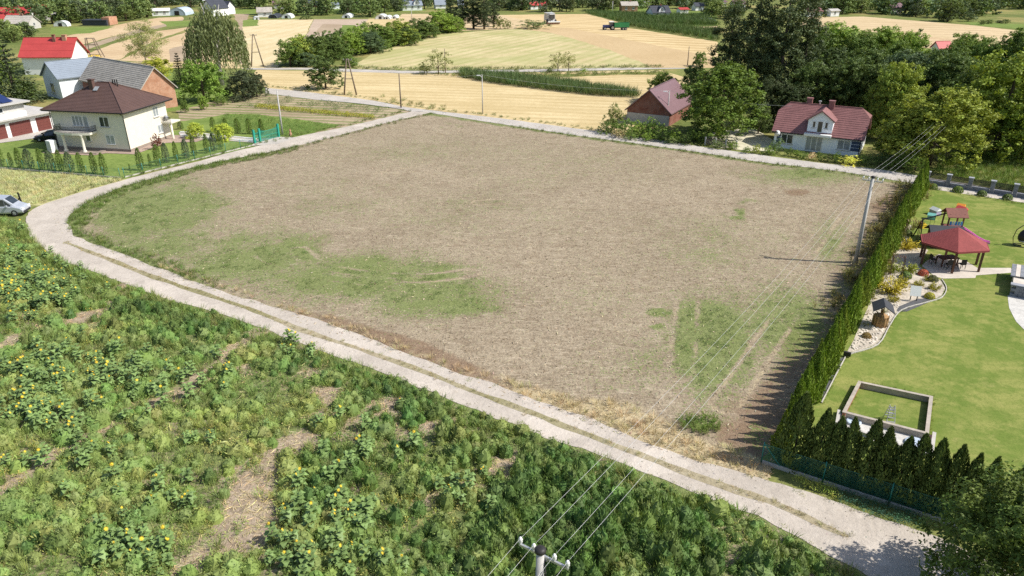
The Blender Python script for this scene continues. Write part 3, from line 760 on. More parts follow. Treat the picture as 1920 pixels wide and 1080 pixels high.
place_px('field_shrub', 'bush2', 954, 38, 54, 14, OL, 'small bush between dark poplars and rounded bush', 'shrub')
# ---- belt of trees across the fields
belt = [(545, 75, 124, 46), (565, 66, 120, 50), (590, 62, 118, 44), (612, 70, 112, 50), (632, 55, 108, 44), (655, 60, 104, 50), (672, 46, 98, 42), (695, 60, 100, 40), (698, 42, 88, 50), (722, 50, 88, 44), (745, 36, 84, 46), (760, 50, 84, 44), (786, 35, 72, 44), (800, 42, 70, 36), (826, 18, 62, 46), (846, 30, 60, 40), (575, 98, 124, 36), (655, 102, 126, 24), (715, 72, 96, 30), (770, 54, 80, 28)]
for i, (px, tp, bs, w) in enumerate(belt):
    place_px('belt_tree', ['round0', 'round1', 'round2', 'tall0'][i % 4], px, tp, bs, w * 1.25, [MID, BLU, BR, (.06, .1, .03), DK, (.12, .165, .035)][(i * 5 + i // 3) % 6], '%s tree from the left in the tree belt crossing the golden fields' % nth_(1 + sorted((b_[0], b_[1]) for b_ in belt).index((px, tp))), group='trees in the field belt')
for ip, (px, tp, bs, w) in enumerate([(846, -14, 52, 22), (868, -10, 54, 30), (888, -16, 54, 32), (908, -12, 55, 28), (926, 6, 50, 20)]):
    place_px('poplar_tree', 'poplar%d' % (px % 3), px, tp, bs, w, (.034, .052, .028), 'dark tall poplar, %s from the left in the far poplar clump' % nth_(ip + 1), group='far poplar clump')
# ---- right hand wood
place_px('walnut_tree', 'tall1', 1347, 122, 256, 150, (.06, .1, .02), 'big round walnut tree standing between brick barn and white house')
place_px('deciduous_tree', 'round1', 1421, 192, 251, 46, (.06, .09, .035), 'small tree just right of the big walnut')
place_px('deciduous_tree', 'round0', 1241, 136, 190, 58, (.085, .13, .03), 'rounded tree behind the ridge of the purple-roofed barn')
place_px('deciduous_tree', 'round2', 1300, 118, 200, 60, DK, 'dark tree behind the big walnut, left of the poplars')
place_px('deciduous_tree', 'round0', 1312, 97, 124, 26, MID, 'small far tree beside a field pole at the wheat edge')
for px, tp, bs, w, k in [(1357, 4, 196, 66, 0), (1402, -34, 204, 74, 1), (1452, -46, 208, 80, 2), (1494, -20, 206, 60, 0), (1428, 20, 190, 60, 1)]:
    place_px('poplar_tree', 'poplar%d' % k, px, tp, bs, w, (.042, .062, .03), 'very tall dark poplar, %s from the left behind the big walnut' % nth_(1 + [1357, 1402, 1428, 1452, 1494].index(px)), group='tall poplars behind the walnut')
wood = [(1520, 118, 232, 90, 'tall0', DK), (1575, 108, 236, 96, 'tall1', DK), (1480, 160, 240, 80, 'tall2', (.03, .048, .02)), (1625, 120, 244, 90, 'tall2', (.045, .075, .022)), (1440, 150, 236, 70, 'tall0', (.03, .045, .02)),
        (1556, 44, 160, 100, 'tall0', BR), (1528, 60, 165, 70, 'tall2', (.06, .1, .025)), (1636, 50, 165, 84, 'tall1', BR), (1598, 62, 168, 70, 'tall0', MID), (1692, 60, 168, 70, 'tall2', BR), (1664, 78, 178, 60, 'tall1', MID), (1740, 92, 190, 74, 'tall1', DK),
        (1775, 78, 180, 50, 'tall0', MID), (1796, 64, 172, 76, 'tall2', (.085, .135, .03)), (1835, 74, 190, 70, 'tall0', MID), (1880, 54, 196, 86, 'tall1', (.07, .115, .028)), (1915, 62, 205, 80, 'tall2', MID), (1900, 100, 250, 100, 'tall0', (.06, .1, .025)), (1960, 80, 240, 110, 'tall1', MID),
        (1610, 92, 205, 90, 'tall1', DK), (1680, 96, 215, 100, 'tall2', BLU), (1760, 98, 225, 100, 'tall0', DK), (1540, 90, 200, 80, 'tall1', (.04, .066, .025)), (1825, 120, 262, 110, 'tall1', (.05, .08, .02)),
        (1672, 118, 262, 74, 'tall2', (.12, .165, .03)), (1650, 128, 262, 66, 'tall0', (.1, .15, .03)), (1862, 100, 292, 150, 'tall0', (.105, .15, .026)), (1740, 166, 308, 150, 'tall1', (.125, .165, .03)), (1915, 180, 300, 100, 'tall2', (.07, .115, .025)), (1690, 196, 300, 80, 'tall0', (.11, .145, .03)),
        (1718, 84, 170, 28, 'farspruce', DK), (1706, 54, 150, 22, 'farspruce', DK)]
lab = {'farspruce': 'dark narrow spruce in the wood behind the white house'}
for i, (px, tp, bs, w, tm, c) in enumerate(wood):
    u = 'yellow-green broad tree right of the white house, in front of the wood' if (px, tp) == (1740, 166) else 'large yellow-green tree at the right end of the wood' if (px, tp) == (1862, 100) else '%s spruce in the wood behind the white house' % ('darker left' if px == 1706 else 'right hand') if tm == 'farspruce' else '%s leafy tree of the wood behind the white house, counted from the left' % nth_(1 + [id(q_) for q_ in sorted(wood, key=lambda q_: q_[0])].index(id(wood[i])))
    place_px('spruce_tree' if tm == 'farspruce' else 'wood_tree', tm, px, tp, bs, w * 1.12, c, u, group='trees of the wood behind the white house')
# ---- shrubs by the barn, the white house and the meadow
for i, (px, tp, bs, w, c) in enumerate([(1152, 192, 246, 34, OL), (1140, 222, 250, 36, MID), (1172, 222, 253, 40, (.08, .14, .035)), (1198, 226, 257, 34, BR), (1222, 218, 258, 34, (.09, .15, .035)), (1246, 232, 264, 36, MID), (1265, 240, 268, 24, BR), (1160, 240, 258, 26, (.2, .19, .12)), (1182, 246, 262, 24, MID), (1215, 248, 264, 26, BR), (1285, 248, 270, 30, DK), (1300, 232, 262, 34, DK), (1320, 240, 266, 30, MID), (1345, 262, 278, 26, (.09, .13, .06)), (1372, 264, 280, 20, BR), (1260, 256, 270, 20, (.1, .14, .06))]):
    place_px('garden_shrub', 'bush%d' % (i % 3), px, tp, bs, w * 1.15, c, 'leafy shrub before the brick barn, %s from the left' % nth_(1 + sorted([1152, 1140, 1172, 1198, 1222, 1246, 1265, 1160, 1182, 1215, 1285, 1300, 1320, 1345, 1372, 1260]).index(px)), 'shrub', 'shrubs before the brick barn')
for i, (px, tp, bs, w, c) in enumerate([(1455, 258, 288, 26, (.075, .12, .06)), (1440, 272, 290, 20, BR), (1418, 270, 288, 16, (.16, .2, .05)), (1478, 276, 292, 18, MID), (1492, 280, 294, 16, BR), (1506, 284, 297, 20, MID), (1522, 286, 299, 18, (.3, .26, .2)), (1536, 284, 301, 18, MID), (1552, 288, 303, 22, DK), (1566, 284, 304, 16, BR), (1592, 291, 309, 34, (.36, .4, .1)), (1614, 288, 309, 18, MID), (1580, 292, 306, 16, DK), (1634, 290, 310, 26, DK), (1656, 284, 308, 34, (.05, .08, .03)), (1690, 288, 316, 40, MID), (1715, 290, 322, 36, BR), (1665, 300, 316, 24, MID), (1400, 274, 288, 16, MID)]):
    place_px('flower_shrub', 'bush%d' % (i % 3), px, tp, bs, w * 1.15, c, ('pale flowering shrub before the white house, %s from the left' if c[0] > .25 else 'green border shrub before the white house, %s from the left') % nth_(1 + i), 'shrub', 'pale flowering shrubs of the white house' if c[0] > .25 else 'border shrubs of the white house')
# ---- village trees along the top
def scatter_px(poly, n, tms, cols, hr, label, group, name='village_tree', seed=1, wr=(1.15, 1.6)):
    rg = random.Random(seed); xs = [p[0] for p in poly]; ys = [p[1] for p in poly]; k = 0; tries = 0
    while k < n and tries < 4000:
        tries += 1; px = rg.uniform(min(xs), max(xs)); py = rg.uniform(min(ys), max(ys))
        if not in_poly(np.array([px]), np.array([py]), poly)[0]: continue
        if any(a - 5 < px < b + 5 and py > c - 3 and py < c + 13 and rg.random() < .93 for a, b, c in KEEP): continue
        k += 1; place(name, rg.choice(tms), G(px, py), rg.uniform(*hr), rg.uniform(*wr), rg.choice(cols), label, 'tree', group)
# keep-clear spans in front of house fronts: (x0, x1, base y)
KEEP = [(0, 58, 52), (0, 20, 36), (75, 110, 28), (100, 128, 49), (155, 205, 47), (283, 350, 30), (365, 425, 30), (525, 600, 14), (484, 515, 31), (640, 662, 34), (755, 800, 20), (815, 838, 16), (1165, 1200, 22), (1222, 1268, 33), (1274, 1298, 26), (1305, 1325, 20), (1514, 1580, 33), (1668, 1700, 24), (180, 225, 15), (620, 645, 16), (1750, 1780, 18), (1345, 1400, 18), (700, 745, 36), (380, 416, 10), (1030, 1060, 8)]
VC = [(.055, .085, .04), (.075, .115, .045), (.045, .066, .038), (.1, .14, .05), (.06, .09, .03)]
far_t = ['far0', 'far1', 'far2', 'far0', 'far1', 'farcol0']
scatter_px([(-10, 60), (-10, 4), (300, 4), (290, 30), (225, 45), (110, 44), (60, 60)], 62, far_t, VC, (6.5, 10), 'leafy tree among the village houses at upper left', 'upper left village trees', seed=2)
scatter_px([(-10, 80), (-10, 56), (70, 58), (70, 72), (30, 84)], 7, ['far0', 'far1', 'far2'], VC, (4, 6), 'orchard tree below the grey-roofed house at far left', 'orchard trees far left', 'orchard_tree', 3)
scatter_px([(290, 14), (290, 2), (480, 2), (480, 18), (425, 18)], 24, far_t, [VC[0], VC[2], (.04, .06, .035)], (6, 10), 'dark tree at the top edge above the harvested strips', 'top edge trees left', seed=4)
scatter_px([(470, 33), (470, 2), (545, 8), (600, 22), (700, 2), (760, 10), (700, 33), (560, 33)], 32, far_t + ['farspruce'], VC, (6, 9.5), 'garden tree among sheds at the end of the pale stubble', 'garden trees at the stubble end', seed=5)
scatter_px([(690, 24), (690, 4), (850, 2), (850, 18), (760, 26)], 20, far_t, [VC[0], VC[1], VC[2]], (5, 8), 'tree around the blue-roofed house at the top', 'trees around the blue-roofed house', seed=6)
scatter_px([(925, 22), (925, 2), (1130, 2), (1160, 20), (1060, 23)], 44, far_t + ['farcol1', 'farspruce'], [(.045, .066, .036), (.04, .058, .034), (.06, .085, .045), (.075, .1, .045)], (6, 9.5), 'dark tree in the row beyond the mown swaths', 'dark tree row beyond the swaths', seed=7)
scatter_px([(1130, 18), (1130, 1), (1350, 1), (1350, 30), (1270, 24), (1225, 16)], 24, far_t, VC, (5.5, 8.5), 'tree among houses behind the dark-roofed white house', 'trees behind the dark-roofed house', seed=8)
scatter_px([(1300, 33), (1300, 22), (1380, 22), (1390, 40), (1345, 34)], 8, ['far0', 'far2'], VC, (6, 8), 'round tree left of the tall poplars in the far meadow', 'far meadow trees', seed=9)
scatter_px([(1505, 30), (1505, 2), (1860, 2), (1850, 38), (1790, 42), (1620, 29)], 72, far_t, VC, (6, 9.5), 'tree in the far village belt above the tan field', 'far village belt at upper right', seed=10)
scatter_px([(1840, 24), (1800, 1), (1930, 1), (1930, 22)], 17, far_t, VC, (6, 9), 'tree of the far wood at the top right corner', 'top right corner trees', seed=11)
def far_mass():
    tp = []
    for i in range(4):
        me = crown_mesh('mass%d' % i, round_lobes(400 + i, 1, .48, .02, 7), 210, .125, 500 + i, clump=8, tight=.34); n = len(me.vertices)
        co = np.empty(n * 3, np.float32); me.vertices.foreach_get('co', co); cl = np.empty(n * 4, np.float32); me.color_attributes['tint'].data.foreach_get('color', cl)
        tp.append((co.reshape(-1, 3).astype(float), cl.reshape(-1, 4)[:, :3].astype(float))); bpy.data.meshes.remove(me)
    rg = random.Random(77); X = []; Y = []
    for poly, n in (([(-10, 50), (-10, 2), (300, 2), (285, 26), (200, 40), (110, 40), (60, 50)], 90), ([(290, 12), (290, 1), (480, 1), (480, 16)], 45), ([(545, 30), (600, 20), (700, 1), (760, 6), (700, 30)], 50), ([(925, 20), (925, 1), (1130, 1), (1160, 18)], 75), ([(1130, 14), (1130, 1), (1350, 1), (1350, 26), (1270, 20)], 40), ([(1505, 27), (1505, 1), (1860, 1), (1850, 34), (1790, 38), (1620, 27)], 120), ([(1840, 20), (1800, 1), (1930, 1), (1930, 18)], 40)):
        k = 0
        while k < n:
            px = rg.uniform(min(p[0] for p in poly), max(p[0] for p in poly)); py = rg.uniform(min(p[1] for p in poly), max(p[1] for p in poly))
            if not in_poly(np.array([px]), np.array([py]), poly)[0]: continue
            k += 1
            if any(a - 5 < px < b + 5 and py > c - 3 and py < c + 13 for a, b, c in KEEP): continue
            g_ = G(px, py); X.append(g_[0]); Y.append(g_[1])
    n = len(X); r_ = np.random.default_rng(4); ht = 4.5 + 4.5 * r_.random(n); VV = []; CC = []; cols = np.array(VC)
    for i in range(n):
        V_, T_ = tp[i % 4]; a = r_.random() * 6.28; c, s_ = math.cos(a), math.sin(a); w = ht[i] * (1 + .5 * r_.random())
        VV.append(np.stack([(V_[:, 0] * c - V_[:, 1] * s_) * w + X[i], (V_[:, 0] * s_ + V_[:, 1] * c) * w + Y[i], V_[:, 2] * ht[i]], 1)); CC.append(T_ * cols[i % 5] * LEAF_GAIN * (.8 + .4 * r_.random()))
    V_ = np.concatenate(VV); me = mesh_np('far_trees', V_, np.full(len(V_) // 4, 4), np.arange(len(V_)), np.concatenate(CC)); o = link('far_trees', me, M['leaf']); o.color = (1.05, 1, .9, 1)
    tag(o, 'mass of farther trees between the village houses along the top', 'trees', kind='stuff')
far_mass()
for i, (px, tp, bs, w) in enumerate([(1815, 24, 40, 26), (1885, 36, 44, 14), (1874, 38, 43, 14), (1852, 36, 44, 22), (1840, 38, 46, 12), (265, 34, 56, 1), (575, 28, 36, 24), (130, 24, 34, 50)]):
    if w > 5: place_px('village_shrub', 'far%d' % (i % 3), px, tp, bs, w, VC[i % 5], 'low bush at the edge of the far harvested strips', 'shrub', 'far field edge bushes')
# ---- hedge conifers
def thuja(name, h, r, n, seed, bullet=False, ex=2.1):
    rng = np.random.default_rng(seed); f = rng.random(n) ** 1.15
    a = rng.random(n) * 6.283; prof = np.where(f < .25, .75 + f, 1.0) * (1 - np.maximum(f - .1, 0) ** ex * 1.2)
    if bullet: f = rng.random(n) ** .85; prof = np.minimum(1, .78 + f) * np.sqrt(np.maximum(1 - np.maximum(f - .35, 0) ** 2 / .43, .02))
    lump = 1 + (.04 if bullet else .16) * np.sin(a * 3 + f * 9 + seed) + .12 * np.sin(a * 5 - f * 17)
    rr = r * np.clip(prof, .03, 1.1) * lump * (.78 + .26 * rng.random(n))
    C = np.stack([np.cos(a) * rr, np.sin(a) * rr, h * f * .97], 1)
    out = np.stack([np.cos(a), np.sin(a), np.zeros(n)], 1)
    A = norm(np.array([0, 0, 1.]) + out * .35 + rng.normal(size=(n, 3)) * .28); N = norm(out + rng.normal(size=(n, 3)) * .45)
    L = h * .06 * (.7 + .6 * rng.random(n)); T = np.ones((n, 3)) * (.72 + .3 * (np.sin(a * 4 + seed) * .5 + .5) + .28 * rng.random(n))[:, None]
    cm = leaf_mesh(name, C, A, N, L, L * .42, T); cm.materials.append(M['needle'])
    tm = MB().tube([(0, 0, -.1), (0, 0, h * .8)], [.05, .02], 5).mesh(name + '_trunk'); tm.materials.append(M['bark'])
    return dict(h=h, crown=cm, trunk=tm)
for i in range(4): TM['thuja%d' % i] = thuja('thuja%d' % i, 3.4, .74, 2600, 200 + i)
for i in range(5): TM['spire%d' % i] = thuja('spire%d' % i, 3.4, .7, 2600, 230 + i, ex=1.25)
for i in range(2): TM['column%d' % i] = thuja('column%d' % i, 2.2, .46, 1100, 210 + i, bullet=True)
h0 = np.array(G(1462, 850)); h1 = np.array(G(1729, 350)); HL = np.linalg.norm(h1 - h0); nh = int(HL / 1.0)
for i in range(nh + 1):
    p = h0 + (h1 - h0) * i / nh; p = p + np.array([rnd.uniform(-.12, .12), rnd.uniform(-.12, .12)])
    lb = 'far-end tall thuja of the long clipped hedge, next to the road' if i == nh else '%s thuja of the long field hedge, counted from the near corner' % nth_(i + 1)
    ht = place('thuja_hedge_tree', 'spire%d' % (i * 3 % 5), p, rnd.uniform(3.0, 4.2), rnd.uniform(.82, 1.1), rnd.choice([(.08, .132, .022), (.088, .142, .024), (.075, .122, .021), (.1, .14, .026)]), lb, 'thuja', 'long thuja hedge'); ht.rotation_euler[0] = rnd.uniform(-.04, .04); ht.rotation_euler[1] = rnd.uniform(-.04, .04)
row = [(1484, 733, 846, 44), (1527, 762, 855, 40), (1556, 778, 862, 34), (1585, 781, 872, 36), (1617, 782, 880, 44), (1646, 796, 888, 40), (1675, 815, 897, 42), (1708, 813, 908, 44), (1738, 822, 914, 44), (1772, 831, 924, 42), (1800, 846, 931, 38), (1830, 856, 938, 34), (1841, 860, 940, 20), (1862, 876, 944, 20), (1880, 867, 950, 30), (1902, 880, 958, 30), (1924, 885, 966, 34)]
for i, (px, tp, bs, w) in enumerate(row):
    bs = 868 + .327 * (px - 1427) - 17; w *= rnd.uniform(.95, 1.25)
    x, y = G(px, bs); d = _F + (px - 960) / CAM_F * np.array([1., 0, 0]) - (tp - 540) / CAM_F * _U
    h = CAM_H + d[2] * (y / d[1])
    lb = 'tallest dark thuja at the corner of the front row, near the fence end' if i == 0 else 'dark pointed thuja behind the mesh fence, %s from the left end' % nth_(i + 1)
    place('thuja_tree', 'thuja%d' % (i % 4), (x, y), h, 1.0 * w * dist(px, bs) / (1.25 * h / 3.4), (.052, .08, .024), lb, 'thuja', 'front thuja row').rotation_euler[0] = rnd.uniform(-.05, .05)
# clipped columns and balls in the cream house garden
gc_ = [(3, 273, 311, 16, 0), (23, 288, 313, 9, 0), (39, 280, 315, 14, 0), (57, 282, 317, 20, 1), (80, 281, 318, 13, 0), (98, 286, 320, 20, 1), (116, 284, 321, 13, 0), (133, 288, 322, 19, 1), (154, 289, 324, 14, 0), (179, 289, 325, 14, 0), (197, 290, 327, 15, 0),
       (265, 281, 319, 15, 0), (283, 291, 315, 7, 0), (298, 274, 311, 16, 0), (313, 271, 305, 15, 1), (332, 268, 302, 11, 0), (350, 264, 297, 16, 1), (365, 259, 292, 12, 0), (389, 254, 287, 12, 0), (402, 252, 283, 15, 1), (415, 247, 280, 11, 0), (245, 309, 324, 4, 0)]
for ig, (px, tp, bs, w, blue) in enumerate(gc_):
    x, y = G(px, bs); d = _F + (px - 960) / CAM_F * np.array([1., 0, 0]) - (tp - 540) / CAM_F * _U; h = CAM_H + d[2] * (y / d[1])
    lb = ('blue-green rounded conifer' if blue else 'clipped light green conifer') + (' in the row along the front garden fence' if px < 240 else ' in the row along the loop road garden fence')
    place('garden_conifer', 'column%d' % blue, (x, y), h * 1.12, .84 * w * dist(px, bs) / (1.0 * h / 2.2), (.045, .07, .045) if blue else (.05, .085, .02), lb.replace(' in the row along', ', %s from the left along' % nth_(ig + 1) if px < 240 else ', %s from the left along' % nth_(ig - 10)), 'conifer', lb)
for ig, (px, tp, bs, w) in enumerate([(401, 219, 247, 10), (424, 221, 247, 10), (446, 221, 250, 11), (468, 221, 251, 10), (491, 222, 252, 9), (339, 228, 242, 10)]):
    x, y = G(px, bs); d = _F + (px - 960) / CAM_F * np.array([1., 0, 0]) - (tp - 540) / CAM_F * _U; h = CAM_H + d[2] * (y / d[1])
    lb = 'clipped conifer column behind the driveway kerbs, %s from the left' % nth_(ig + 1) if px > 350 else 'squat conifer beside the porch of the cream house'
    place('garden_conifer', 'column0', (x, y), h, w * dist(px, bs) / (.85 * h / 2.2), (.055, .09, .02), lb, 'conifer', 'conifers behind the driveway')
for px, tp, bs, w in [(368, 229, 258, 27), (420, 231, 262, 28)]:
    place_px('lollipop_tree', 'round1', px, tp, bs, w * 1.3, (.2, .26, .05), 'yellow-green ball-headed catalpa, %s of two on the driveway lawn' % ('left' if px < 400 else 'right'))
# ================================================================ BUILDINGS
def zpx(x, y, py):
    """height above ground that the photo row py shows at plan point (x, y)"""
    v = (540 - py) / CAM_F
    # ray: F + v*U (x component irrelevant): z = H + y*(Fz+v*Uz)/(Fy+v*Uy)
    return CAM_H + y * (_F[2] + v * _U[2]) / (_F[1] + v * _U[1])
M['cream'] = plain('cream_render', (.72, .68, .575), .85, .06, 1.2, dirt=((.62, .57, .47), .3), bumpy=.1, bscale=30)
M['white_wall'] = plain('white_render', (.84, .84, .82), .85, .05, 1.0, dirt=((.6, .58, .52), .2))
M['bluewhite'] = plain('pale_blue_render', (.84, .88, .92), .85, .04, 1.0, dirt=((.68, .71, .74), .25))
M['grey_wall'] = plain('grey_render', (.5, .48, .45), .9, .1, 1.0, dirt=((.35, .32, .28), .4))
M['plinth'] = plain('plinth_stone', (.28, .23, .19), .9, .25, 6, bumpy=.3)
M['brown_tile'] = plain('brown_roof', (.115, .068, .056), .5, .14, 4, spec=.4)
M['red_tile'] = plain('dark_red_roof', (.25, .115, .108), .55, .22, 4, spec=.4)
M['bright_red'] = plain('red_sheet_roof', (.47, .065, .06), .5, .1, 2, spec=.4)
M['purple_roof'] = plain('purple_sheet_roof', (.2, .12, .13), .45, .1, 2, spec=.4)
M['slate'] = plain('blue_grey_roof', (.25, .29, .34), .5, .1, 2)
M['old_roof'] = plain('weathered_fibre_roof', (.44, .4, .35), .9, .22, 1.5, dirt=((.26, .225, .18), .6), bumpy=.3, bscale=6)
M['anthracite'] = plain('anthracite_roof', (.05, .055, .07), .5, .15, 2)
M['solar'] = plain('solar_glass', (.02, .035, .12), .15, .2, 2, spec=.6)
M['frame_white'] = plain('white_frame', (.82, .82, .8), .4, .03, 3)
M['glass'] = plain('window_glass', (.035, .045, .055), .08, .3, 2, spec=.9)
M['curtain'] = plain('curtained_glass', (.3, .33, .35), .2, .3, 3, spec=.8)
M['garage_door'] = plain('oxide_red_door', (.16, .05, .042), .55, .1, 3)
M['dark_metal'] = plain('dark_metal', (.03, .028, .027), .5, .2, 5)
M['concrete'] = plain('concrete', (.5, .47, .43), .9, .12, 2, dirt=((.3, .28, .25), .45), bumpy=.2)
M['pole_concrete'] = plain('pole_concrete', (.47, .455, .43), .85, .1, 3, dirt=((.4, .38, .34), .3))
M['wood_pole'] = plain('wood_pole', (.2, .155, .115), .9, .2, 5)
M['steel'] = plain('galvanised', (.55, .56, .57), .4, .1, 4, metal=.6)
M['navy'] = plain('navy_cladding', (.05, .075, .14), .6, .1, 4)
def brick_mat(name, c, mortar, scale=1.0):
    m, nt, b = nodes(name)
    t = coord(nt); sx = nt.nodes.new('ShaderNodeSeparateXYZ'); nt.links.new(t, sx.inputs[0])
    cb = nt.nodes.new('ShaderNodeCombineXYZ'); nt.links.new(mathn(nt, 'ADD', sx.outputs[0], sx.outputs[1]), cb.inputs[0]); nt.links.new(sx.outputs[2], cb.inputs[1])
    br = nt.nodes.new('ShaderNodeTexBrick'); nt.links.new(cb.outputs[0], br.inputs['Vector']); br.inputs['Scale'].default_value = scale
    br.inputs['Color1'].default_value = tuple(x * .82 for x in c) + (1,); br.inputs['Color2'].default_value = tuple(x * 1.18 for x in c) + (1,); br.inputs['Mortar'].default_value = mortar + (1,)
    br.inputs['Brick Width'].default_value = .27; br.inputs['Row Height'].default_value = .085; br.inputs['Mortar Size'].default_value = .012
    v = world_pos(nt)
    col = mixc(nt, ramp(nt, noise_n(nt, v, .9, 5, .7), .35, .7), br.outputs['Color'], tuple(x * .75 for x in c))
    nt.links.new(col, b.inputs['Base Color']); b.inputs['Roughness'].default_value = .9
    return m
M['orange_brick'] = brick_mat('orange_brick', (.5, .245, .145), (.45, .36, .28))
M['red_brick'] = brick_mat('red_brick', (.27, .1, .07), (.3, .22, .18))
def courses(mb, e0, e1, r1, r0, n, lift=.035):
    """roof slope between eave e0-e1 and ridge r0-r1 as n overlapping courses"""
    e0, e1, r0, r1 = map(Vector, (e0, e1, r0, r1))
    nrm = (e1 - e0).cross(r0 - e0) if (r0 - e0).length > .01 else (e1 - e0).cross(r1 - e0)
    nrm.normalize()
    if nrm.z < 0: nrm = -nrm
    for i in range(n):
        a, b = i / n, (i + 1) / n
        p0, p1 = e0.lerp(r0, a), e1.lerp(r1, a); q0, q1 = e0.lerp(r0, b), e1.lerp(r1, b)
        mb.add([p0 + nrm * lift, p1 + nrm * lift, q1, q0, p0, p1], [(0, 1, 2, 3), (4, 5, 1, 0)])
def win(parent, mb_axis, u, z, w, h, off, mull=1, gl='glass', name='window', sill=True, fr='frame_white', t=.07):
    """window on a wall plane; mb_axis: 'x' wall runs along x at y=off (facing -y) ; 'y' wall runs along y at x=off (facing +x)"""
    def bx(mb, u0, u1, d0, d1, z0, z1):
        if mb_axis == 'x': mb.box(u0, u1, off - d1, off - d0, z0, z1)
        elif mb_axis == 'y': mb.box(off + d0, off + d1, u0, u1, z0, z1)
        else: mb.box(off - d1, off - d0, u0, u1, z0, z1)
    f = MB()
    bx(f, u - w / 2, u + w / 2, .004, .06, z, z + t); bx(f, u - w / 2, u + w / 2, .004, .06, z + h - t, z + h)
    bx(f, u - w / 2, u - w / 2 + t, .004, .058, z + t, z + h - t); bx(f, u + w / 2 - t, u + w / 2, .004, .058, z + t, z + h - t)
    for k in range(1, mull + 1):
        c = u - w / 2 + w * k / (mull + 1); bx(f, c - t * .6, c + t * .6, .004, .056, z + t, z + h - t)
    o = f.build(name, M[fr], parent)
    g = MB(); bx(g, u - w / 2 + t * .5, u + w / 2 - t * .5, .002, .03, z + t * .5, z + h - t * .5); g.build('pane', M[gl], o)
    if sill:
        s = MB(); bx(s, u - w / 2 - .08, u + w / 2 + .08, .004, .16, z - .08, z); s.build('sill', M['grey_wall'], o)
    return o
def gable_house(name, x, y, rz, w, d, h, rh, wall, roof, label, cat='house', over=.35, nc=8, group=None, wins=(), half_hip=0.0, chim=(), roof2=None, gable_wall=None):
    """ridge along local x; origin at the front left corner; front faces local -y"""
    e = empty(name, (x, y, 0), rz, label, cat, group)
    mb = MB(); zr = h + rh
    hz = half_hip
    mb.add([(0, 0, -.1), (w, 0, -.1), (w, d, -.1), (0, d, -.1), (0, 0, h), (w, 0, h), (w, d, h), (0, d, h)], [(0, 1, 5, 4), (2, 3, 7, 6), (3, 0, 4, 7), (1, 2, 6, 5)] if gable_wall is None else [(0, 1, 5, 4), (2, 3, 7, 6)])
    gm = mb if gable_wall is None else MB()
    if gable_wall: gm.add([(0, 0, -.1), (0, d, -.1), (0, d, h), (0, 0, h), (w, 0, -.1), (w, d, -.1), (w, d, h), (w, 0, h)], [(1, 0, 3, 2), (4, 5, 6, 7)])
    top = zr - rh * hz
    for xx, fl in ((0, 1), (w, 0)):
        f = d / 2 * hz
        V = [(xx, 0, h), (xx, d, h), (xx, d / 2 + f, top), (xx, d / 2 - f, top)] if hz else [(xx, 0, h), (xx, d, h), (xx, d / 2, zr)]
        F = tuple(range(len(V))); gm.add(V, [F[::-1] if fl else F])
    mb.build('wall', M[wall], e)
    if gable_wall:
        for xx in (0, w): MB().add([(xx, 0, -.1), (xx, d, -.1), (xx, d, h), (xx, d / 2, zr), (xx, 0, h)], [(0, 1, 2, 3, 4) if xx else (4, 3, 2, 1, 0)]).build('gable_wall', M[gable_wall], e)
    r = MB(); k = rh / (d / 2); zo = h - over * k; t = .06
    i = (d / 2) * hz * .95
    for s in (0, 1):
        yE = -over if s == 0 else d + over
        a, b = (-over, yE, zo + t), (w + over, yE, zo + t); c, dd = (w + over, d / 2, zr + t), (-over, d / 2, zr + t)
        if hz:
            f = d / 2 * hz; yT = d / 2 - f if s == 0 else d / 2 + f
            m0, m1 = (-over, yT, top + t), (w + over, yT, top + t)
            n1 = max(2, int(nc * (1 - hz))); n2 = max(1, nc - n1)
            courses(r, a, b, m1, m0, n1); courses(r, m0, m1, (w + over - i, d / 2, zr + t), (-over + i, d / 2, zr + t), n2)
        else: courses(r, a, b, c, dd, nc)
        # verge and eave boards give the roof its thickness
        r.bar(Vector(a) - Vector((0, 0, .08)), Vector(b) - Vector((0, 0, .08)), .05, .14)
        for xx in (-over, w + over):
            zt = zr if not hz else top
            yy = d / 2 if not hz else (d / 2 - d / 2 * hz if s == 0 else d / 2 + d / 2 * hz)
            r.bar((xx, yE, zo - .02), (xx, yy, zt - .02), .05, .16)
    if hz:
        f = d / 2 * hz
        for xx, sg in ((-over, 1), (w + over, -1)):
            p = [(xx, d / 2 - f, top + t), (xx, d / 2 + f, top + t)]
            courses(r, p[0], p[1], (xx + sg * i, d / 2, zr + t + .01), (xx + sg * i, d / 2, zr + t + .01), max(1, nc // 3))
    r.bar((-over + i, d / 2, zr + t + .03), (w + over - i, d / 2, zr + t + .03), .2, .08)
    ro = r.build('roof', M[roof], e)
    for (cx, cy, cw, ch, cm) in chim:
        MB().box(cx - cw / 2, cx + cw / 2, cy - cw / 2, cy + cw / 2, zr - rh * .6, zr + ch).box(cx - cw / 2 - .06, cx + cw / 2 + .06, cy - cw / 2 - .06, cy + cw / 2 + .06, zr + ch, zr + ch + .1).build('chimney', M[cm], ro)
    for (ax, u, z, ww, hh, mu) in wins:
        win(e, ax, u, z, ww, hh, 0 if ax in ('x', '-y') else w, mu)
    return e
def pipe(parent, pts, r=.05, mat='dark_metal', name='downpipe'):
    return MB().tube(pts, r, 6).build(name, M[mat], parent)

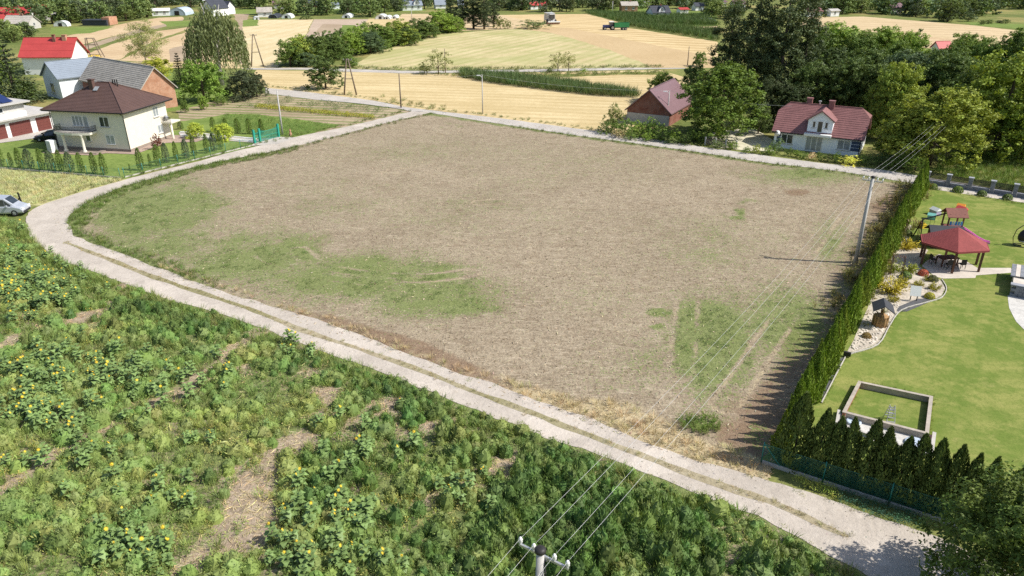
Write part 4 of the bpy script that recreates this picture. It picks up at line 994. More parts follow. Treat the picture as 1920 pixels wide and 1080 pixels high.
# ---------------------------------------------------------------- cream house
c0 = G(245, 285); rz = R(-11.0); W_, D_ = 12.0, 10.0
e = empty('house', (c0[0], c0[1], 0), rz, 'cream two-storey house with brown hipped roof and columned balcony', 'house')
HE = 5.95
MB().add([(-W_, 0, 0), (0, 0, 0), (0, D_, 0), (-W_, D_, 0), (-W_, 0, HE), (0, 0, HE), (0, D_, HE), (-W_, D_, HE)], [(0, 1, 5, 4), (1, 2, 6, 5), (2, 3, 7, 6), (3, 0, 4, 7)]).build('wall', M['cream'], e)
MB().box(-W_ - .06, .06, -.06, D_ + .06, -.05, .38).build('plinth', M['plinth'], e)
r = MB(); ov = .85; zE = HE - .12; zR = HE + 3.15
A, B, C_, D2 = (-W_ - ov, -ov, zE), (ov, -ov, zE), (ov, D_ + ov, zE), (-W_ - ov, D_ + ov, zE)
R0, R1 = (-W_ / 2 - 1.0, D_ / 2, zR), (-W_ / 2 + 1.0, D_ / 2, zR)
courses(r, A, B, R1, R0, 22, .04); courses(r, B, C_, R1, R1, 22, .04); courses(r, C_, D2, R0, R1, 22, .04); courses(r, D2, A, R0, R0, 22, .04)
for p, q in ((A, R0), (B, R1), (C_, R1), (D2, R0), (R0, R1)): r.bar(Vector(p) + Vector((0, 0, .05)), Vector(q) + Vector((0, 0, .07)), .2, .09)
ro = r.build('roof', M['brown_tile'], e)
MB().box(-W_ - ov + .05, ov - .05, -ov + .05, D_ + ov - .05, zE - .16, zE - .02).build('soffit', M['brown_tile'], ro)
g = MB()
for p, q in ((A, B), (B, C_), (C_, D2), (D2, A)): g.tube([Vector(p), Vector(q)], .08, 6)
g.build('gutter', M['dark_metal'], ro)
MB().box(-7.4, -6.7, 3.4, 4.0, zR - 1.6, zR + .55).box(-7.5, -6.6, 3.3, 4.1, zR + .55, zR + .66).build('chimney', M['brown_tile'], ro)
vp = MB()
for k in range(3): vp.tube([(-4.6 + k * .35, 5.2, zR - .6), (-4.6 + k * .35, 5.2, zR + .45)], .09, 6)
vp.build('vent_pipe', M['dark_metal'], ro)
sk = MB(); sk.add([(-6.6, 3.05, zR - .9), (-5.85, 3.05, zR - .9), (-5.85, 3.75, zR - .42), (-6.6, 3.75, zR - .42)], [(0, 1, 2, 3)])
sk.build('skylight', M['curtain'], ro)
win(e, 'x', -7.75, 3.55, 1.75, 1.5, 0, 2, 'curtain'); win(e, 'x', -6.35, 3.0, .8, 2.05, 0, 0, 'curtain', 'balcony_door', False); win(e, 'x', -3.3, 3.55, 1.55, 1.5, 0, 1)
win(e, 'x', -2.9, 1.0, 1.45, 1.4, 0, 1, 'curtain'); win(e, 'x', -6.6, 1.3, .8, .9, 0, 0)
win(e, 'y', 7.3, 3.75, 1.3, 1.5, 0, 1, 'curtain'); win(e, 'y', 7.7, 1.15, 1.25, 1.3, 0, 1, 'curtain')
# balcony with rounded front, columns, curly railing
bp = [(-10.9, -.06), (-10.9, -1.5)] + [(-10.9 + 6.0 * t, -1.5 - .75 * math.sin(math.pi * t)) for t in (.15, .3, .45, .6, .75, .9)] + [(-4.9, -1.5), (-4.9, -.06)]
bo = MB().prism(bp, 2.62, 2.92).build('balcony', M['cream'], e)
bs_ = MB().prism([(x * 1.0, y) for x, y in bp], 2.922, 2.94).build('balcony_floor', M['concrete'], bo)
rl = MB(); path = resample(bp, .14)
for x, y in path[::1]: rl.bar((x, y + .08 if y < -.2 else y, 2.94), (x, y + .08 if y < -.2 else y, 3.72), .022)
for a, b in zip(bp[:-1], bp[1:]):
    for zz in (3.05, 3.4, 3.74): rl.bar((a[0], a[1] + .08, zz), (b[0], b[1] + .08, zz), .045)
rl.build('railing', M['dark_metal'], bo)
for cx in (-9.3, -6.2): MB().lathe([(.3, -.0), (.3, .3), (.2, .42), (.19, 2.4), (.27, 2.55), (.27, 2.615)], (cx, -1.75, 0), 12).build('column', M['cream'], e, True)
MB().box(-11.2, -3.9, -2.3, -.07, -.02, .14).build('porch_step', M['plinth'], e)
pipe(e, [(.1, -.75, HE - .2), (.1, -.15, HE - .7), (.1, -.08, .1)], .06); pipe(e, [(-W_ - .05, -.12, HE - .3), (-W_ - .05, -.12, .1)], .06)
ds = MB(); ds.lathe([(.02, 0), (.25, .04), (.42, .13)], (0, 0, 0), 14); do = ds.build('satellite_dish', M['steel'], e, True); do.location = (.35, 9.0, 3.2); do.rotation_euler = (R(80), 0, R(60))
# side porch
MB().box(.05, 1.7, 8.2, 10.6, 2.5, 2.72).build('porch_roof', M['cream'], e)
MB().lathe([(.2, 0), (.16, .2), (.16, 2.49)], (1.4, 8.5, 0), 10).build('column', M['cream'], e, True)
rl = MB()
for k in range(12): rl.bar((.1 + k * .14, 8.25, 2.72), (.1 + k * .14, 8.25, 3.5), .03)
rl.bar((.05, 8.25, 3.5), (1.7, 8.25, 3.5), .05); rl.build('railing', M['dark_metal'], e)
# lean-to carport on the left side
cp = MB(); cp.add([(-W_ - 3.6, 1.0, 1.75), (-W_ - .1, 1.0, 2.75), (-W_ - .1, 6.5, 2.75), (-W_ - 3.6, 6.5, 1.75), (-W_ - 3.6, 1.0, 1.9), (-W_ - .1, 1.0, 2.9), (-W_ - .1, 6.5, 2.9), (-W_ - 3.6, 6.5, 1.9)], [(3, 2, 1, 0), (4, 5, 6, 7), (0, 1, 5, 4), (1, 2, 6, 5), (2, 3, 7, 6), (3, 0, 4, 7)])
cp.build('carport_roof', M['anthracite'], e)
MB().bar((-W_ - 3.4, 1.2, 0), (-W_ - 3.4, 1.2, 1.78), .12).build('carport_post', M['dark_metal'], e)
MB().bar((-W_ - .3, 1.2, 0), (-W_ - .3, 1.2, 2.7), .12).build('carport_post', M['dark_metal'], e)
# paving around the house
M['paving'] = plain('clay_paving', (.36, .27, .22), .9, .2, 5, bumpy=.2)
ca, sa = math.cos(rz), math.sin(rz)
def hl(x, y): return (c0[0] + x * ca - y * sa, c0[1] + x * sa + y * ca)
sheet('paving', [hl(-12.4, -3.0), hl(-4, -3.0), hl(-3, -1.4), hl(1.6, -1.2), hl(1.8, 6), hl(6, 7.5), hl(6.5, 11), hl(0, 11), hl(-12.4, 4)], .04, M['paving'])
# white boxed unit on the lawn
p = G(100, 285); bx_ = empty('heat_pump', (p[0], p[1], 0), R(-30), 'tall white boxed unit on the lawn beside the balcony columns', 'heat pump')
MB().box(-.55, .55, -.45, .45, 0, 1.75).build('casing', M['white_wall'], bx_)
gr = MB()
for k in range(9): gr.box(-.45, .45, -.475, -.455, .25 + k * .15, .33 + k * .15)
gr.build('grille', M['grey_wall'], bx_)

# ---------------------------------------------------------------- garage with solar roof
g0 = np.array(G(-40, 271)); g1 = np.array(G(104, 240)); ga = math.atan2(*(g1 - g0)[::-1]); gl_ = float(np.linalg.norm(g1 - g0))
e = empty('garage_building', (g0[0], g0[1], 0), ga, 'white garage block with two oxide red doors and solar panels on top', 'garage')
MB().box(0, gl_, 0, 9, -.1, 2.75).build('wall', M['white_wall'], e)
MB().box(-.3, gl_ + .9, -.9, 9.3, 2.752, 3.0).build('flat_roof', M['grey_wall'], e)
up = float((np.array(G(62, 250)) - g0) @ (g1 - g0)) / gl_
MB().box(0, up, .1, 8, 3.002, 5.0).build('upper_wall', M['grey_wall'], e)
MB().box(-.3, up - .3, -.6, 0.05, 3.002, 3.75).build('parapet', M['white_wall'], e)
MB().box(-.4, up + .7, -.7, 8.4, 5.002, 5.22).build('upper_roof', M['grey_wall'], e)
for k in range(4):
    pn = MB(); x0 = up - 1.4 - k * 1.9
    pn.add([(x0 - 1.75, .2, 5.4), (x0, .2, 5.4), (x0, 3.4, 6.4), (x0 - 1.75, 3.4, 6.4), (x0 - 1.75, .2, 5.34), (x0, .2, 5.34), (x0, 3.4, 6.34), (x0 - 1.75, 3.4, 6.34)], [(0, 1, 2, 3), (7, 6, 5, 4), (4, 5, 1, 0), (5, 6, 2, 1), (6, 7, 3, 2), (7, 4, 0, 3)])
    pn.build('solar_panel', M['solar'], e)
win(e, 'x', up - 4.2, 3.9, 1.5, .8, .1, 0)
def gdoor(u, w):
    d = MB()
    for k in range(5): d.box(u - w / 2, u + w / 2, -.05, -.01, .02 + k * .44, .44 + k * .44)
    d.build('garage_door', M['garage_door'], e)
def up_at(px, py):      # distance along the garage front of a photo point
    q = np.array(G(px, py)) - g0; return float(q @ (g1 - g0)) / gl_
gdoor((up_at(22, 257) + up_at(62, 249)) / 2, up_at(62, 249) - up_at(22, 257)); gdoor((up_at(74, 247) + up_at(96, 241)) / 2, up_at(96, 241) - up_at(74, 247))
gdoor(up_at(5, 262), 2.2)
sheet('driveway', [G(-40, 274), G(70, 259), G(100, 272), G(112, 268), G(112, 240), G(104, 238), G(-40, 268)], .045, M['asphalt_road'])

# ---------------------------------------------------------------- old brick barn with grey roof, red-roofed white house
b0 = np.array(G(269, 210)); b1 = np.array(G(334, 199.5)); ang = math.atan2(*(b1 - b0)[::-1]) - math.pi / 2
dp = float(np.linalg.norm(b1 - b0)); bl = 23.0
ex = np.array([math.cos(ang), math.sin(ang)]); o0 = b0 - ex * bl
he = zpx(b1[0], b1[1], 160); mid_ = (b0 + b1) / 2; hr_ = zpx(mid_[0], mid_[1], 126)
gable_house('barn', o0[0], o0[1], ang, bl, dp, he, hr_ - he, 'red_brick', 'old_roof', 'long barn with weathered grey roof and bright orange brick gable', 'barn', .4, 14, gable_wall='orange_brick')
p = G(78, 186); k = gable_house('house', *G(62, 178), R(60), 9, 7.2, 4.3, 2.6, 'bluewhite', 'slate', 'white gabled house wing with blue-grey roof behind the garages', 'house', .4, 10, wins=[('-y', 3.6, 1.0, 1.6, 1.9, 1)])
k.rotation_euler[2] = R(52); k.location = (*G(119, 187), 0)
wl = [c for c in k.children if c.name.startswith('window')]
q = G(48, 140); e = gable_house('house', q[0], q[1], R(2), 11.5, 8, 4.4, 3.6, 'white_wall', 'bright_red', 'house with bright red sheet roof and two brick chimneys', 'house', .5, 3, chim=[(7.0, 3.2, .6, .7, 'red_brick'), (9.3, 3.6, .9, .6, 'orange_brick')])
# ---------------------------------------------------------------- brick barn right
b0 = np.array(G(1172, 230)); b1 = np.array(G(1254, 237)); ang = math.atan2(*(b1 - b0)[::-1])
w = float(np.linalg.norm(b1 - b0)); he = zpx(b0[0], b0[1], 204); mid_ = (b0 + b1) / 2; hr_ = zpx(mid_[0], mid_[1], 169)
q = b0 + np.array([-math.sin(ang), math.cos(ang)]) * 0
L_ = 13.0
# ridge runs away from the camera: local x points back
e = gable_house('barn', b1[0], b1[1], ang + math.pi / 2 - R(6), L_, w, he, hr_ - he, 'red_brick', 'purple_roof', 'red brick barn with purple sheet-metal gable roof', 'barn', .35, 3)
MB().box(-.06, -.005, .05, w - .05, -.05, he * .72).build('plinth', M['concrete'], e)

# ---------------------------------------------------------------- white house with dormer
he = 2.75; am = (np.array(G(1453, 242.5, he)) + np.array(G(1617, 257.5, he))) / 2; ang = R(-29); w = 12.0; d = 8.2
ex = np.array([math.cos(ang), math.sin(ang)]); a0 = am - ex * w / 2; a1 = am + ex * w / 2
hr_ = zpx(*(((a0 + a1) / 2) + np.array([-math.sin(ang), math.cos(ang)]) * d / 2), 198)
e = gable_house('house', a0[0], a0[1], ang, w, d, he, hr_ - he, 'bluewhite', 'red_tile', 'white cottage with dark red roof, gabled dormer and two chimneys', 'house', .4, 16, half_hip=.34,
                chim=[(w * .3, d / 2 + .6, .75, .75, 'red_tile'), (w * .57, d / 2 - .2, .75, .75, 'red_tile')])
rh = hr_ - he
x0, x1 = w * .37, w * .655; ym = .06; dz = 1.95
dm = MB(); dm.add([(x0, ym, he), (x1, ym, he), (x1, ym, he + dz), ((x0 + x1) / 2, ym, he + dz + 1.25), (x0, ym, he + dz), (x0, d / 2, he + dz), (x1, d / 2, he + dz), (x0, d / 2, he), (x1, d / 2, he)], [(0, 1, 2, 3, 4), (1, 8, 6, 2), (7, 0, 4, 5)])
do = dm.build('dormer', M['bluewhite'], e)
dr = MB(); xm = (x0 + x1) / 2; zt = he + dz + 1.25 + .1
courses(dr, (x0 - .3, ym - .35, he + dz - .12), (x0 - .3, d * .45, he + dz - .12), (xm, d * .55, zt), (xm, ym - .35, zt), 6); courses(dr, (x1 + .3, d * .45, he + dz - .12), (x1 + .3, ym - .35, he + dz - .12), (xm, ym - .35, zt), (xm, d * .55, zt), 6)
dr.bar((x0 - .3, ym - .35, he + dz - .16), (xm, ym - .35, zt - .06), .06, .16); dr.bar((x1 + .3, ym - .35, he + dz - .16), (xm, ym - .35, zt - .06), .06, .16)
dr.build('dormer_roof', M['red_tile'], do)
win(do, 'x', xm, he + .1, .75, 1.65, ym, 0, 'glass', 'balcony_door', False); win(do, 'x', xm - .85, he + .75, .45, .95, ym, 0); win(do, 'x', xm + .85, he + .75, .45, .95, ym, 0)
MB().box(x0 - .2, x1 + .1, -.95, -.01, he - .32, he - .02).build('balcony', M['frame_white'], e)
win(e, 'x', w * .155, .75, 1.7, 1.4, 0, 1); win(e, 'x', w * .475, .1, 2.3, 2.15, 0, 2, 'curtain', 'patio_door', False); win(e, 'x', w * .815, .75, 1.75, 1.4, 0, 1, 'curtain')
for u0, u1 in ((w * .03, w * .155 - .95), (w * .815 + .98, w - .1)):
    pn = MB()
    for k in range(3): pn.box(u0, u1, -.04, -.004, .72 + k * .5, 1.16 + k * .5)
    pn.build('cladding_panel', M['navy'], e)
ds = MB(); ds.lathe([(.02, 0), (.3, .05), (.46, .15)], (0, 0, 0), 14); do = ds.build('satellite_dish', M['frame_white'], e, True); do.location = (.5, -.4, he - .55); do.rotation_euler = (R(75), 0, R(-20))
g = MB().tube([(-.4, -.48, he - .35), (w + .4, -.48, he - .35)], .07, 6).build('gutter', M['dark_metal'], e)
pipe(e, [(w - .05, -.42, he - .3), (w - .05, -.1, he - .7), (w - .05, -.08, 0)]); MB().lathe([(.1, 0), (.1, .5), (.22, .55), (.22, .7)], (w * .42, d / 2 + .8, hr_ - .2), 8).build('flue', M['steel'], e)
for u, z in ((2.5, 1.0), (5.6, 1.0), (3.6, he + .6)): win(e, 'y', u, z, .9, 1.1, w, 0)
# pale yard between walnut and white house
M['pale_yard'] = plain('pale_yard', (.62, .57, .42), .95, .2, .9, dirt=((.25, .3, .1), .6))
sheet('yard', pxpoly([(1305, 262), (1340, 246), (1410, 240), (1450, 262), (1452, 284), (1400, 283), (1345, 276)]), .03, M['pale_yard'], .3, 1)
# garden gate of the barn plot: slatted fence
f0, f1 = np.array(G(1322, 272)), np.array(G(1380, 279)); fa = math.atan2(*(f1 - f0)[::-1]); fl = float(np.linalg.norm(f1 - f0))
e = empty('picket_fence', (f0[0], f0[1], 0), fa, 'low dark picket fence by the road before the big walnut', 'fence')
for k in range(int(fl / .22)):
    MB().box(k * .22, k * .22 + .09, -.02, .02, .08, 1.05).build('picket', M['wood_pole'], e)
MB().box(0, fl, .022, .06, .3, .38).build('rail', M['wood_pole'], e); MB().box(0, fl, .022, .06, .8, .88).build('rail', M['wood_pole'], e)
for k in range(4): MB().box(fl * k / 3 - .1, fl * k / 3 + .1, -.1, .1, 0, 1.25).build('post', M['grey_wall'], e)

# ---------------------------------------------------------------- far village: (x0, x1, base, eave, ridge rows, turn, wall, roof, label)
V = [(2, 56, 50, 36, 14, -14, 'white_wall', 'bright_red', 'far house with salmon red roof and arched front at upper left'), (8, 60, 55, 44, 29, -24, 'grey_wall', 'old_roof', 'grey bungalow in front of the salmon red roofed house'), (-8, 18, 40, 34, 23, -5, 'grey_wall', 'purple_roof', 'purple-grey roofed house at the far left edge'),
     (72, 90, 30, 22, 10, 20, 'orange_brick', 'bright_red', 'small brick house with red roof among far left trees'), (78, 94, 33, 26, 20, 12, 'cream', 'old_roof', 'small cream cottage with grey roof among far left trees'), (93, 112, 36, 28, 21, -20, 'white_wall', 'old_roof', 'small white cottage with grey roof beside the cream one'),
     (60, 88, 39, 34, 27, -15, 'grey_wall', 'old_roof', 'low grey shed roof left of the two small cottages'), (180, 222, 17, 8, -1, -3, 'bright_red', 'purple_roof', 'red walled house with wide purple-grey roof at top left'), (160, 178, 9, 5, -1, -3, 'cream', 'anthracite', 'dark roofed house left of the red walled one'), (306, 334, 6, 2, -4, 0, 'white_wall', 'anthracite', 'white house at the top edge left of the twin-gabled one'), (287, 310, 8, 4, -2, 0, 'cream', 'brown_tile', 'yellowish house at the top edge above the farm shed'),
     (286, 318, 30, 24, 16, 0, 'white_wall', 'frame_white', 'low farm shed with white sheet roof at the strip field end'), (382, 414, 9, 6, 3, 0, 'white_wall', 'frame_white', 'long white hall behind the twin-gabled house'), (484, 511, 32, 24, 14, -4, 'white_wall', 'old_roof', 'old cottage with grey thatch-like roof at the stubble end'), (513, 543, 17, 13, 2, -4, 'grey_wall', 'purple_roof', 'house with big purple-grey roof behind the old cottage'),
     (570, 602, 14, 5, -3, -6, 'orange_brick', 'anthracite', 'brick house with dark blue roof beside a lawn at the top'), (620, 638, 17, 14, 6, 0, 'bluewhite', 'slate', 'small house with pale blue roof in far garden trees'), (755, 795, 20, 10, 2, -4, 'white_wall', 'slate', 'white house with blue roof and two front gables'), (817, 838, 16, 9, -4, -2, 'white_wall', 'slate', 'white house with blue-grey roof left of the dark poplars'), (860, 870, 16, 6, -4, 0, 'white_wall', 'slate', 'narrow white house between the dark poplars'),
     (995, 1012, 18, 12, 4, 6, 'white_wall', 'bright_red', 'small red-roofed house in dark trees, left of two'), (1015, 1028, 17, 13, 4, 6, 'white_wall', 'bright_red', 'small red-roofed house in dark trees, right of two'), (1033, 1054, 8, 5, -2, 0, 'white_wall', 'frame_white', 'white roofed hall at the top edge above dark trees'), (1166, 1198, 22, 10, 3, -14, 'orange_brick', 'old_roof', 'brick barn with grey roof beyond the maize'),
     (1224, 1262, 33, 25, 11, -3, 'white_wall', 'anthracite', 'white house with dark roof and round-topped dormer past the maize'), (1275, 1294, 27, 24, 16, 0, 'white_wall', 'bright_red', 'small white house with bright red roof past the maize'), (1304, 1324, 20, 13, 5, 0, 'white_wall', 'anthracite', 'grey-roofed white house behind round far trees'), (1344, 1366, 12, 6, 1, -3, 'white_wall', 'purple_roof', 'purple-roofed house at the top beside the poplars'), (1377, 1402, 16, 8, 1, -3, 'white_wall', 'purple_roof', 'purple-roofed white house between the tall poplars'),
     (1515, 1548, 31, 24, 15, -5, 'white_wall', 'red_tile', 'long white cottage with red roof at the tan field corner'), (1557, 1578, 31, 20, 19, 0, 'white_wall', 'grey_wall', 'flat white annex right of the long red-roofed cottage'), (1669, 1696, 26, 13, 6, -6, 'grey_wall', 'purple_roof', 'house with hipped purple roof in the far tree belt'), (1750, 1776, 18, 8, 3, -10, 'cream', 'brown_tile', 'cream house with brown roof in the far tree belt'), (1758, 1786, 104, 92, 78, -8, 'white_wall', 'bright_red', 'bright red roof showing out of the wood at right'), (1204, 1222, 14, 10, 8, 0, 'white_wall', 'grey_wall', 'low white shed left of the dark-roofed white house'), (1700, 1716, 112, 104, 97, -8, 'white_wall', 'frame_white', 'white roofed shed glimpsed in the wood at right')]
for x0, x1, bs, ev, rg_, tn, wl, rf, lb in V:
    u = dist((x0 + x1) / 2, bs); w = (x1 - x0) * u * .93; x, y = G(x0, bs)
    he = max(2.2, zpx(x, y, ev)); hr_ = zpx(x, y + w * .32, rg_); hr_ = max(hr_, he + .6)
    dd = min(w * .75, 9)
    ws = []; nwin = max(1, int(w / 3.2))
    for k in range(nwin): ws.append(('x', w * (k + .6) / (nwin + .2), .9, 1.0, 1.2, 1))
    if he > 4.3:
        for k in range(nwin): ws.append(('x', w * (k + .6) / (nwin + .2), 3.1, 1.0, 1.1, 1))
    ws.append(('y', dd * .5, 1.0, 1.1, 1.2, 1))
    e = gable_house('house' if 'shed' not in lb and 'hall' not in lb and 'annex' not in lb else 'shed', x, y, R(tn + 20), w, dd, he, hr_ - he, wl, rf, lb, 'house' if 'shed' not in lb and 'hall' not in lb else 'shed', .4, 4, wins=ws, chim=[(w * .6, dd * .5, .6, .6, 'red_brick')] if w > 7 and 'shed' not in lb else ())
    if 'two front gables' in lb or 'round-topped' in lb:
        for fx in ((.22, .72) if 'two' in lb else (.5,)):
            MB().add([(w * fx - 1.4, -.1, he - .2), (w * fx + 1.4, -.1, he - .2), (w * fx + 1.4, -.1, he + .9), (w * fx + .7, -.1, he + 2.0), (w * fx, -.1, he + 2.4), (w * fx - .7, -.1, he + 2.0), (w * fx - 1.4, -.1, he + .9), (w * fx - 1.4, 3, he - .2), (w * fx + 1.4, 3, he - .2)], [(0, 1, 2, 3, 4, 5, 6), (1, 8, 2), (0, 6, 7)]).build('dormer', M['white_wall'], e)
            rr_ = MB(); P_ = [(-1.6, .8), (-.8, 2.1), (0, 2.55), (.8, 2.1), (1.6, .8)]
            for (xa, za), (xb, zb) in zip(P_[:-1], P_[1:]): rr_.add([(w * fx + xa, -.5, he + za), (w * fx + xb, -.5, he + zb), (w * fx + xb, 3, he + zb), (w * fx + xa, 3, he + za)], [(0, 1, 2, 3)])
            rr_.build('dormer_roof', M[rf], e); win(e, 'x', w * fx, he + .3, 1.0, 1.3, -.11, 1)
# the white twin-gabled house with dark roofs
q = G(369, 31); u = dist(390, 30)
e = gable_house('house', q[0] + 7.5, q[1], R(62), 9, 6.5, 3.4, 3.4, 'white_wall', 'anthracite', 'modern white twin-gabled house, its left gable wing with dark roof', 'house', .3, 4, wins=[('-y', 2.0, .6, 1.2, 1.6, 1), ('-y', 4.6, .6, 1.2, 1.6, 1), ('-y', 3.2, 3.6, 1.4, 1.3, 1)])
q = G(396, 27); e = gable_house('house', q[0], q[1] + 2, R(-18), 8, 6, 3.0, 2.6, 'white_wall', 'anthracite', 'modern white twin-gabled house, its right wing with dark roof', 'house', .3, 4, wins=[('x', 2.2, .6, 1.2, 1.5, 1), ('x', 5.6, .6, 1.2, 1.5, 1)])
# polytunnels and greenhouse
M['film'] = plain('tunnel_film', (.78, .8, .8), .35, .08, 1.5, spec=.5)
M['bluefilm'] = plain('greenhouse_film', (.5, .58, .66), .3, .15, 1.5, spec=.5)
def tunnel(px0, px1, base, h, dep, rz, label, film='film', glass=False):
    x0, y0 = G(px0, base); x1, _ = G(px1, base); w = x1 - x0; h = min(h, .42 * w); e = empty('polytunnel', (x0, y0, 0), rz, label, 'polytunnel')
    prof = [(w / 2 - w / 2 * math.cos(t), h * math.sin(t) ** .8) for t in [math.pi * i / 10 for i in range(11)]]
    mb = MB(); n = len(prof)
    mb.add([(x, 0, z) for x, z in prof] + [(x, dep, z) for x, z in prof], [(i, i + 1, n + i + 1, n + i) for i in range(n - 1)] + [tuple(range(n)), tuple(range(2 * n - 1, n - 1, -1))])
    mb.build('cover', M[film], e)
    fr = MB()
    for (xa, za), (xb, zb) in zip(prof[:-1], prof[1:]): fr.bar((xa, -.03, za), (xb, -.03, zb), .12)
    fr.build('hoop', M['steel'], e)
    dr = MB().box(w * .36, w * .64, -.06, -.02, 0, h * .62); dr.build('door', M['dark_metal'], e)
tunnel(641, 657, 34, 3.2, 8, 0, 'white polytunnel behind the bare pink plot'); tunnel(704, 722, 36, 3, 8, 0, 'white polytunnel at the golden plot, left of a trio'); tunnel(719, 731, 36, 2.6, 8, 0, 'white polytunnel at the golden plot, middle of a trio'); tunnel(733, 744, 35, 2.6, 8, 0, 'white polytunnel at the golden plot, right of a trio')
tunnel(503, 520, 34.5, 3, 8, 0, 'dark polytunnel beside the old cottage', 'anthracite'); tunnel(528, 546, 34.5, 2.2, 6, 0, 'low pale polytunnel right of the dark one'); tunnel(476, 487, 37, 3, 6, R(20), 'small white polytunnel at the stubble field corner')
tunnel(317, 348, 29, 3.2, 10, 0, 'blue-grey greenhouse beside the farm shed', 'bluefilm'); tunnel(101, 126, 49.5, 2.0, 3, 0, 'long low white tunnel on the grass at upper left'); tunnel(1305, 1343, 39, 1.0, 2, 0, 'long low white foil tunnel in the far meadow'); tunnel(373, 396, 38, 1.4, 3, 0, 'small white tunnel under the willow top')
x, y = G(155, 48); e = empty('shed', (x, y, 0), R(-2), 'long dark low shed with red brick end at the field edge', 'shed'); uu = dist(180, 48)
MB().box(0, 47 * uu, 0, 5, 0, 1.9).build('wall', M['anthracite'], e); MB().box(36 * uu, 50 * uu, 1, 7, 0, 3.0).build('annex', M['orange_brick'], e); MB().box(-.3, 47.5 * uu, -.4, 5.3, 1.902, 2.1).build('roof', M['anthracite'], e)
# ================================================================ POLES AND WIRES
def pole(px, base, top, kind, label, r=.15, lamp=None, name='utility_pole', hgt=None, loc=None):
    x, y = loc if loc else G(px, base)
    h = hgt or zpx(x, y, top)
    e = empty(name, (x, y, 0), 0, label, 'pole')
    mat = 'pole_concrete' if kind == 'c' else 'wood_pole'
    MB().tube([(0, 0, -.2), (0, 0, h)], [r, r * .62], 10).build('shaft', M[mat], e, True)
    if lamp:
        MB().tube([(0, 0, h - .5), (lamp * .7, -.1, h - .15), (lamp * 1.3, -.2, h - .1)], .04, 6).build('lamp_arm', M['steel'], e)
        MB().box(lamp * 1.3 - .3, lamp * 1.3 + .3, -.33, -.07, h - .16, h - .04).build('lamp_head', M['frame_white'], e)
    return e, Vector((x, y, h))
def apole(px, base, top, label, spread=1.3, rungs=1):
    x, y = G(px, base); h = zpx(x, y, top); e = empty('utility_pole', (x, y, 0), 0, label, 'pole')
    for s in (-1, 1): MB().tube([(s * spread, 0, -.2), (s * .14, 0, h)], [.17, .12], 8).build('leg', M['wood_pole'], e, True)
    for k in range(rungs):
        z = h * (.45 + .25 * k); w = spread * (1 - z / h) + .14 * z / h; MB().bar((-w, 0, z), (w, 0, z), .12).build('brace', M['wood_pole'], e)
    MB().bar((-.9, 0, h - .25), (.9, 0, h - .25), .1).build('crossarm', M['wood_pole'], e)
    for s in (-.8, 0, .8): MB().lathe([(.05, 0), (.08, .08), (.05, .2)], (s, 0, h - .2), 6).build('insulator', M['steel'], e)
    return e, Vector((x, y, h))
_, P525 = pole(530, 253, 170, 'c', 'pale concrete pole beside the green driveway gate', .16)
_, P748 = pole(752, 202, 138, 'w', 'leaning weathered pole at the road junction', .15)
_, P905 = pole(905, 213, 140, 'c', 'thin street lamp pole at the stubble edge of the road', .11, -.5, 'street_lamp')
_, P1250 = pole(1250, 233, 170, 'c', 'street lamp pole standing before the brick barn gable', .12, -.6, 'street_lamp')
_, P655 = apole(657, 178, 110, 'A-shaped wooden pole in stubble right of the single tree')
apole(483, 125, 64, 'A-shaped wooden pole beside the weeping willow', 1.6)
pole(835, 138, 91, 'w', 'thin far pole standing in the olive track-side shrub', .12)
pole(1289, 122, 87, 'w', 'thin far pole at the edge of the wheat field', .13)
pole(1148, 23, 2, 'c', 'distant pole before the dark tree row', .2)
pole(772, 33, 18, 'c', 'distant pole behind the belt of trees', .16)
# steel frame mast by the red roof
x, y = G(180, 108); h = zpx(x, y, 71); e = empty('frame_mast', (x, y, 0), 0, 'open steel frame mast of four leaning legs behind the grey barn', 'mast')
for s in (-1, 1):
    for t in (-1, 1): MB().tube([(s * 2.0, t * .9, 0), (s * 1.0 - .6, t * .35, h)], .13, 6).build('leg', M['wood_pole'], e)
for f in (.15, .4, .65, .98):
    for t in (-1, 1): MB().bar((-2 + .4 * f - f * .0, t * (.9 - .55 * f), h * f), (2.0 - 1.6 * f, t * (.9 - .55 * f), h * f), .1).build('brace', M['wood_pole'], e)
# line across the field: near pole, pole by the hedge, pole by the wood
def xpole(loc, h, rot, label, arm=1.95, name='power_pole', cable=True):
    e = empty(name, (loc[0], loc[1], 0), rot, label, 'pole')
    MB().tube([(0, 0, -.3), (0, 0, h)], [.2, .135], 14).build('shaft', M['pole_concrete'], e, True)
    MB().lathe([(.2, 0), (.2, .1), (.1, .16)], (0, 0, h + .002), 14).build('cap', M['dark_metal'], e, True)
    MB().box(-arm / 2, arm / 2, .17, .25, h - .42, h - .33).build('crossarm', M['steel'], e)
    MB().box(-.2, .2, .14, .2, h - .48, h - .27).build('bracket', M['steel'], e)
    I = []
    for s in (-.48, -.2, .22, .48):
        MB().lathe([(.035, 0), (.035, .06), (.085, .09), (.06, .15), (.085, .18), (.05, .26), (.02, .3)], (s * arm, .21, h - .33), 10).build('insulator', M['frame_white'], e, True)
        I.append((s * arm, .21, h - .1))
    if cable:
        MB().tube([(.1, .12, h - .45), (.3, -.1, h - .8), (.22, -.22, h - 1.3), (.2, -.1, h - 2.4), (.2, -.1, .5)], .022, 5).build('cable', M['dark_metal'], e)
        MB().tube([(.48 * arm, .21, h - .2), (.6, .05, h - .75), (.25, -.1, h - 1.1)], .018, 5).build('cable', M['dark_metal'], e)
    c, s_ = math.cos(rot), math.sin(rot)
    return e, [Vector((loc[0] + a * c - b * s_, loc[1] + a * s_ + b * c, z)) for a, b, z in I]
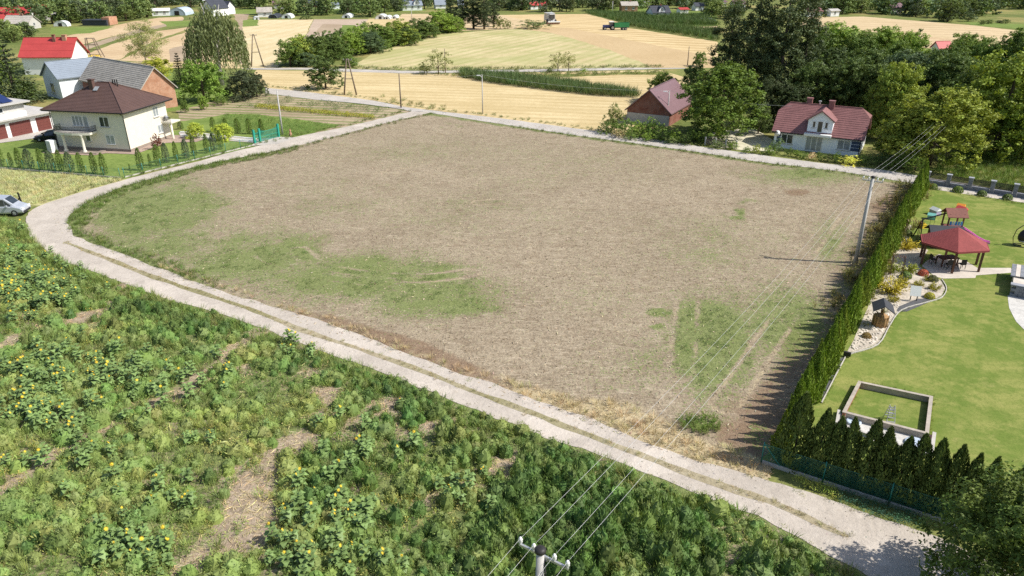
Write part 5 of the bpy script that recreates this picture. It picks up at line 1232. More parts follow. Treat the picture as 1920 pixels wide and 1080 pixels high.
hA = 9.0; lA = G(1013, 1034, hA); lB = G(1603, 494); hB = zpx(lB[0], lB[1], 333); lC = G(1757, 300); hC = zpx(lC[0], lC[1], 218)
dAB = math.atan2(lB[1] - lA[1], lB[0] - lA[0])
_, IA = xpole(lA, hA, dAB - math.pi / 2, 'foreground concrete power pole top with crossarm and white insulators')
_, IB = xpole(lB, hB, dAB - math.pi / 2, 'tall slanting-looking concrete power pole beside the thuja hedge', 1.7, cable=False)
_, IC = xpole(lC, hC, dAB - math.pi / 2 - .2, 'concrete power pole half hidden in the yellow-green tree', 1.7, cable=False)
def wire(a, b, sag, label, r=.0055, n=26, grp='power line wires'):
    pts = []
    for i in range(n + 1):
        t = i / n; p = a.lerp(b, t); pts.append((p.x, p.y, p.z - sag * 4 * t * (1 - t)))
    o = MB().tube(pts, r, 5).build('wire', M['wire'], None, True); tag(o, label, 'wire', grp); return o
M['wire'] = plain('aluminium_wire', (.62, .62, .6), .5, .05, 2, metal=.2)
back = [Vector((p.x - (lB[0] - lA[0]) * .6, p.y - (lB[1] - lA[1]) * .6, p.z)) for p in IA]
nth = ['leftmost', 'second', 'third', 'rightmost']
for k in range(4):
    wire(IA[k], IB[k], .75, '%s bare wire from foreground power pole to the pole by the hedge' % nth[k])
    wire(IB[k], IC[k], .35, '%s bare wire from the hedge pole to the pole in the tree' % nth[k])
    wire(IA[k], back[k], .5, '%s bare wire leaving the foreground pole towards the viewer' % nth[k])
wh = Vector((*G(1470, 285), zpx(*G(1470, 285), 197)))
wire(P1250, Vector((*G(1472, 280), zpx(*G(1472, 280), 199))), .5, 'thin service wire from barn street lamp to the white cottage', .015, grp='service wires')
wire(P748, P905, .5, 'thin wire between junction pole and street lamp', .012, grp='service wires'); wire(P655, P748, .5, 'thin wire between A-shaped pole and junction pole', .012, grp='service wires'); wire(P905, P1250, .7, 'thin wire between the two street lamps along the road', .012, grp='service wires')

# ================================================================ VEHICLES
M['paint_black'] = plain('black_paint', (.012, .014, .018), .18, .2, 2, spec=.7)
M['paint_silver'] = plain('silver_paint', (.52, .55, .6), .3, .05, 2, metal=.35, spec=.6)
M['paint_green'] = plain('green_paint', (.03, .19, .07), .45, .15, 2)
M['paint_blue'] = plain('tractor_blue', (.05, .07, .2), .4, .15, 2)
M['paint_grey'] = plain('machine_grey', (.55, .55, .53), .45, .15, 2)
M['rubber'] = plain('rubber', (.025, .025, .026), .8, .2, 5)
M['lamp_glass'] = plain('lamp_glass', (.75, .77, .8), .1, .05, 3, spec=.8)
M['red_lamp'] = plain('red_lamp', (.4, .02, .02), .2, .05, 3)
def wheel(parent, x, y, r, w, side, rim='steel'):
    t = MB(); n = 18
    pr = [(r * .6, -w / 2), (r * .93, -w / 2), (r, -w * .32), (r, w * .32), (r * .93, w / 2), (r * .6, w / 2)]
    V = []; F = []
    for a, b in pr:
        for k in range(n): V.append((x + a * math.cos(6.2832 * k / n), y + b, r + a * math.sin(6.2832 * k / n)))
    for i in range(len(pr)):
        j = (i + 1) % len(pr)
        for k in range(n): F.append((i * n + k, i * n + (k + 1) % n, j * n + (k + 1) % n, j * n + k))
    t.add(V, F); o = t.build('wheel', M['rubber'], parent, True)
    q = MB()
    yo = y + side * (w / 2 - .03)
    for k in range(5):
        a = 6.2832 * k / 5; q.bar((x, yo, r), (x + r * .58 * math.cos(a), yo, r + r * .58 * math.sin(a)), r * .22, .04, (0, 1, 0))
    V = [(x + r * .6 * c * math.cos(6.2832 * k / 18), yo - side * .04, r + r * .6 * c * math.sin(6.2832 * k / 18)) for c in (1,) for k in range(18)]
    q.add(V, [tuple(range(18))]); q.build('rim', M[rim], o)
def car(name, loc, rz, secs, half, paint, label, cat, wheels, wins, lights, gl='glass'):
    """secs: (x, z_low, z_belt, z_top, inset_top) from tail to nose; half: half width"""
    e = empty(name, (loc[0], loc[1], .05), rz, label, cat)
    b = MB(); V = []; n = 10
    def ring(x, z0, zb, zt, ins):
        h = half; return [(x, -h * .9, z0), (x, -h, z0 + .18), (x, -h, zb - .06), (x, -h + .04, zb), (x, -h + ins, zt - .05), (x, -h + ins + .14, zt), (x, h - ins - .14, zt), (x, h - ins, zt - .05), (x, h - .04, zb), (x, h, zb - .06), (x, h, z0 + .18), (x, h * .9, z0)]
    for s in secs: V += ring(*s)
    m = 12; F = []
    for i in range(len(secs) - 1):
        for k in range(m): F.append((i * m + k, i * m + (k + 1) % m, (i + 1) * m + (k + 1) % m, (i + 1) * m + k))
    F += [tuple(range(m - 1, -1, -1)), tuple(range((len(secs) - 1) * m, len(secs) * m))]
    b.add(V, F); b.build('body', M[paint], e)
    def at(x):
        for a, c in zip(secs[:-1], secs[1:]):
            if a[0] <= x <= c[0]:
                t = (x - a[0]) / (c[0] - a[0]); return [p + (q - p) * t for p, q in zip(a, c)]
        return list(secs[-1])
    for (xa, xb, lo, hi, lo2, hi2) in wins:
        for s in (-1, 1):
            g = MB(); P_ = []
            for x, f in ((xa, lo), (xb, lo2), (xb, hi2), (xa, hi)):
                q = at(x); y = half - .04 + (q[4] * -1 + .04) * f; P_.append((x, s * (y + .012), q[2] + (q[3] - .05 - q[2]) * f))
            g.add(P_, [(0, 1, 2, 3) if s < 0 else (3, 2, 1, 0)]); g.build('side_window', M[gl], e)
    for nm, x0, x1 in lights.get('screens', []):
        a, c = at(x0), at(x1); sg = .015; wv = MB()
        wv.add([(x0 + (.02 if x0 > x1 else -.02), -half + a[4] + .16, a[3] + sg), (x0 + (.02 if x0 > x1 else -.02), half - a[4] - .16, a[3] + sg), (x1, half - c[4] - .16, c[3] + sg), (x1, -half + c[4] + .16, c[3] + sg)], [(0, 1, 2, 3) if x0 < x1 else (0, 1, 2, 3)])
        wv.build(nm, M[gl], e)
    L = secs[-1][0]; T = secs[0][0]
    for s in (-1, 1):
        MB().box(L - .12, L + .03, s * half * .72 - .2, s * half * .72 + .2, lights['hz'], lights['hz'] + .2).build('headlight', M['lamp_glass'], e)
        MB().box(T - .03, T + .05, s * half * .8 - .1, s * half * .8 + .1, lights['tz'], lights['tz'] + .35).build('tail_light', M['red_lamp'], e)
        MB().box(lights['mx'] - .08, lights['mx'] + .1, s * (half + .12) - .1, s * (half + .12) + .1, lights['mz'], lights['mz'] + .16).build('mirror', M[paint], e)
    MB().box(L - .02, L + .045, -half * .8, half * .8, .3, .52).build('bumper', M['rubber'], e)
    for x, r in wheels:
        for s in (-1, 1): wheel(e, x, s * (half - .09), r, .22, s)
    return e
# silver van at the left edge
vx, vy = G(16, 405)
car('van', (vx - .55, vy + .6), R(6), [(-3.6, .4, 1.05, 1.95, .14), (-3.5, .3, 1.05, 2.02, .1), (-.4, .28, 1.08, 2.05, .1), (.55, .28, 1.08, 1.98, .14), (1.3, .28, 1.08, 1.32, .2), (1.55, .28, 1.02, 1.16, .16), (2.05, .3, .88, .98, .2), (2.25, .36, .7, .78, .3)], .95, 'paint_silver', 'silver panel van parked beside the bend of the loop road', 'van', [(-2.3, .36), (1.35, .36)],
    [(-.35, .5, .12, .92, .12, .9), (.54, 1.12, .12, .85, .12, .5)], dict(hz=.68, tz=1.1, mx=.75, mz=1.12, screens=[('windscreen', 1.28, .58), ('rear_window', -3.55, -3.5)]))
# dark car on the driveway
dx, dy = G(88, 264)
car('car', (dx + .3, dy + .4), R(200), [(-2.1, .4, .82, .95, .2), (-1.85, .25, .86, 1.25, .22), (-1.2, .22, .88, 1.46, .2), (.1, .22, .88, 1.47, .2), (.85, .22, .86, .98, .26), (1.5, .24, .78, .88, .2), (2.05, .32, .62, .7, .3)], .88, 'paint_black', 'black hatchback on the driveway under the carport edge', 'car', [(-1.3, .31), (1.3, .31)],
    [(-1.15, -.15, .1, .9, .1, .92), (-.1, .62, .1, .92, .1, .5)], dict(hz=.55, tz=.7, mx=.6, mz=.92, screens=[('windscreen', .83, .13), ('rear_window', -1.83, -1.25)]))
# combine harvester far out in the swaths
cx, cy = G(1032, 44); e = empty('combine_harvester', (cx, cy, 0), R(-75), 'pale combine harvester far out in the mown swaths', 'combine harvester')
MB().prism([(-4, -1.5), (1.6, -1.5), (1.6, 1.5), (-4, 1.5)], 1.1, 3.2).build('body', M['paint_grey'], e)
MB().add([(-3, -1.4, 3.2), (.4, -1.4, 3.2), (.4, 1.4, 3.2), (-3, 1.4, 3.2), (-3.4, -1.8, 4.0), (.7, -1.8, 4.0), (.7, 1.8, 4.0), (-3.4, 1.8, 4.0)], [(0, 1, 5, 4), (1, 2, 6, 5), (2, 3, 7, 6), (3, 0, 4, 7), (4, 5, 6, 7)]).build('grain_tank', M['paint_grey'], e)
MB().box(1.0, 2.6, -.95, .95, 2.0, 3.6).build('cab', M['glass'], e); MB().box(.9, 2.7, -1.05, 1.05, 3.602, 3.75).build('cab_roof', M['frame_white'], e)
MB().add([(1.7, -.7, 1.6), (3.6, -.7, .6), (3.6, .7, .6), (1.7, .7, 1.6), (1.7, -.7, .9), (3.6, -.7, .2), (3.6, .7, .2), (1.7, .7, .9)], [(0, 1, 2, 3), (7, 6, 5, 4), (0, 4, 5, 1), (3, 2, 6, 7)]).build('feeder', M['paint_grey'], e)
MB().box(3.5, 4.4, -2.6, 2.6, .15, .9).build('header', M['red_brick'], e); MB().tube([(3.9 + .8, -2.5, .9), (4.7, 2.5, .9)], .35, 8).build('reel', M['paint_grey'], e)
MB().tube([(-2.5, 1.7, 3.4), (-5.5, 2.0, 3.9)], .2, 8).build('unloading_auger', M['paint_grey'], e)
for s in (-1, 1): wheel(e, 1.0, s * 1.75, .85, .6, s); wheel(e, -3.2, s * 1.5, .5, .4, s)
# tractor and green trailer
tx, ty = G(1143, 56); e = empty('tractor', (tx, ty, 0), R(187), 'blue tractor hitched to a green trailer on the stubble', 'tractor')
MB().prism([(.2, -.5), (2.6, -.42), (2.6, .42), (.2, .5)], .9, 1.75).build('bonnet', M['paint_blue'], e); MB().box(-1.3, .25, -.85, .85, 1.2, 2.75).build('cab', M['glass'], e); MB().box(-1.4, .35, -.95, .95, 2.752, 2.95).build('cab_roof', M['frame_white'], e)
MB().box(-1.6, 2.5, -.4, .4, .6, 1.0).build('chassis', M['dark_metal'], e)
for s in (-1, 1): wheel(e, -.9, s * 1.0, .85, .5, s); wheel(e, 2.0, s * .9, .55, .35, s)
for s in (-1, 1): MB().box(-1.7, 0, s * .98 - .28, s * .98 + .28, 1.72, 1.8).build('mudguard', M['paint_blue'], e)
tx, ty = G(1158, 56); e = empty('trailer', (tx + 1.2, ty - .3, 0), R(187), 'green high-sided farm trailer behind the blue tractor', 'trailer')
for b in ((-2.8, 2.8, -1.2, -1.1), (-2.8, 2.8, 1.1, 1.2), (-2.8, -2.7, -1.098, 1.098), (2.7, 2.8, -1.098, 1.098)): MB().box(*b, 1.05, 2.6).build('side_board', M['paint_green'], e)
MB().box(-2.8, 2.8, -1.2, 1.2, .85, 1.048).build('bed', M['dark_metal'], e); MB().bar((2.7, 0, .9), (4.2, 0, .8), .14).build('drawbar', M['dark_metal'], e)
for x in (-1.6, -.6):
    for s in (-1, 1): wheel(e, x, s * 1.05, .48, .35, s)
# ================================================================ GARDEN ON THE RIGHT
lawn_px = [(1425, 864), (1500, 889), (1587, 919), (1680, 953), (1760, 978), (1860, 1010), (1990, 1050), (1990, 390), (1920, 378), (1740, 349), (1729, 352), (1700, 405), (1640, 525), (1560, 690), (1500, 800)]
sheet('lawn', pxpoly(lawn_px), .085, M['lawn'], .1, 1)
M['green_post'] = plain('green_powder_coat', (.02, .2, .165), .4, .1, 4, spec=.5)
def mesh_fence(name, p0, p1, h, spacing, label, base=True, mesh='green_post', cell=.14, wire_r=.007, braces=(), zb=.22, colour=None):
    p0 = np.array(p0); p1 = np.array(p1); L = float(np.linalg.norm(p1 - p0)); a = math.atan2(*(p1 - p0)[::-1])
    e = empty(name, (p0[0], p0[1], 0), a, label, 'fence')
    n = max(1, round(L / spacing))
    for k in range(n + 1):
        MB().tube([(L * k / n, 0, 0), (L * k / n, 0, h + .12)], .035, 8).build('post', M[mesh], e, True)
    if base:
        for k in range(n): MB().box(L * k / n + .05, L * (k + 1) / n - .05, -.04, .04, -.05, zb).build('base_slab', M['concrete'], e)
    for k in range(n):
        mb = MB(); x0, x1 = L * k / n + .04, L * (k + 1) / n - .04; z0 = zb + .02 if base else .05; H = h - z0; W = x1 - x0
        s = cell
        t = -H
        while t < W:        # diagonal wires clipped to the panel
            for sg in (1, -1):
                a0, a1 = max(0, t), min(W, t + H)
                if a1 > a0:
                    za, zc = (a0 - t, a1 - t) if sg > 0 else (H - (a0 - t), H - (a1 - t))
                    mb.bar((x0 + a0, 0, z0 + za), (x0 + a1, 0, z0 + zc), wire_r * 2)
            t += s
        mb.bar((x0, 0, h), (x1, 0, h), .012)
        o = mb.build('mesh_panel', M[mesh], e)
    for (x, dx) in braces:
        MB().tube([(x, 0, h), (x + dx, .0, .1)], .028, 6).build('brace', M[mesh], e)
    return e
mesh_fence('mesh_fence', G(1427, 868), G(1800, 990), 1.35, 3.0, 'dark green chain-link fence on a concrete base before the thuja row', braces=((.04, 1.1),), cell=.13, wire_r=.0035)
# conifer ground cover in front of the fence
# bed with stones along the hedge
M['pebbles'] = plain('pebble_bed', (.5, .44, .36), .9, .3, 6, dirt=((.25, .21, .17), .6), bumpy=.8, bscale=5)
bed = [(1640, 545), (1618, 600), (1600, 640), (1584, 668), (1592, 666), (1645, 648), (1668, 610), (1690, 582), (1740, 566), (1764, 558), (1772, 543), (1764, 528), (1752, 522), (1722, 500), (1740, 470), (1700, 462), (1710, 425), (1700, 421), (1668, 480)]
sheet('pebble_bed', pxpoly(bed), .1, M['pebbles'], .08, .6)
M['membrane'] = plain('black_membrane', (.1, .1, .105), .7, .2, 4)
sheet('edging_strip', pxpoly([(1584, 670), (1580, 680), (1560, 716), (1541, 756), (1536, 754), (1556, 710), (1575, 674)]), .105, M['membrane'])
sheet('edging_strip', pxpoly([(1680, 586), (1684, 577), (1720, 562), (1748, 562), (1738, 570), (1700, 586)]), .105, M['membrane'])
ed = MB(); ep = catmull(pxpoly([(1540, 758), (1580, 681), (1592, 667), (1645, 649), (1668, 612), (1690, 584), (1738, 569), (1765, 560), (1774, 543), (1765, 526)]), 4)
for a, b in zip(ep[:-1], ep[1:]): ed.bar((*a, .12), (*b, .12), .07, .12)
tag(ed.build('edging', M['concrete']), 'pale curved edging between pebble bed and lawn', 'edging')
# individual stones in the bed
rs = random.Random(5); stone = []
for k in range(4):
    mb = MB(); V_ = []; 
    for a in range(6): V_.append((math.cos(a * 1.047) * rs.uniform(.8, 1.1), math.sin(a * 1.047) * rs.uniform(.7, 1.1), 0))
    for a in range(6): V_.append((math.cos(a * 1.047) * rs.uniform(.5, .7), math.sin(a * 1.047) * rs.uniform(.45, .7), .6))
    mb.add(V_, [(i, (i + 1) % 6, 6 + (i + 1) % 6, 6 + i) for i in range(6)] + [tuple(range(6, 12))]); stone.append(mb.mesh('stone'))
M['stone'] = plain('bed_stone', (.6, .54, .46), .9, .35, 1.4)
bw = pxpoly([(1592, 664), (1610, 625), (1640, 575), (1660, 560), (1690, 560), (1682, 580), (1662, 612), (1640, 645)])
k = 0
for t in range(1500):
    x = rs.uniform(min(p[0] for p in bw), max(p[0] for p in bw)); y = rs.uniform(min(p[1] for p in bw), max(p[1] for p in bw))
    if not in_poly(np.array([x]), np.array([y]), bw)[0]: continue
    if k == 0: sg = MB()
    m = stone[k % 4]; s = rs.uniform(.05, .15); a = rs.random() * 6
    sg.add([(x + (v.co.x * math.cos(a) - v.co.y * math.sin(a)) * s, y + (v.co.x * math.sin(a) + v.co.y * math.cos(a)) * s, .1 + v.co.z * s) for v in m.vertices], [tuple(p.vertices) for p in m.polygons]); k += 1
    if k > 420: break
so = sg.build('loose_stones', M['stone']); tag(so, 'loose pale stones spread over the pebble bed', 'stones', kind='stuff')
# golden junipers, dark and ball shrubs
def juniper(name, h, r, seed):
    rng = np.random.default_rng(seed); C = []; A = []; N = []; T = []
    for b in range(26):
        a = rng.random() * 6.283; ln = r * (.6 + .5 * rng.random()); el = .25 + .5 * rng.random(); k = 34; s = rng.random(k) ** .7
        d = np.array([math.cos(a), math.sin(a), 0])
        p = d * (s * ln)[:, None] + np.array([0, 0, 1]) * (h * el * np.sin(s * 1.7))[:, None] + rng.normal(size=(k, 3)) * .07 * (1 + s[:, None])
        C.append(p); A.append(norm(d + np.array([0, 0, .35]) + rng.normal(size=(k, 3)) * .4)); N.append(norm(np.array([0, 0, 1.]) + rng.normal(size=(k, 3)) * .5)); T.append(np.ones((k, 3)) * (.6 + .5 * s[:, None]) * (.8 + .4 * rng.random((k, 1))))
    C = np.concatenate(C); cm = leaf_mesh(name, C, np.concatenate(A), np.concatenate(N), np.full(len(C), .24), np.full(len(C), .09), np.concatenate(T)); cm.materials.append(M['needle'])
    tm = MB().tube([(0, 0, -.05), (0, 0, h * .4)], [.05, .02], 5).mesh(name + '_trunk'); tm.materials.append(M['bark']); return dict(h=h, crown=cm, trunk=tm)
for i in range(3): TM['juniper%d' % i] = juniper('juniper%d' % i, 1.0, 1.25, 300 + i)
def ball(name, r, n, seed):
    rng = np.random.default_rng(seed); d = sph(rng, n); d[:, 2] = np.abs(d[:, 2]) * 1.2 - .3
    C = d * r * (.88 + .14 * rng.random((n, 1))) + np.array([0, 0, r * .5]); A = norm(np.cross(d, rng.normal(size=(n, 3)))); N = norm(d + rng.normal(size=(n, 3)) * .4)
    cm = leaf_mesh(name, C, A, N, np.full(n, r * .28), np.full(n, r * .14), np.ones((n, 3)) * (.75 + .5 * rng.random((n, 1)))); cm.materials.append(M['needle'])
    tm = MB().tube([(0, 0, -.05), (0, 0, r * .6)], [.05, .02], 5).mesh(name + '_trunk'); tm.materials.append(M['bark']); return dict(h=r * 1.5, crown=cm, trunk=tm)
TM['ball'] = ball('ball', .5, 700, 310)
for px, py, h, w, c, lb in [(1668, 548, 1.3, 1.0, (.32, .3, .035), 'large spreading golden juniper above the wishing well'), (1690, 535, 1.0, .8, (.3, .3, .04), 'golden juniper left of the white board'), (1668, 512, 1.0, .8, (.2, .26, .04), 'yellow-green juniper under the iron arch'), (1700, 512, 1.1, .8, (.22, .27, .045), 'yellow-green juniper right of the iron arch'), (1700, 468, 1.2, .9, (.36, .33, .04), 'golden juniper beside the gazebo corner, nearest the hedge'), (1722, 538, .7, .7, (.3, .31, .05), 'small golden juniper right behind the white board'), (1752, 545, .8, .7, (.28, .29, .04), 'golden juniper at the rounded tip of the bed'), (1740, 528, .7, .6, (.22, .25, .05), 'pale juniper below the red shrub'), (1675, 566, .7, .8, (.25, .25, .04), 'golden juniper under the roof of the wishing well')]:
    place('golden_juniper', 'juniper%d' % (px % 3), G(px, py), h * .9, w * .95, tuple(v_ * .55 for v_ in c), lb, 'juniper', 'golden junipers in the bed')
for px, py, s, c, lb in [(1624, 634, .7, (.11, .085, .03), 'small brownish ball shrub among stones below the well'), (1742, 560, .85, (.17, .18, .03), 'yellow-green ball shrub right of the white board'), (1748, 528, .9, (.05, .06, .03), 'dark round shrub near the gazebo paving'), (1730, 517, .9, (.2, .06, .04), 'reddish ball shrub beside the gazebo paving'), (1697, 522, 1.0, (.06, .1, .03), 'dark green low shrub between the golden junipers'),
                         (1748, 355, 1.1, (.08, .12, .03), 'clipped ball shrub by the stone fence, nearest the hedge'), (1795, 361, 1.2, (.07, .11, .03), 'clipped ball shrub by the stone fence, second from the hedge'), (1840, 368, 1.1, (.055, .085, .028), 'clipped ball shrub by the stone fence, third from the hedge'), (1888, 375, 1.1, (.055, .085, .028), 'clipped ball shrub by the stone fence, farthest from the hedge'), (1700, 442, 1.0, (.06, .09, .03), 'dark round shrub between hedge and pergola frame'), (1690, 452, .8, (.07, .1, .03), 'small round shrub at the hedge foot by the pergola frame')]:
    place('ball_shrub', 'ball', G(px, py), .75 * s, 1.05, c, lb, 'shrub')
# wishing well
M['wicker'] = plain('wicker', (.36, .22, .1), .8, .25, 8); M['brown_wood'] = plain('brown_wood', (.12, .055, .035), .6, .2, 5); M['dark_felt'] = plain('dark_felt', (.05, .052, .06), .8, .15, 5)
p = G(1648, 612); e = empty('wishing_well', (p[0], p[1], .08), R(70), 'wicker barrel wishing well under a small dark gable roof', 'well')
for k in range(9):
    z = .02 + k * .1; rr_ = .5 + .05 * math.sin(k / 8 * 3.14)
    for s in range(16):
        if (s + k) % 2 == 0: continue
    MB().lathe([(rr_, z), (rr_ + .035, z + .045), (rr_, z + .085)], (0, 0, 0), 18).build('wicker_ring', M['wicker'], e, True)
st = MB()
for s in range(14): a = s * 6.2832 / 14; st.bar((math.cos(a) * .56, math.sin(a) * .56, 0), (math.cos(a) * .56, math.sin(a) * .56, .93), .05)
st.build('stakes', M['wicker'], e)
for s in (-1, 1): MB().bar((s * .42, 0, .1), (s * .42, 0, 1.75), .09).build('post', M['wicker'], e)
MB().tube([(-.5, 0, 1.25), (.5, 0, 1.25)], .06, 8).build('windlass', M['brown_wood'], e)
for s in (-1, 1):
    MB().add([(-.85, 0, 2.0), (.85, 0, 2.0), (.85, s * .75, 1.5), (-.85, s * .75, 1.5), (-.85, 0, 2.06), (.85, 0, 2.06), (.85, s * .78, 1.55), (-.85, s * .78, 1.55)], [(0, 1, 2, 3), (4, 5, 6, 7), (3, 2, 6, 7), (0, 3, 7, 4), (1, 2, 6, 5)]).build('roof_panel', M['dark_felt'], e)
# white board on a stand
p = G(1712, 566); e = empty('white_board', (p[0], p[1], .08), R(-15), 'white tilted board on a small stand in the flower bed', 'board')
bo = MB(); bo.add([(-.42, -.2, .55), (.42, -.2, .55), (.42, .14, 1.35), (-.42, .14, 1.35), (-.42, -.16, .53), (.42, -.16, .53), (.42, .18, 1.33), (-.42, .18, 1.33)], [(0, 1, 2, 3), (7, 6, 5, 4), (0, 4, 5, 1), (3, 2, 6, 7), (0, 3, 7, 4), (1, 5, 6, 2)]); bo.build('panel', M['frame_white'], e)
for s in (-1, 1): MB().bar((s * .25, .1, 0), (s * .25, .0, .95), .06).build('leg', M['dark_metal'], e)
# gazebo
M['gaz_roof'] = plain('red_shingle', (.27, .062, .058), .8, .16, 5)
pc = np.array(G(1778, 497)); ga = R(-20)
e = empty('gazebo', (pc[0], pc[1], .06), ga, 'garden gazebo with red hipped roof on dark timber posts', 'gazebo')
hw, hd = 2.7, 2.3; ze, zt = 2.25, 3.75
rf = MB(); A_ = [(3.0 * math.cos(R(a)), 2.75 * math.sin(R(a)), ze) for a in (-160, -92, -28, 20, 88, 152)]
for i in range(6): courses(rf, A_[i], A_[(i + 1) % 6], (0, 0, zt), (0, 0, zt), 22, .008)
ro = rf.build('roof', M['gaz_roof'], e)
fa_ = MB()
for i in range(6): fa_.bar(Vector(A_[i]) - Vector((0, 0, .06)), Vector(A_[(i + 1) % 6]) - Vector((0, 0, .06)), .06, .18)
fa_.build('fascia', M['gaz_roof'], ro)
for x, y in [(p_[0] * .86, p_[1] * .86) for p_ in A_]:
    q = MB().box(x - .09, x + .09, y - .09, y + .09, 0, ze); q.build('post', M['brown_wood'], e)
for i in range(6):
    a, b = Vector(A_[i]) * .88, Vector(A_[(i + 1) % 6]) * .88; MB().bar((a.x, a.y, ze - .2), (b.x, b.y, ze - .2), .1, .14).build('beam', M['brown_wood'], e)
t = empty('garden_table', (pc[0] - .3, pc[1] - .1, .12), R(10), 'dark garden table standing under the red gazebo', 'table')
MB().box(-.9, .9, -.5, .5, .7, .76).build('top', M['brown_wood'], t)
for x in (-.8, .8):
    for y in (-.4, .4): MB().box(x - .05, x + .05, y - .05, y + .05, 0, .7).build('leg', M['brown_wood'], t)
for k, (x, y, a) in enumerate([(-.7, -1.1, 180), (.6, -1.05, 180), (-1.5, .1, 90)]):
    c = empty('garden_chair', (pc[0] + x, pc[1] + y, .12), R(a), 'dark garden chair, %s under the gazebo' % ['front left', 'front right', 'left end'][k], 'chair')
    MB().box(-.25, .25, -.25, .25, .42, .47).build('seat', M['dark_metal'], c); MB().box(-.25, .25, .21, .25, .47, .95).build('backrest', M['dark_metal'], c)
    for x2 in (-.22, .22):
        for y2 in (-.22, .22): MB().box(x2 - .02, x2 + .02, y2 - .02, y2 + .02, 0, .42).build('leg', M['dark_metal'], c)
M['patio'] = plain('patio_slabs', (.56, .5, .43), .85, .14, 2, bumpy=.15)
pw = pxpoly([(1738, 490), (1728, 500), (1752, 520), (1768, 524), (1828, 523), (1830, 518), (1897, 513), (1895, 504), (1832, 504), (1812, 492), (1760, 478)])
sheet('patio', pw, .1, M['patio'])
# individual slabs on the patio and path
sl = MB().box(-.24, .24, -.24, .24, 0, .012).mesh('slab'); M['slab'] = plain('slab', (.6, .54, .46), .85, .22, .7); sl.materials.append(M['slab'])
par = bpy.data.objects[[o.name for o in COL.objects if o.name.startswith('patio')][0]]
x0 = min(p[0] for p in pw); x1 = max(p[0] for p in pw); y0 = min(p[1] for p in pw); y1 = max(p[1] for p in pw); n = 0; ca, sa = math.cos(ga), math.sin(ga)
for i in range(-30, 31):
    for j in range(-30, 31):
        u, v = i * .51, j * .51; x, y = pc[0] + u * ca - v * sa, pc[1] + u * sa + v * ca
        if n < 290 and in_poly(np.array([x]), np.array([y]), pw)[0]:
            o = bpy.data.objects.new('slab', sl); COL.objects.link(o); o.parent = par; o.location = (x, y, .102); o.rotation_euler = (0, 0, ga); n += 1
# playhouse with dark roof behind the gazebo, play tower with slide, toys
pp = G(1765, 462); e = empty('playhouse', (pp[0], pp[1], .06), R(-12), 'small playhouse with dark felt roof between gazebo and play tower', 'playhouse')
MB().box(-1.25, 1.25, -.9, .9, 0, 1.5).build('wall', M['brown_wood'], e)
for s in (-1, 1): MB().add([(-1.6, s * 1.2, 1.42), (1.6, s * 1.2, 1.42), (1.6, 0, 2.15), (-1.6, 0, 2.15), (-1.6, s * 1.2, 1.36), (1.6, s * 1.2, 1.36), (1.6, 0, 2.09), (-1.6, 0, 2.09)], [(0, 1, 2, 3), (7, 6, 5, 4), (0, 4, 5, 1), (1, 5, 6, 2), (0, 3, 7, 4)]).build('roof_panel', M['dark_felt'], e)
win(e, 'x', .4, .6, .6, .6, -.9, 1, sill=False)
pp = G(1783, 455); e = empty('play_tower', (pp[0], pp[1] + .6, .06), R(-6), 'wooden play tower with brown roof, ladder net and pink slide', 'play tower')
M['play_wood'] = plain('red_brown_wood', (.2, .075, .055), .7, .2, 5)
for x in (-.7, .7):
    for y in (-.6, .6): MB().box(x - .06, x + .06, y - .06, y + .06, 0, 3.0).build('post', M['play_wood'], e)
MB().box(-.8, .8, -.7, .7, 1.45, 1.53).build('platform', M['play_wood'], e)
for s in (-1, 1): MB().add([(-1.0, s * .95, 2.75), (1.0, s * .95, 2.75), (1.0, 0, 3.45), (-1.0, 0, 3.45), (-1.0, s * .95, 2.69), (1.0, s * .95, 2.69), (1.0, 0, 3.39), (-1.0, 0, 3.39)], [(0, 1, 2, 3), (7, 6, 5, 4), (0, 4, 5, 1), (1, 5, 6, 2), (0, 3, 7, 4)]).build('roof_panel', M['play_wood'], e)
for k in range(5): MB().box(-.7 + k * .3, -.5 + k * .3, -.72, -.68, .4, 1.4).build('board', M['play_wood'], e)
for k, c in enumerate([(.1, .3, .6), (.75, .75, .7), (.1, .3, .6), (.7, .55, .1), (.1, .3, .6)]):
    if k < 3: M['abacus%d' % k] = plain('abacus%d' % k, c, .4, .05)
    MB().box(-.6 + k * .26, -.42 + k * .26, -.75, -.69, 1.85, 2.25).build('counter_block', M['abacus%d' % min(k, 2)], e)
M['pink'] = plain('pink_plastic', (.7, .22, .5), .35, .06, 2, spec=.5)
s = MB(); pts = [(.75, -.1, 1.5), (1.5, -.45, 1.1), (2.4, -.9, .55), (3.0, -1.15, .3), (3.4, -1.3, .28)]
for a, b in zip(pts[:-1], pts[1:]):
    a, b = Vector(a), Vector(b); s.bar(a, b, .5, .04)
    for sd in (-1, 1):
        off = Vector((.4, 1, 0)).normalized() * .25 * sd; s.bar(a + off + Vector((0, 0, .09)), b + off + Vector((0, 0, .09)), .05, .18)
s.build('slide', M['pink'], e)
MB().bar((-.75, 0, 2.9), (-3.0, -.2, 2.2), .1).build('swing_beam', M['dark_metal'], e)
for sg in (-1, 1): MB().bar((-3.0, -.2, 2.25), (-3.2, -.2 + sg * .9, 0), .09).build('swing_leg', M['dark_metal'], e)
for sg in (-1, 1): MB().bar((-2.0 + sg * .2, -.1, 2.5), (-2.0 + sg * .2, -.1, .5), .02).build('swing_rope', M['dark_metal'], e)
MB().box(-2.25, -1.75, -.2, 0, .46, .5).build('swing_seat', M['pink'], e)
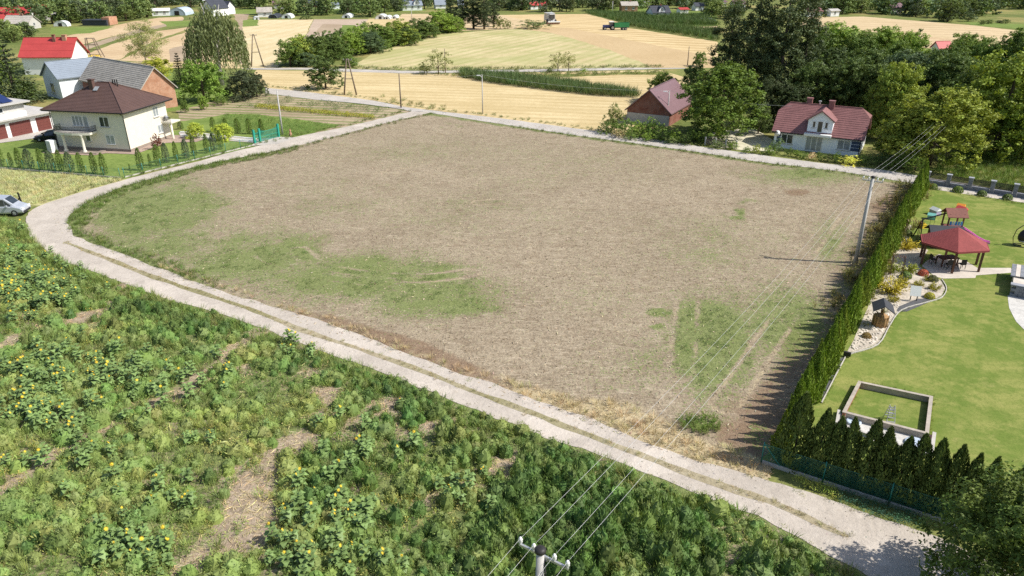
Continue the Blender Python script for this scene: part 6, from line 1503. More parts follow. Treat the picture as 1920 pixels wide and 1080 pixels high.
for i, (px, py, w, c, lb) in enumerate([(1752, 404, .5, (.5, .42, .6), 'lilac plastic toy house left of the play tower'), (1801, 402, .5, (.7, .1, .1), 'red plastic toy right behind the play tower'), (1800, 394, .4, (.75, .3, .05), 'orange plastic toy behind the red one'), (1728, 428, .35, (.8, .55, .05), 'yellow plastic toy by the pergola frame'), (1745, 412, .4, (.2, .5, .45), 'turquoise sandbox toy left of the play tower')]):
    M['toy%d' % i] = plain('toy%d' % i, c, .4, .06); x, y = G(px, py); t = empty('toy', (x, y, .07), rnd.random() * 3, lb, 'toy')
    MB().box(-w, w, -w * .7, w * .7, 0, w * 1.2).build('body', M['toy%d' % i], t); MB().add([(-w * 1.1, -w * .8, w * 1.2), (w * 1.1, -w * .8, w * 1.2), (w * 1.1, w * .8, w * 1.2), (-w * 1.1, w * .8, w * 1.2), (-w, 0, w * 1.8), (w, 0, w * 1.8)], [(0, 1, 5, 4), (2, 3, 4, 5), (0, 4, 3), (1, 2, 5)]).build('top', M['frame_white' if i == 0 else 'toy%d' % i], t)
# iron pergola frames
for (px, py, h, w, lb) in [(1706, 452, 2.1, 1.0, 'thin dark pergola frame between hedge and gazebo'), (1678, 520, 2.0, .8, 'dark iron garden arch among the junipers')]:
    x, y = G(px, py); e = empty('garden_arch', (x, y, .06), R(-20), lb, 'arch')
    for sx in (-1, 1):
        for sy in (-1, 1): MB().bar((sx * w * .6, sy * w * .35, 0), (sx * w * .6, sy * w * .35, h), .05).build('post', M['brown_wood'], e)
    for k in range(6): MB().bar((-w * .6 + w * .24 * k, -w * .45, h), (-w * .6 + w * .24 * k, w * .45, h), .045).build('top_bar', M['brown_wood'], e)
    for k in range(5):
        MB().bar((-w * .6, -w * .35, .35 * k + .3), (-w * .6, w * .35, .35 * k + .3), .03).build('rung', M['brown_wood'], e)
# stone-post fence at the back
f0, f1 = np.array(G(1736, 344)), np.array(G(1990, 382)); L = float(np.linalg.norm(f1 - f0)); a = math.atan2(*(f1 - f0)[::-1])
e = empty('stone_fence', (f0[0], f0[1], 0), a, 'grey stone fence with pillars and dark slat panels behind the lawn', 'fence')
M['grey_stone'] = plain('split_stone', (.2, .21, .23), .85, .35, 5, dirt=((.36, .36, .37), .5), bumpy=.5, bscale=9); M['cap'] = plain('cap_stone', (.32, .33, .36), .8, .1)
n = 6
for k in range(n + 1):
    x = L * k / n
    for q in range(5): MB().box(x - .24 + .01 * (q % 2), x + .24 - .01 * (q % 2), -.24, .24, q * .3, q * .3 + .285).build('stone_block', M['grey_stone'], e)
    MB().box(x - .3, x + .3, -.3, .3, 1.5, 1.6).build('pillar_cap', M['cap'], e)
for k in range(n):
    x0, x1 = L * k / n + .25, L * (k + 1) / n - .25
    MB().box(x0, x1, -.15, .15, -.05, .45).build('base_wall', M['grey_stone'], e); MB().box(x0, x1, -.2, .2, .452, .52).build('base_cap', M['cap'], e)
    for q in range(6): MB().box(x0, x1, -.02, .02, .58 + q * .145, .68 + q * .145).build('slat', M['dark_metal'], e)
sheet('edging_strip', pxpoly([(1738, 351), (1760, 353), (1930, 379), (1930, 383), (1755, 357), (1737, 354)]), .1, M['patio'])
# terrace corner at the right edge
M['white_gravel'] = plain('white_gravel', (.56, .54, .5), .95, .2, 5, bumpy=.6, bscale=8)
sheet('gravel_bed', pxpoly([(1889, 556), (1892, 580), (1905, 605), (1925, 625), (1990, 660), (1990, 560)]), .1, M['white_gravel'], .03, .5)
tx = G(1891, 556); tr = empty('terrace', (tx[0], tx[1], .08), math.atan2(G(1903, 470)[1] - tx[1], G(1903, 470)[0] - tx[0]) - math.pi / 2, 'stone-faced raised terrace with steps at the right edge', 'terrace')
for q in range(4):
    for k in range(4): MB().box(.02 + k * .6 + (.3 if q % 2 else 0), .6 + k * .6 + (.3 if q % 2 else 0), -.0, .3, q * .24, q * .24 + .23).build('stone_block', M['grey_stone'], tr)
MB().box(-.1, 3.4, .05, .6, .962, 1.05).build('cap', M['cap'], tr)
MB().box(0.05, 3.4, .61, 5.5, 0, .95).build('platform', M['slab'], tr)
for q in range(4): MB().box(-.35 * (4 - q) + 1.2, 3.4, 2.2, 5.4, .951 + .02 * q, .96 + .02 * q + .12).build('step', M['slab' if q % 2 else 'grey_stone'], tr)
# egg chair swing
p = G(1912, 462); e = empty('egg_chair', (p[0], p[1], .08), 0, 'hanging egg chair on a curved stand at the right lawn edge', 'swing chair')
MB().tube([(.1, 0, .05), (-.75, 0, .2), (-.95, 0, .9), (-.8, 0, 1.7), (-.3, 0, 2.15), (.15, 0, 2.1)], .04, 8).build('stand', M['dark_metal'], e, True)
MB().tube([(math.cos(a) * .6, math.sin(a) * .6, .05) for a in [i * .5236 for i in range(13)]], .035, 6).build('base_ring', M['dark_metal'], e)
MB().lathe([(.05, .35), (.35, .42), (.52, .7), (.55, 1.0), (.45, 1.35), (.2, 1.7), (.03, 1.8)], (.15, 0, 0), 14).build('basket', M['dark_metal'], e, True)
MB().lathe([(.1, .42), (.42, .5), (.44, .6), (.1, .66)], (.15, -.1, 0), 12).build('cushion', M['grey_wall'], e, True)
MB().bar((.15, 0, 1.78), (.15, 0, 2.12), .03).build('chain', M['steel'], e)
# concrete pool frame and pale strip
q = [np.array(G(1583, 772, .5)), np.array(G(1612, 716, .5)), np.array(G(1746, 744, .5)), np.array(G(1738, 812, .5))]
M['weathered'] = plain('weathered_board', (.42, .37, .31), .9, .22, 3, dirt=((.22, .16, .11), .5)); M['rust_side'] = plain('rusty_side', (.3, .13, .07), .9, .2, 3)
e = empty('pool_frame', (float(q[0][0]), float(q[0][1]), 0), 0, 'rectangular weathered timber frame standing on the lawn', 'frame')
for i, nm in enumerate(('left', 'back', 'right', 'front')):
    a, b = q[i] - q[0], q[(i + 1) % 4] - q[0]; d = (b - a) / np.linalg.norm(b - a); sh = .11 * d
    a3, b3 = a + (sh if i % 2 else -sh), b - (sh if i % 2 else -sh)
    o = MB().bar((*a3, .26), (*b3, .26), .16, .42).build('side_board', M['rust_side' if i in (0, 2) else 'weathered'], e)
    MB().bar((*a3, .495 if i % 2 == 0 else .493), (*b3, .495 if i % 2 == 0 else .493), .22, .045).build('cap_board', M['weathered'], o)
sheet('gravel_bed', pxpoly([(1574, 778), (1585, 775), (1738, 815), (1748, 820), (1744, 858), (1640, 830), (1568, 800)]), .1, M['white_gravel'], .03, .5)
mb = MB()
wl = pxpoly([(1572, 776), (1568, 800), (1744, 862), (1750, 818)])
e = empty('low_wall', (wl[0][0], wl[0][1], 0), 0, 'low pale wall around the gravel strip before the timber frame', 'wall')
for a, b in ((wl[1], wl[2]), (wl[2], wl[3]), (wl[0], wl[1])):
    MB().bar((a[0] - wl[0][0], a[1] - wl[0][1], .17), (b[0] - wl[0][0], b[1] - wl[0][1], .17), .2, .3).build('wall_run', M['concrete'], e)
p = G(1666, 792); e = empty('step_ladder', (p[0], p[1], .1), R(-15), 'small aluminium pool ladder leaning over the timber frame', 'ladder')
for s in (-1, 1):
    for t in (-1, 1): MB().tube([(s * .26, t * .42, 0), (s * .14, t * .06, 1.15)], .025, 6).build('rail', M['steel'], e)
for k in range(4):
    for t in (-1, 1): MB().bar((-.24 + .03 * k, t * (.38 - .09 * k), .2 + .25 * k), (.24 - .03 * k, t * (.38 - .09 * k), .2 + .25 * k), .05).build('rung', M['steel'], e)
M['blue_tarp'] = plain('blue_tarp', (.5, .58, .68), .5, .12, 3)
for px, py, s, lb in [(1600, 795, .45, 'pale blue tub in the gravel strip, left one'), (1715, 835, .6, 'pale blue tub in the gravel strip, right one')]:
    x, y = G(px, py); t = empty('tub', (x, y, .1), 0, lb, 'tub'); MB().lathe([(s * .9, 0), (s, .1), (s * .96, .13), (s * .7, .09)], (0, 0, 0), 16).build('bowl', M['blue_tarp'], t, True)
p = G(1587, 671); e = empty('floodlight', (p[0], p[1], .08), R(-30), 'small black garden floodlight at the end of the pebble bed', 'lamp')
MB().box(-.25, .25, -.1, .1, .1, .42).build('housing', M['dark_metal'], e); MB().bar((0, 0, 0), (0, 0, .12), .08).build('foot', M['dark_metal'], e)
# bottom right walnut, close to the camera
TM['near'] = make_tmpl('near', 7.5, round_lobes(77, 7.5, 4.2, .6, 20), 42000, .2, 400, .2, clump=40, tight=.22, flat=.5, hue=.16, elong=2.0)
place('walnut_tree', 'near', G(1905, 1150), 7.0, 1.0, (.06, .095, .024), 'near walnut tree filling the bottom right corner', 'tree')

# ================================================================ FENCES AND YARD DETAILS ON THE LEFT
mesh_fence('mesh_fence', G(-40, 312), G(226, 334), 1.25, 2.6, 'green mesh fence with concrete base along the front of the cream house garden', cell=.3, wire_r=.003, zb=.15)
mesh_fence('mesh_fence', G(234, 333), G(478, 272), 1.25, 2.6, 'green mesh fence with concrete base along the loop road garden side', cell=.3, wire_r=.003, zb=.15)
p = G(228, 334); 
g0_, g1_ = np.array(G(478, 269)), np.array(G(523, 257)); L = float(np.linalg.norm(g1_ - g0_)); a = math.atan2(*(g1_ - g0_)[::-1])
M['gate_green'] = plain('bright_green_steel', (.02, .3, .22), .4, .08, 3, spec=.5)
e = empty('gate', (g0_[0], g0_[1], 0), a, 'bright green driveway gate with thick posts and arched top', 'gate')
for x in (0, .22 * L, L): MB().box(x - .14, x + .14, -.14, .14, 0, 2.1).build('post', M['gate_green'], e)
for x0, x1, nm in ((.16, .22 * L - .16, 'wicket'), (.22 * L + .16, L - .16, 'leaf')):
    mb = MB(); n = int((x1 - x0) / .13)
    for k in range(n + 1):
        t = k / max(n, 1); top = 1.5 + .35 * (1 - math.sin(math.pi * t)); mb.bar((x0 + (x1 - x0) * t, 0, .1), (x0 + (x1 - x0) * t, 0, top), .035)
    for z in (.12, .8, 1.5): mb.bar((x0, 0, z), (x1, 0, z), .05)
    mb.build(nm, M['gate_green'], e)
sheet('driveway', pxpoly([(335, 249), (345, 246), (480, 262), (525, 257), (560, 258), (520, 270), (470, 274), (478, 268), (340, 258)]), .05, M['asphalt_road'])
for k, (a, b) in enumerate((((338, 248), (480, 261)), ((338, 254), (480, 266)))):
    a, b = G(*a), G(*b); tag(MB().bar((*a, .08), (*b, .08), .3, .14).build('kerb', M['frame_white']), '%s pale kerb edging the gated driveway' % ('upper' if k == 0 else 'lower'), 'kerb')
p = G(545, 255); e = empty('hydrant_post', (p[0], p[1], 0), 0, 'small clay-coloured marker post beside the driveway gate', 'post')
MB().lathe([(.25, 0), (.22, .5), (.12, .55), (.16, .9), (.05, 1.1)], (0, 0, 0), 8).build('body', M['orange_brick'], e)
p = G(42, 384); e = empty('dark_post', (p[0], p[1], 0), 0, 'short dark leaning post with brace behind the silver van', 'post')
MB().bar((0, 0, 0), (-.15, 0, 1.5), .14).build('shaft', M['dark_metal'], e); MB().bar((-.7, 0, 0), (-.1, 0, .9), .1).build('brace', M['dark_metal'], e)
p = G(300, 267); e = empty('car', (p[0], p[1], 0), 0)
bpy.data.objects.remove(e)
# ================================================================ WEEDS, GRASSES, SUNFLOWERS
def pack(c, ax, nrm, L, W, T):
    V, n, i = kites(c, ax, nrm, L, W)
    return V, np.repeat(T, 4, 0)
def tpl_feather(seed, stems=11, per=8):
    rng = np.random.default_rng(seed); C = []; A = []; T = []
    for s in range(stems):
        a = rng.random() * 6.283; lean = .12 + .5 * rng.random(); h = .65 + .4 * rng.random()
        t = .18 + .82 * rng.random(per); d = np.array([math.cos(a), math.sin(a), 0])
        C.append(d * (lean * t ** 1.3)[:, None] + np.array([0, 0, 1]) * (h * t)[:, None] + rng.normal(size=(per, 3)) * .05)
        A.append(norm(d * .55 + np.array([0, 0, .8]) + rng.normal(size=(per, 3)) * .55)); T.append(np.ones((per, 3)) * (.72 + .3 * t[:, None] + .25 * (rng.random((per, 1)) - .5)) * (.85 + .3 * rng.random()))
    C = np.concatenate(C); n = len(C)
    return pack(C, np.concatenate(A), norm(rng.normal(size=(n, 3)) + np.array([0, -.3, .5])), .14 + .14 * rng.random(n), .028 + .03 * rng.random(n), np.concatenate(T))
def core(rng, r, h, rings=3, seg=8, jit=.16):
    """leafy body of a bush: a lumpy dome of quads"""
    P = np.zeros((rings + 1, seg, 3))
    for i in range(rings + 1):
        t = i / rings * 1.5; a = np.arange(seg) / seg * 6.283 + i * .35
        P[i] = np.stack([np.cos(a) * r * math.cos(t), np.sin(a) * r * math.cos(t), np.full(seg, h * math.sin(t))], 1) * (1 + jit * (rng.random((seg, 1)) * 2 - 1))
    Q = []
    for i in range(rings):
        for k in range(seg): Q += [P[i, k], P[i, (k + 1) % seg], P[i + 1, (k + 1) % seg], P[i + 1, k]]
    return np.array(Q), np.ones((len(Q), 3)) * (.8 + .2 * rng.random((len(Q) // 4, 1))).repeat(4, 0)
def tpl_mound(seed, n=104, r=.55, h=.62, up=.7, L0=.11, W0=.032):
    rng = np.random.default_rng(seed); d = sph(rng, n); d[:, 2] = np.abs(d[:, 2]); lump = 1 + .2 * np.sin(d[:, 0] * 5 + seed) * np.cos(d[:, 1] * 6)
    C = d * np.array([r, r, h]) * (.82 + .3 * rng.random((n, 1))) * lump[:, None]; A = norm(d * .7 + np.array([0, 0, up]) + rng.normal(size=(n, 3)) * .55)
    V, T = pack(C, A, norm(d + rng.normal(size=(n, 3)) * .7), L0 + L0 * rng.random(n), W0 + W0 * rng.random(n), np.ones((n, 3)) * (.95 + .55 * (rng.random((n, 1)) - .5)))
    cv, ct = core(rng, r * .86, h * .86)
    return np.concatenate([V, cv]), np.concatenate([T, ct])
def tpl_grass(seed, n=34, spread=.3, w=.022):
    rng = np.random.default_rng(seed); a = rng.random(n) * 6.283; r = spread * rng.random(n); d = np.stack([np.cos(a), np.sin(a), np.zeros(n)], 1)
    L = .5 + .6 * rng.random(n); A = norm(d * (.2 + .5 * rng.random((n, 1))) + np.array([0, 0, 1.])); C = d * r[:, None] + A * (L / 2)[:, None]
    return pack(C, A, norm(d + rng.normal(size=(n, 3)) * .6), L, np.full(n, w) * (1 + rng.random(n)), np.ones((n, 3)) * (.75 + .5 * rng.random((n, 1))))
def tpl_low(seed, n=32, leaf=.14):
    rng = np.random.default_rng(seed); a = rng.random(n) * 6.283; r = .55 * rng.random(n) ** .6; z = .05 + .45 * rng.random(n) * (1 - r)
    C = np.stack([np.cos(a) * r, np.sin(a) * r, z], 1); A = norm(np.stack([np.cos(a), np.sin(a), .3 * np.ones(n)], 1) + rng.normal(size=(n, 3)) * .6)
    return pack(C, A, norm(np.array([0, 0, 1.]) + rng.normal(size=(n, 3)) * .5), leaf * (.7 + .8 * rng.random(n)), leaf * .55 * (.7 + .6 * rng.random(n)), np.ones((n, 3)) * (.7 + .6 * rng.random((n, 1))))
def tpl_litter(seed, n=10):
    rng = np.random.default_rng(seed); C = rng.normal(size=(n, 3)) * np.array([.35, .35, 0]) + np.array([0, 0, .03]); A = norm(rng.normal(size=(n, 3)) * np.array([1, 1, .12]))
    return pack(C, A, norm(np.array([0, 0, 1.]) + rng.normal(size=(n, 3)) * .25), .25 + .5 * rng.random(n), .025 + .02 * rng.random(n), np.ones((n, 3)) * (.7 + .6 * rng.random((n, 1))))
FEA = [tpl_feather(i, 10, 9) for i in range(5)]; MOU = [tpl_mound(50 + i) for i in range(6)]; PLU = [tpl_mound(70 + i, 120, .42, 1.0, 1.3, .14, .026) for i in range(6)]; GRA = [tpl_grass(10 + i) for i in range(4)]; LOW = [tpl_low(20 + i) for i in range(5)]; LIT = [tpl_litter(30 + i) for i in range(4)]
def scatter(items):
    """items: list of (template list, xs, ys, scale, zscale, colours) -> stacked verts and colours"""
    rng = np.random.default_rng(3); VV = []; CC = []
    for tps, x, y, s, zs, col in items:
        x = np.asarray(x); n = len(x)
        if n == 0: continue
        s = np.broadcast_to(s, n); zs = np.broadcast_to(zs, n); col = np.broadcast_to(col, (n, 3))
        k = rng.integers(0, len(tps), n); a = rng.random(n) * 6.283
        for j, (V, T) in enumerate(tps):
            q = np.where(k == j)[0]
            if len(q) == 0: continue
            c, sn = np.cos(a[q])[:, None], np.sin(a[q])[:, None]
            X = (V[None, :, 0] * c - V[None, :, 1] * sn) * s[q][:, None] + x[q][:, None]
            Y = (V[None, :, 0] * sn + V[None, :, 1] * c) * s[q][:, None] + np.asarray(y)[q][:, None]
            Zz = V[None, :, 2] * zs[q][:, None] + .03 + 0 * X
            VV.append(np.stack([X, Y, Zz], 2).reshape(-1, 3)); CC.append((T[None] * col[q][:, None, :]).reshape(-1, 3))
    return np.concatenate(VV), np.concatenate(CC)
def stuff(name, items, label, cat='weeds', mat='leaf'):
    V, C = scatter(items)
    me = mesh_np(name, V, np.full(len(V) // 4, 4), np.arange(len(V)), C)
    o = link(name, me, M[mat]); o.color = (1, 1, 1, 1)
    return tag(o, label, cat, kind='stuff')
def sample(poly, step, seed):
    rng = np.random.default_rng(seed); P = np.array(poly); x0, y0 = P.min(0); x1, y1 = P.max(0)
    X, Y = np.meshgrid(np.arange(x0, x1, step), np.arange(y0, y1, step)); x = (X + rng.random(X.shape) * step).ravel(); y = (Y + rng.random(X.shape) * step).ravel()
    k = in_poly(x, y, poly); return x[k], y[k], rng
def jc(rng, n, c, v=.13):
    c = np.array(c); return c[None] * (1 - v + 2 * v * rng.random((n, 1))) * (1 + (rng.random((n, 3)) - .5) * .22)
vis_w = pxpoly([(-30, 1140), (-60, 402), (20, 416), (50, 425), (66, 457), (130, 497), (250, 543), (400, 590), (555, 645), (742, 716), (900, 780), (1131, 866), (1315, 937), (1400, 968), (1550, 1050), (1690, 1140)])
x, y, rng = sample(vis_w, .47, 1)
kk = ~in_poly(x, y, GRAV_POLY); x, y = x[kk], y[kk]; px, py = PX(x, y); bb = bare(x, y); droad = seg_dist(x, y, rl_w)
n1 = fbm(x, y, 2.6, 101); n2 = fbm(x, y, 5.5, 103); u = rng.random(len(x))
fz = blobs(px, py, [(1150, 1010, 380, 110, 1.1), (960, 860, 170, 60, .95), (1400, 1030, 220, 70, 1.1), (820, 770, 120, 45, .9), (340, 600, 120, 40, .75), (600, 900, 60, 60, .5), (1000, 940, 120, 80, 1), (720, 720, 120, 30, .6), (420, 600, 120, 35, .6), (60, 1010, 90, 40, .5), (200, 1000, 60, 30, .5), (560, 690, 60, 30, .5)])
sz = blobs(px, py, [(60, 540, 100, 55, .9), (130, 720, 190, 60, 1.0), (60, 800, 120, 40, .9), (110, 900, 140, 70, .9), (290, 835, 60, 30, .9), (330, 950, 60, 35, .8), (700, 960, 130, 100, 1.0), (770, 870, 70, 40, .9), (640, 1060, 130, 35, 1.0), (250, 1050, 90, 40, .8), (580, 660, 60, 22, .5), (20, 640, 60, 30, .7), (880, 730, 50, 20, .3), (130, 480, 50, 25, .7), (30, 480, 50, 20, .7)])
cover = np.clip(1 - bb * .95, 0, 1)
grow = smooth(.30, .48, n1)                     # clumps and gaps
is_f = (u < fz * (.35 + .8 * n2) * 1.05) & (rng.random(len(x)) < cover)
is_g = ~is_f & (droad < 1.4 + 1.2 * n2) & (rng.random(len(x)) < .6)
rd = np.array(G(267, 775)) - np.array(G(0, 932)); rd = rd / np.linalg.norm(rd); lat = -x * rd[1] + y * rd[0]
mz = smooth(.4, .56, fbm(x, y, 2.0, 301, 3) + .1 * sz + .07 * np.cos(lat * 6.283 / 2.6 + 2 * fbm(x, y, 9, 311))); mz2 = fbm(x, y, 1.1, 307, 2)
leftz = smooth(950, 600, px)
is_m = ~is_f & ~is_g & (rng.random(len(x)) < (.12 + .58 * mz) * (1 - .3 * leftz)) & (rng.random(len(x)) < cover - .2 * (bb > .3))
is_l = ~is_f & ~is_g & ~is_m & (rng.random(len(x)) < cover * (.5 + .5 * grow))
is_s = (rng.random(len(x)) < sz * .45 * smooth(.33, .5, n1)) & (rng.random(len(x)) < cover)
def sel(m): return x[m], y[m]
clumpy = smooth(.3, .7, fbm(x, y, 1.5, 171, 3)); hs = .3 + .5 * n2 + .75 * clumpy
fs = hs[is_f] * (.4 + .6 * smooth(.6, 3.2, droad[is_f])) * (.75 + .45 * rng.random(is_f.sum())) * (.7 + .5 * np.clip(fz[is_f], 0, 1))
mixv = fbm(x, y, 3.2, 131); warm = smooth(.45, .65, mixv)[:, None]
cf = jc(rng, is_f.sum(), (.13, .215, .06)) * (1 - warm[is_f]) + jc(rng, is_f.sum(), (.22, .295, .085)) * warm[is_f]
cl = jc(rng, is_l.sum(), (.2, .29, .08)) * (1 - warm[is_l]) + jc(rng, is_l.sum(), (.38, .4, .12)) * warm[is_l]
gx = fbm(x, y, 4, 151); cg = jc(rng, is_g.sum(), (.19, .27, .065)) * (1 - smooth(.5, .65, gx[is_g])[:, None] * .5) + jc(rng, is_g.sum(), (.36, .33, .13)) * smooth(.5, .65, gx[is_g])[:, None] * .5
half = rng.random(is_l.sum()) < .55
cm_ = jc(rng, is_m.sum(), (.19, .285, .085)) * (1 - warm[is_m]) + jc(rng, is_m.sum(), (.265, .335, .105)) * warm[is_m]
cm_ = cm_ * (1 + leftz[is_m][:, None] * np.array([.2, .14, .1]))
mh = .42 + .55 * mz[is_m] * smooth(.3, .7, mz2[is_m]) + .35 * rng.random(is_m.sum())
lx, ly = sel(is_l)
stuff('weeds', [(MOU, *sel(is_m), mh * (.85 + .35 * rng.random(is_m.sum())), mh * 1.15, cm_), (PLU, *sel(is_f), .55 + .55 * fs, fs * 1.0, cf), (LOW, lx[half], ly[half], .55 + .35 * rng.random(half.sum()), .6 + .5 * rng.random(half.sum()), cl[half]), (FEA, lx[~half], ly[~half], .42 + .4 * clumpy[is_l][~half] * rng.random((~half).sum()), .28 + .7 * clumpy[is_l][~half] * (.4 + .6 * rng.random((~half).sum())), cl[~half])],
      'mixed green weeds overgrowing the sunflower patch in the foreground', 'weeds')
tg = (rng.random(len(x)) < .3 * (.4 + .6 * leftz)) & (rng.random(len(x)) < cover) & (droad > .6)
stuff('weed_grass', [(GRA, *sel(tg), .55 + .4 * rng.random(tg.sum()), .45 + .5 * rng.random(tg.sum()), jc(rng, tg.sum(), (.26, .33, .1), .3))], 'thin grass growing up through the foreground weeds', 'grass')
stuff('verge_grass', [(GRA, *sel(is_g), .7 + .5 * rng.random(is_g.sum()), .45 + .45 * rng.random(is_g.sum()), cg)], 'green grass verge between gravel road and weed patch', 'grass')
kb = (bb > .25) & (rng.random(len(x)) < .8)
dy = (rng.random(len(x)) < .10 * (1 - fz)) & ~kb
stuff('straw_litter', [(LIT, *sel(kb), .9, 1.0, jc(rng, kb.sum(), (.62, .52, .3))), (LIT, *sel(dy), .8, 4.0, jc(rng, dy.sum(), (.62, .55, .25)))], 'dry broken stalks lying in the bare rows', 'straw')
yl = (rng.random(len(x)) < sz * .16) & ~is_s
stuff('wilted_plants', [(LOW, *sel(yl), .6, 1.1, jc(rng, yl.sum(), (.5, .46, .12)))], 'yellowing wilted leaves between the sunflowers', 'weeds')
# ---- sunflowers
M['sun_leaf'] = plain('sunflower_leaf', (.185, .275, .085), .5, .34, 2.0); M['petal'] = plain('sunflower_petal', (.8, .56, .04), .6, .15, 8)
def sunflower_meshes(seed):
    rg = random.Random(seed); h = rg.uniform(1.0, 1.35); mb = MB(); lean = rg.uniform(-.12, .12)
    top = (lean, rg.uniform(-.1, .1), h); mb.tube([(0, 0, -.05), (lean * .4, 0, h * .5), top], [.022, .02, .014], 4, False)
    nl = rg.randint(13, 18)
    for k in range(nl):
        z = h * (.18 + .76 * k / nl); a = k * 2.4 + rg.random(); L = rg.uniform(.26, .42) * (1.1 - .3 * k / nl); wv = L * .47
        d = Vector((math.cos(a), math.sin(a), 0)); s = Vector((-math.sin(a), math.cos(a), 0)); b = Vector((lean * z / h, 0, z)) + d * .08
        dz = rg.uniform(-.3, .12)
        m1 = b + d * L * .35 + Vector((0, 0, .04)); t = b + d * L + Vector((0, 0, dz * L))
        mb.add([b, m1 + s * wv + Vector((0, 0, .02)), t, m1 - s * wv + Vector((0, 0, .02)), m1 + d * L * .1, b + s * wv * .7, b - s * wv * .7], [(0, 5, 1, 4), (4, 1, 2), (0, 4, 3, 6), (4, 2, 3)])
    HD = []; nh = rg.choice([1, 1, 2])
    for q in range(nh):
        hd = MB(); HD.append(hd)
        c = Vector(top) + Vector((rg.uniform(-.16, .16), rg.uniform(-.16, .16), -.12)) * q
        a = rg.uniform(-1.6, .9); nrm = Vector((math.cos(a), math.sin(a), rg.uniform(.35, 1.2))).normalized()
        uu = nrm.cross(Vector((0, 0, 1))).normalized(); vv = nrm.cross(uu); r = rg.uniform(.07, .12)
        for k in range(13):
            t = k * 6.2832 / 13; t2 = t + .24; t3 = t - .24
            hd.add([c + (uu * math.cos(t3) + vv * math.sin(t3)) * r * .45, c + (uu * math.cos(t2) + vv * math.sin(t2)) * r * .45, c + (uu * math.cos(t) + vv * math.sin(t)) * r * 1.15 + nrm * .03], [(0, 1, 2)])
        V_ = [c + (uu * math.cos(k * 1.047) + vv * math.sin(k * 1.047)) * r * .5 + nrm * .01 for k in range(6)] + [c + nrm * .035]
        hd.add(V_, [(k, (k + 1) % 6, 6) for k in range(6)])
    bm = mb.mesh('sunflower'); bm.materials.append(M['sun_leaf']); hm = [h_.mesh('flower_head') for h_ in HD]
    for m_ in hm: m_.materials.append(M['petal'])
    hd = MB()
    for h_ in HD: hd.add(h_.v, h_.f)
    return bm, hm, mb, hd
SF = [sunflower_meshes(i) for i in range(9)]
sx, sy = sel(is_s); ordr = np.argsort(sx ** 2 + sy ** 2); sx, sy = sx[ordr], sy[ordr]
ppx, ppy = PX(sx, sy); inv = (ppx > -20) & (ppy < 1095); sx, sy = sx[inv], sy[inv]
rest_f = MB(); rest_h = MB(); rg = random.Random(9)
for i in range(len(sx)):
    bm, hm, mb, hd = SF[i % 9]; s = rg.uniform(.7, 1.2); a = rg.uniform(-.8, .8)
    if i < 300:
        o = link('sunflower', bm, None, None, (sx[i], sy[i], .03)); o.scale = (s, s, s); o.rotation_euler = (0, 0, a)
        tag(o, 'sunflower plant with broad leaves and yellow head in the weedy patch', 'sunflower', 'sunflowers in the foreground patch')
        if (i * 7) % 10 < 5:
            for m_ in hm: link('flower_head', m_, None, o)
    else:
        c, sn = math.cos(a) * s, math.sin(a) * s
        rest_f.add([(sx[i] + v[0] * c - v[1] * sn, sy[i] + v[0] * sn + v[1] * c, v[2] * s + .03) for v in mb.v], mb.f)
        if (i * 7) % 10 < 5: rest_h.add([(sx[i] + v[0] * c - v[1] * sn, sy[i] + v[0] * sn + v[1] * c, v[2] * s + .03) for v in hd.v], hd.f)
if rest_f.v:
    o = rest_f.build('sunflowers', M['sun_leaf']); tag(o, 'farther sunflowers of the patch near the road bend', 'sunflowers', kind='stuff')
    h_ = rest_h.build('flower_heads', M['petal'], o); tag(h_, kind='stuff')
print('sunflowers', len(sx))
# ---- growth on and round the main field
fx, fy, rng = sample(field_w, .5, 5)
ms = field_mask(fx, fy); n3 = fbm(fx, fy, 1.3, 201); fpx, fpy = PX(fx, fy)
du = seg_dist(fx, fy, ru_w); dl = seg_dist(fx, fy, li_w)
ok = ~on_road(fx, fy)
wd = ok & (rng.random(len(fx)) < np.clip(ms[:, 0] - .35, 0, 1) * 1.1 * smooth(.35, .6, n3))
sc_ = .35 + .45 * np.clip(ms[wd, 0], 0, 1) * rng.random(wd.sum())
verge_n = (dl[wd] < 3.5) | (du[wd] < 2)
stuff('field_weeds', [(LOW, fx[wd], fy[wd], sc_, sc_ * .7, jc(rng, wd.sum(), (.115, .175, .042)))], 'low green weeds in patches on the bare field', 'weeds')
gv = ok & (((dl < 2.6) & (fpx < 560)) | ((du < 1.5) & (fpx < 420))) & (rng.random(len(fx)) < .75)
gd = ok & ((ms[:, 2] > .5) & (rng.random(len(fx)) < .6) | (du < .8) & (rng.random(len(fx)) < .35) & (fpx > 300))
stuff('verge_grass', [(GRA, fx[gv], fy[gv], .5 + .4 * rng.random(gv.sum()), .3 + .35 * rng.random(gv.sum()), jc(rng, gv.sum(), (.15, .215, .05)))], 'green grass along the inside of the loop road bend', 'grass')
stuff('dry_grass', [(GRA, fx[gd], fy[gd], .6 + .4 * rng.random(gd.sum()), .25 + .35 * rng.random(gd.sum()), jc(rng, gd.sum(), (.52, .42, .24)))], 'straw-coloured dry grass between field and gravel road', 'grass')
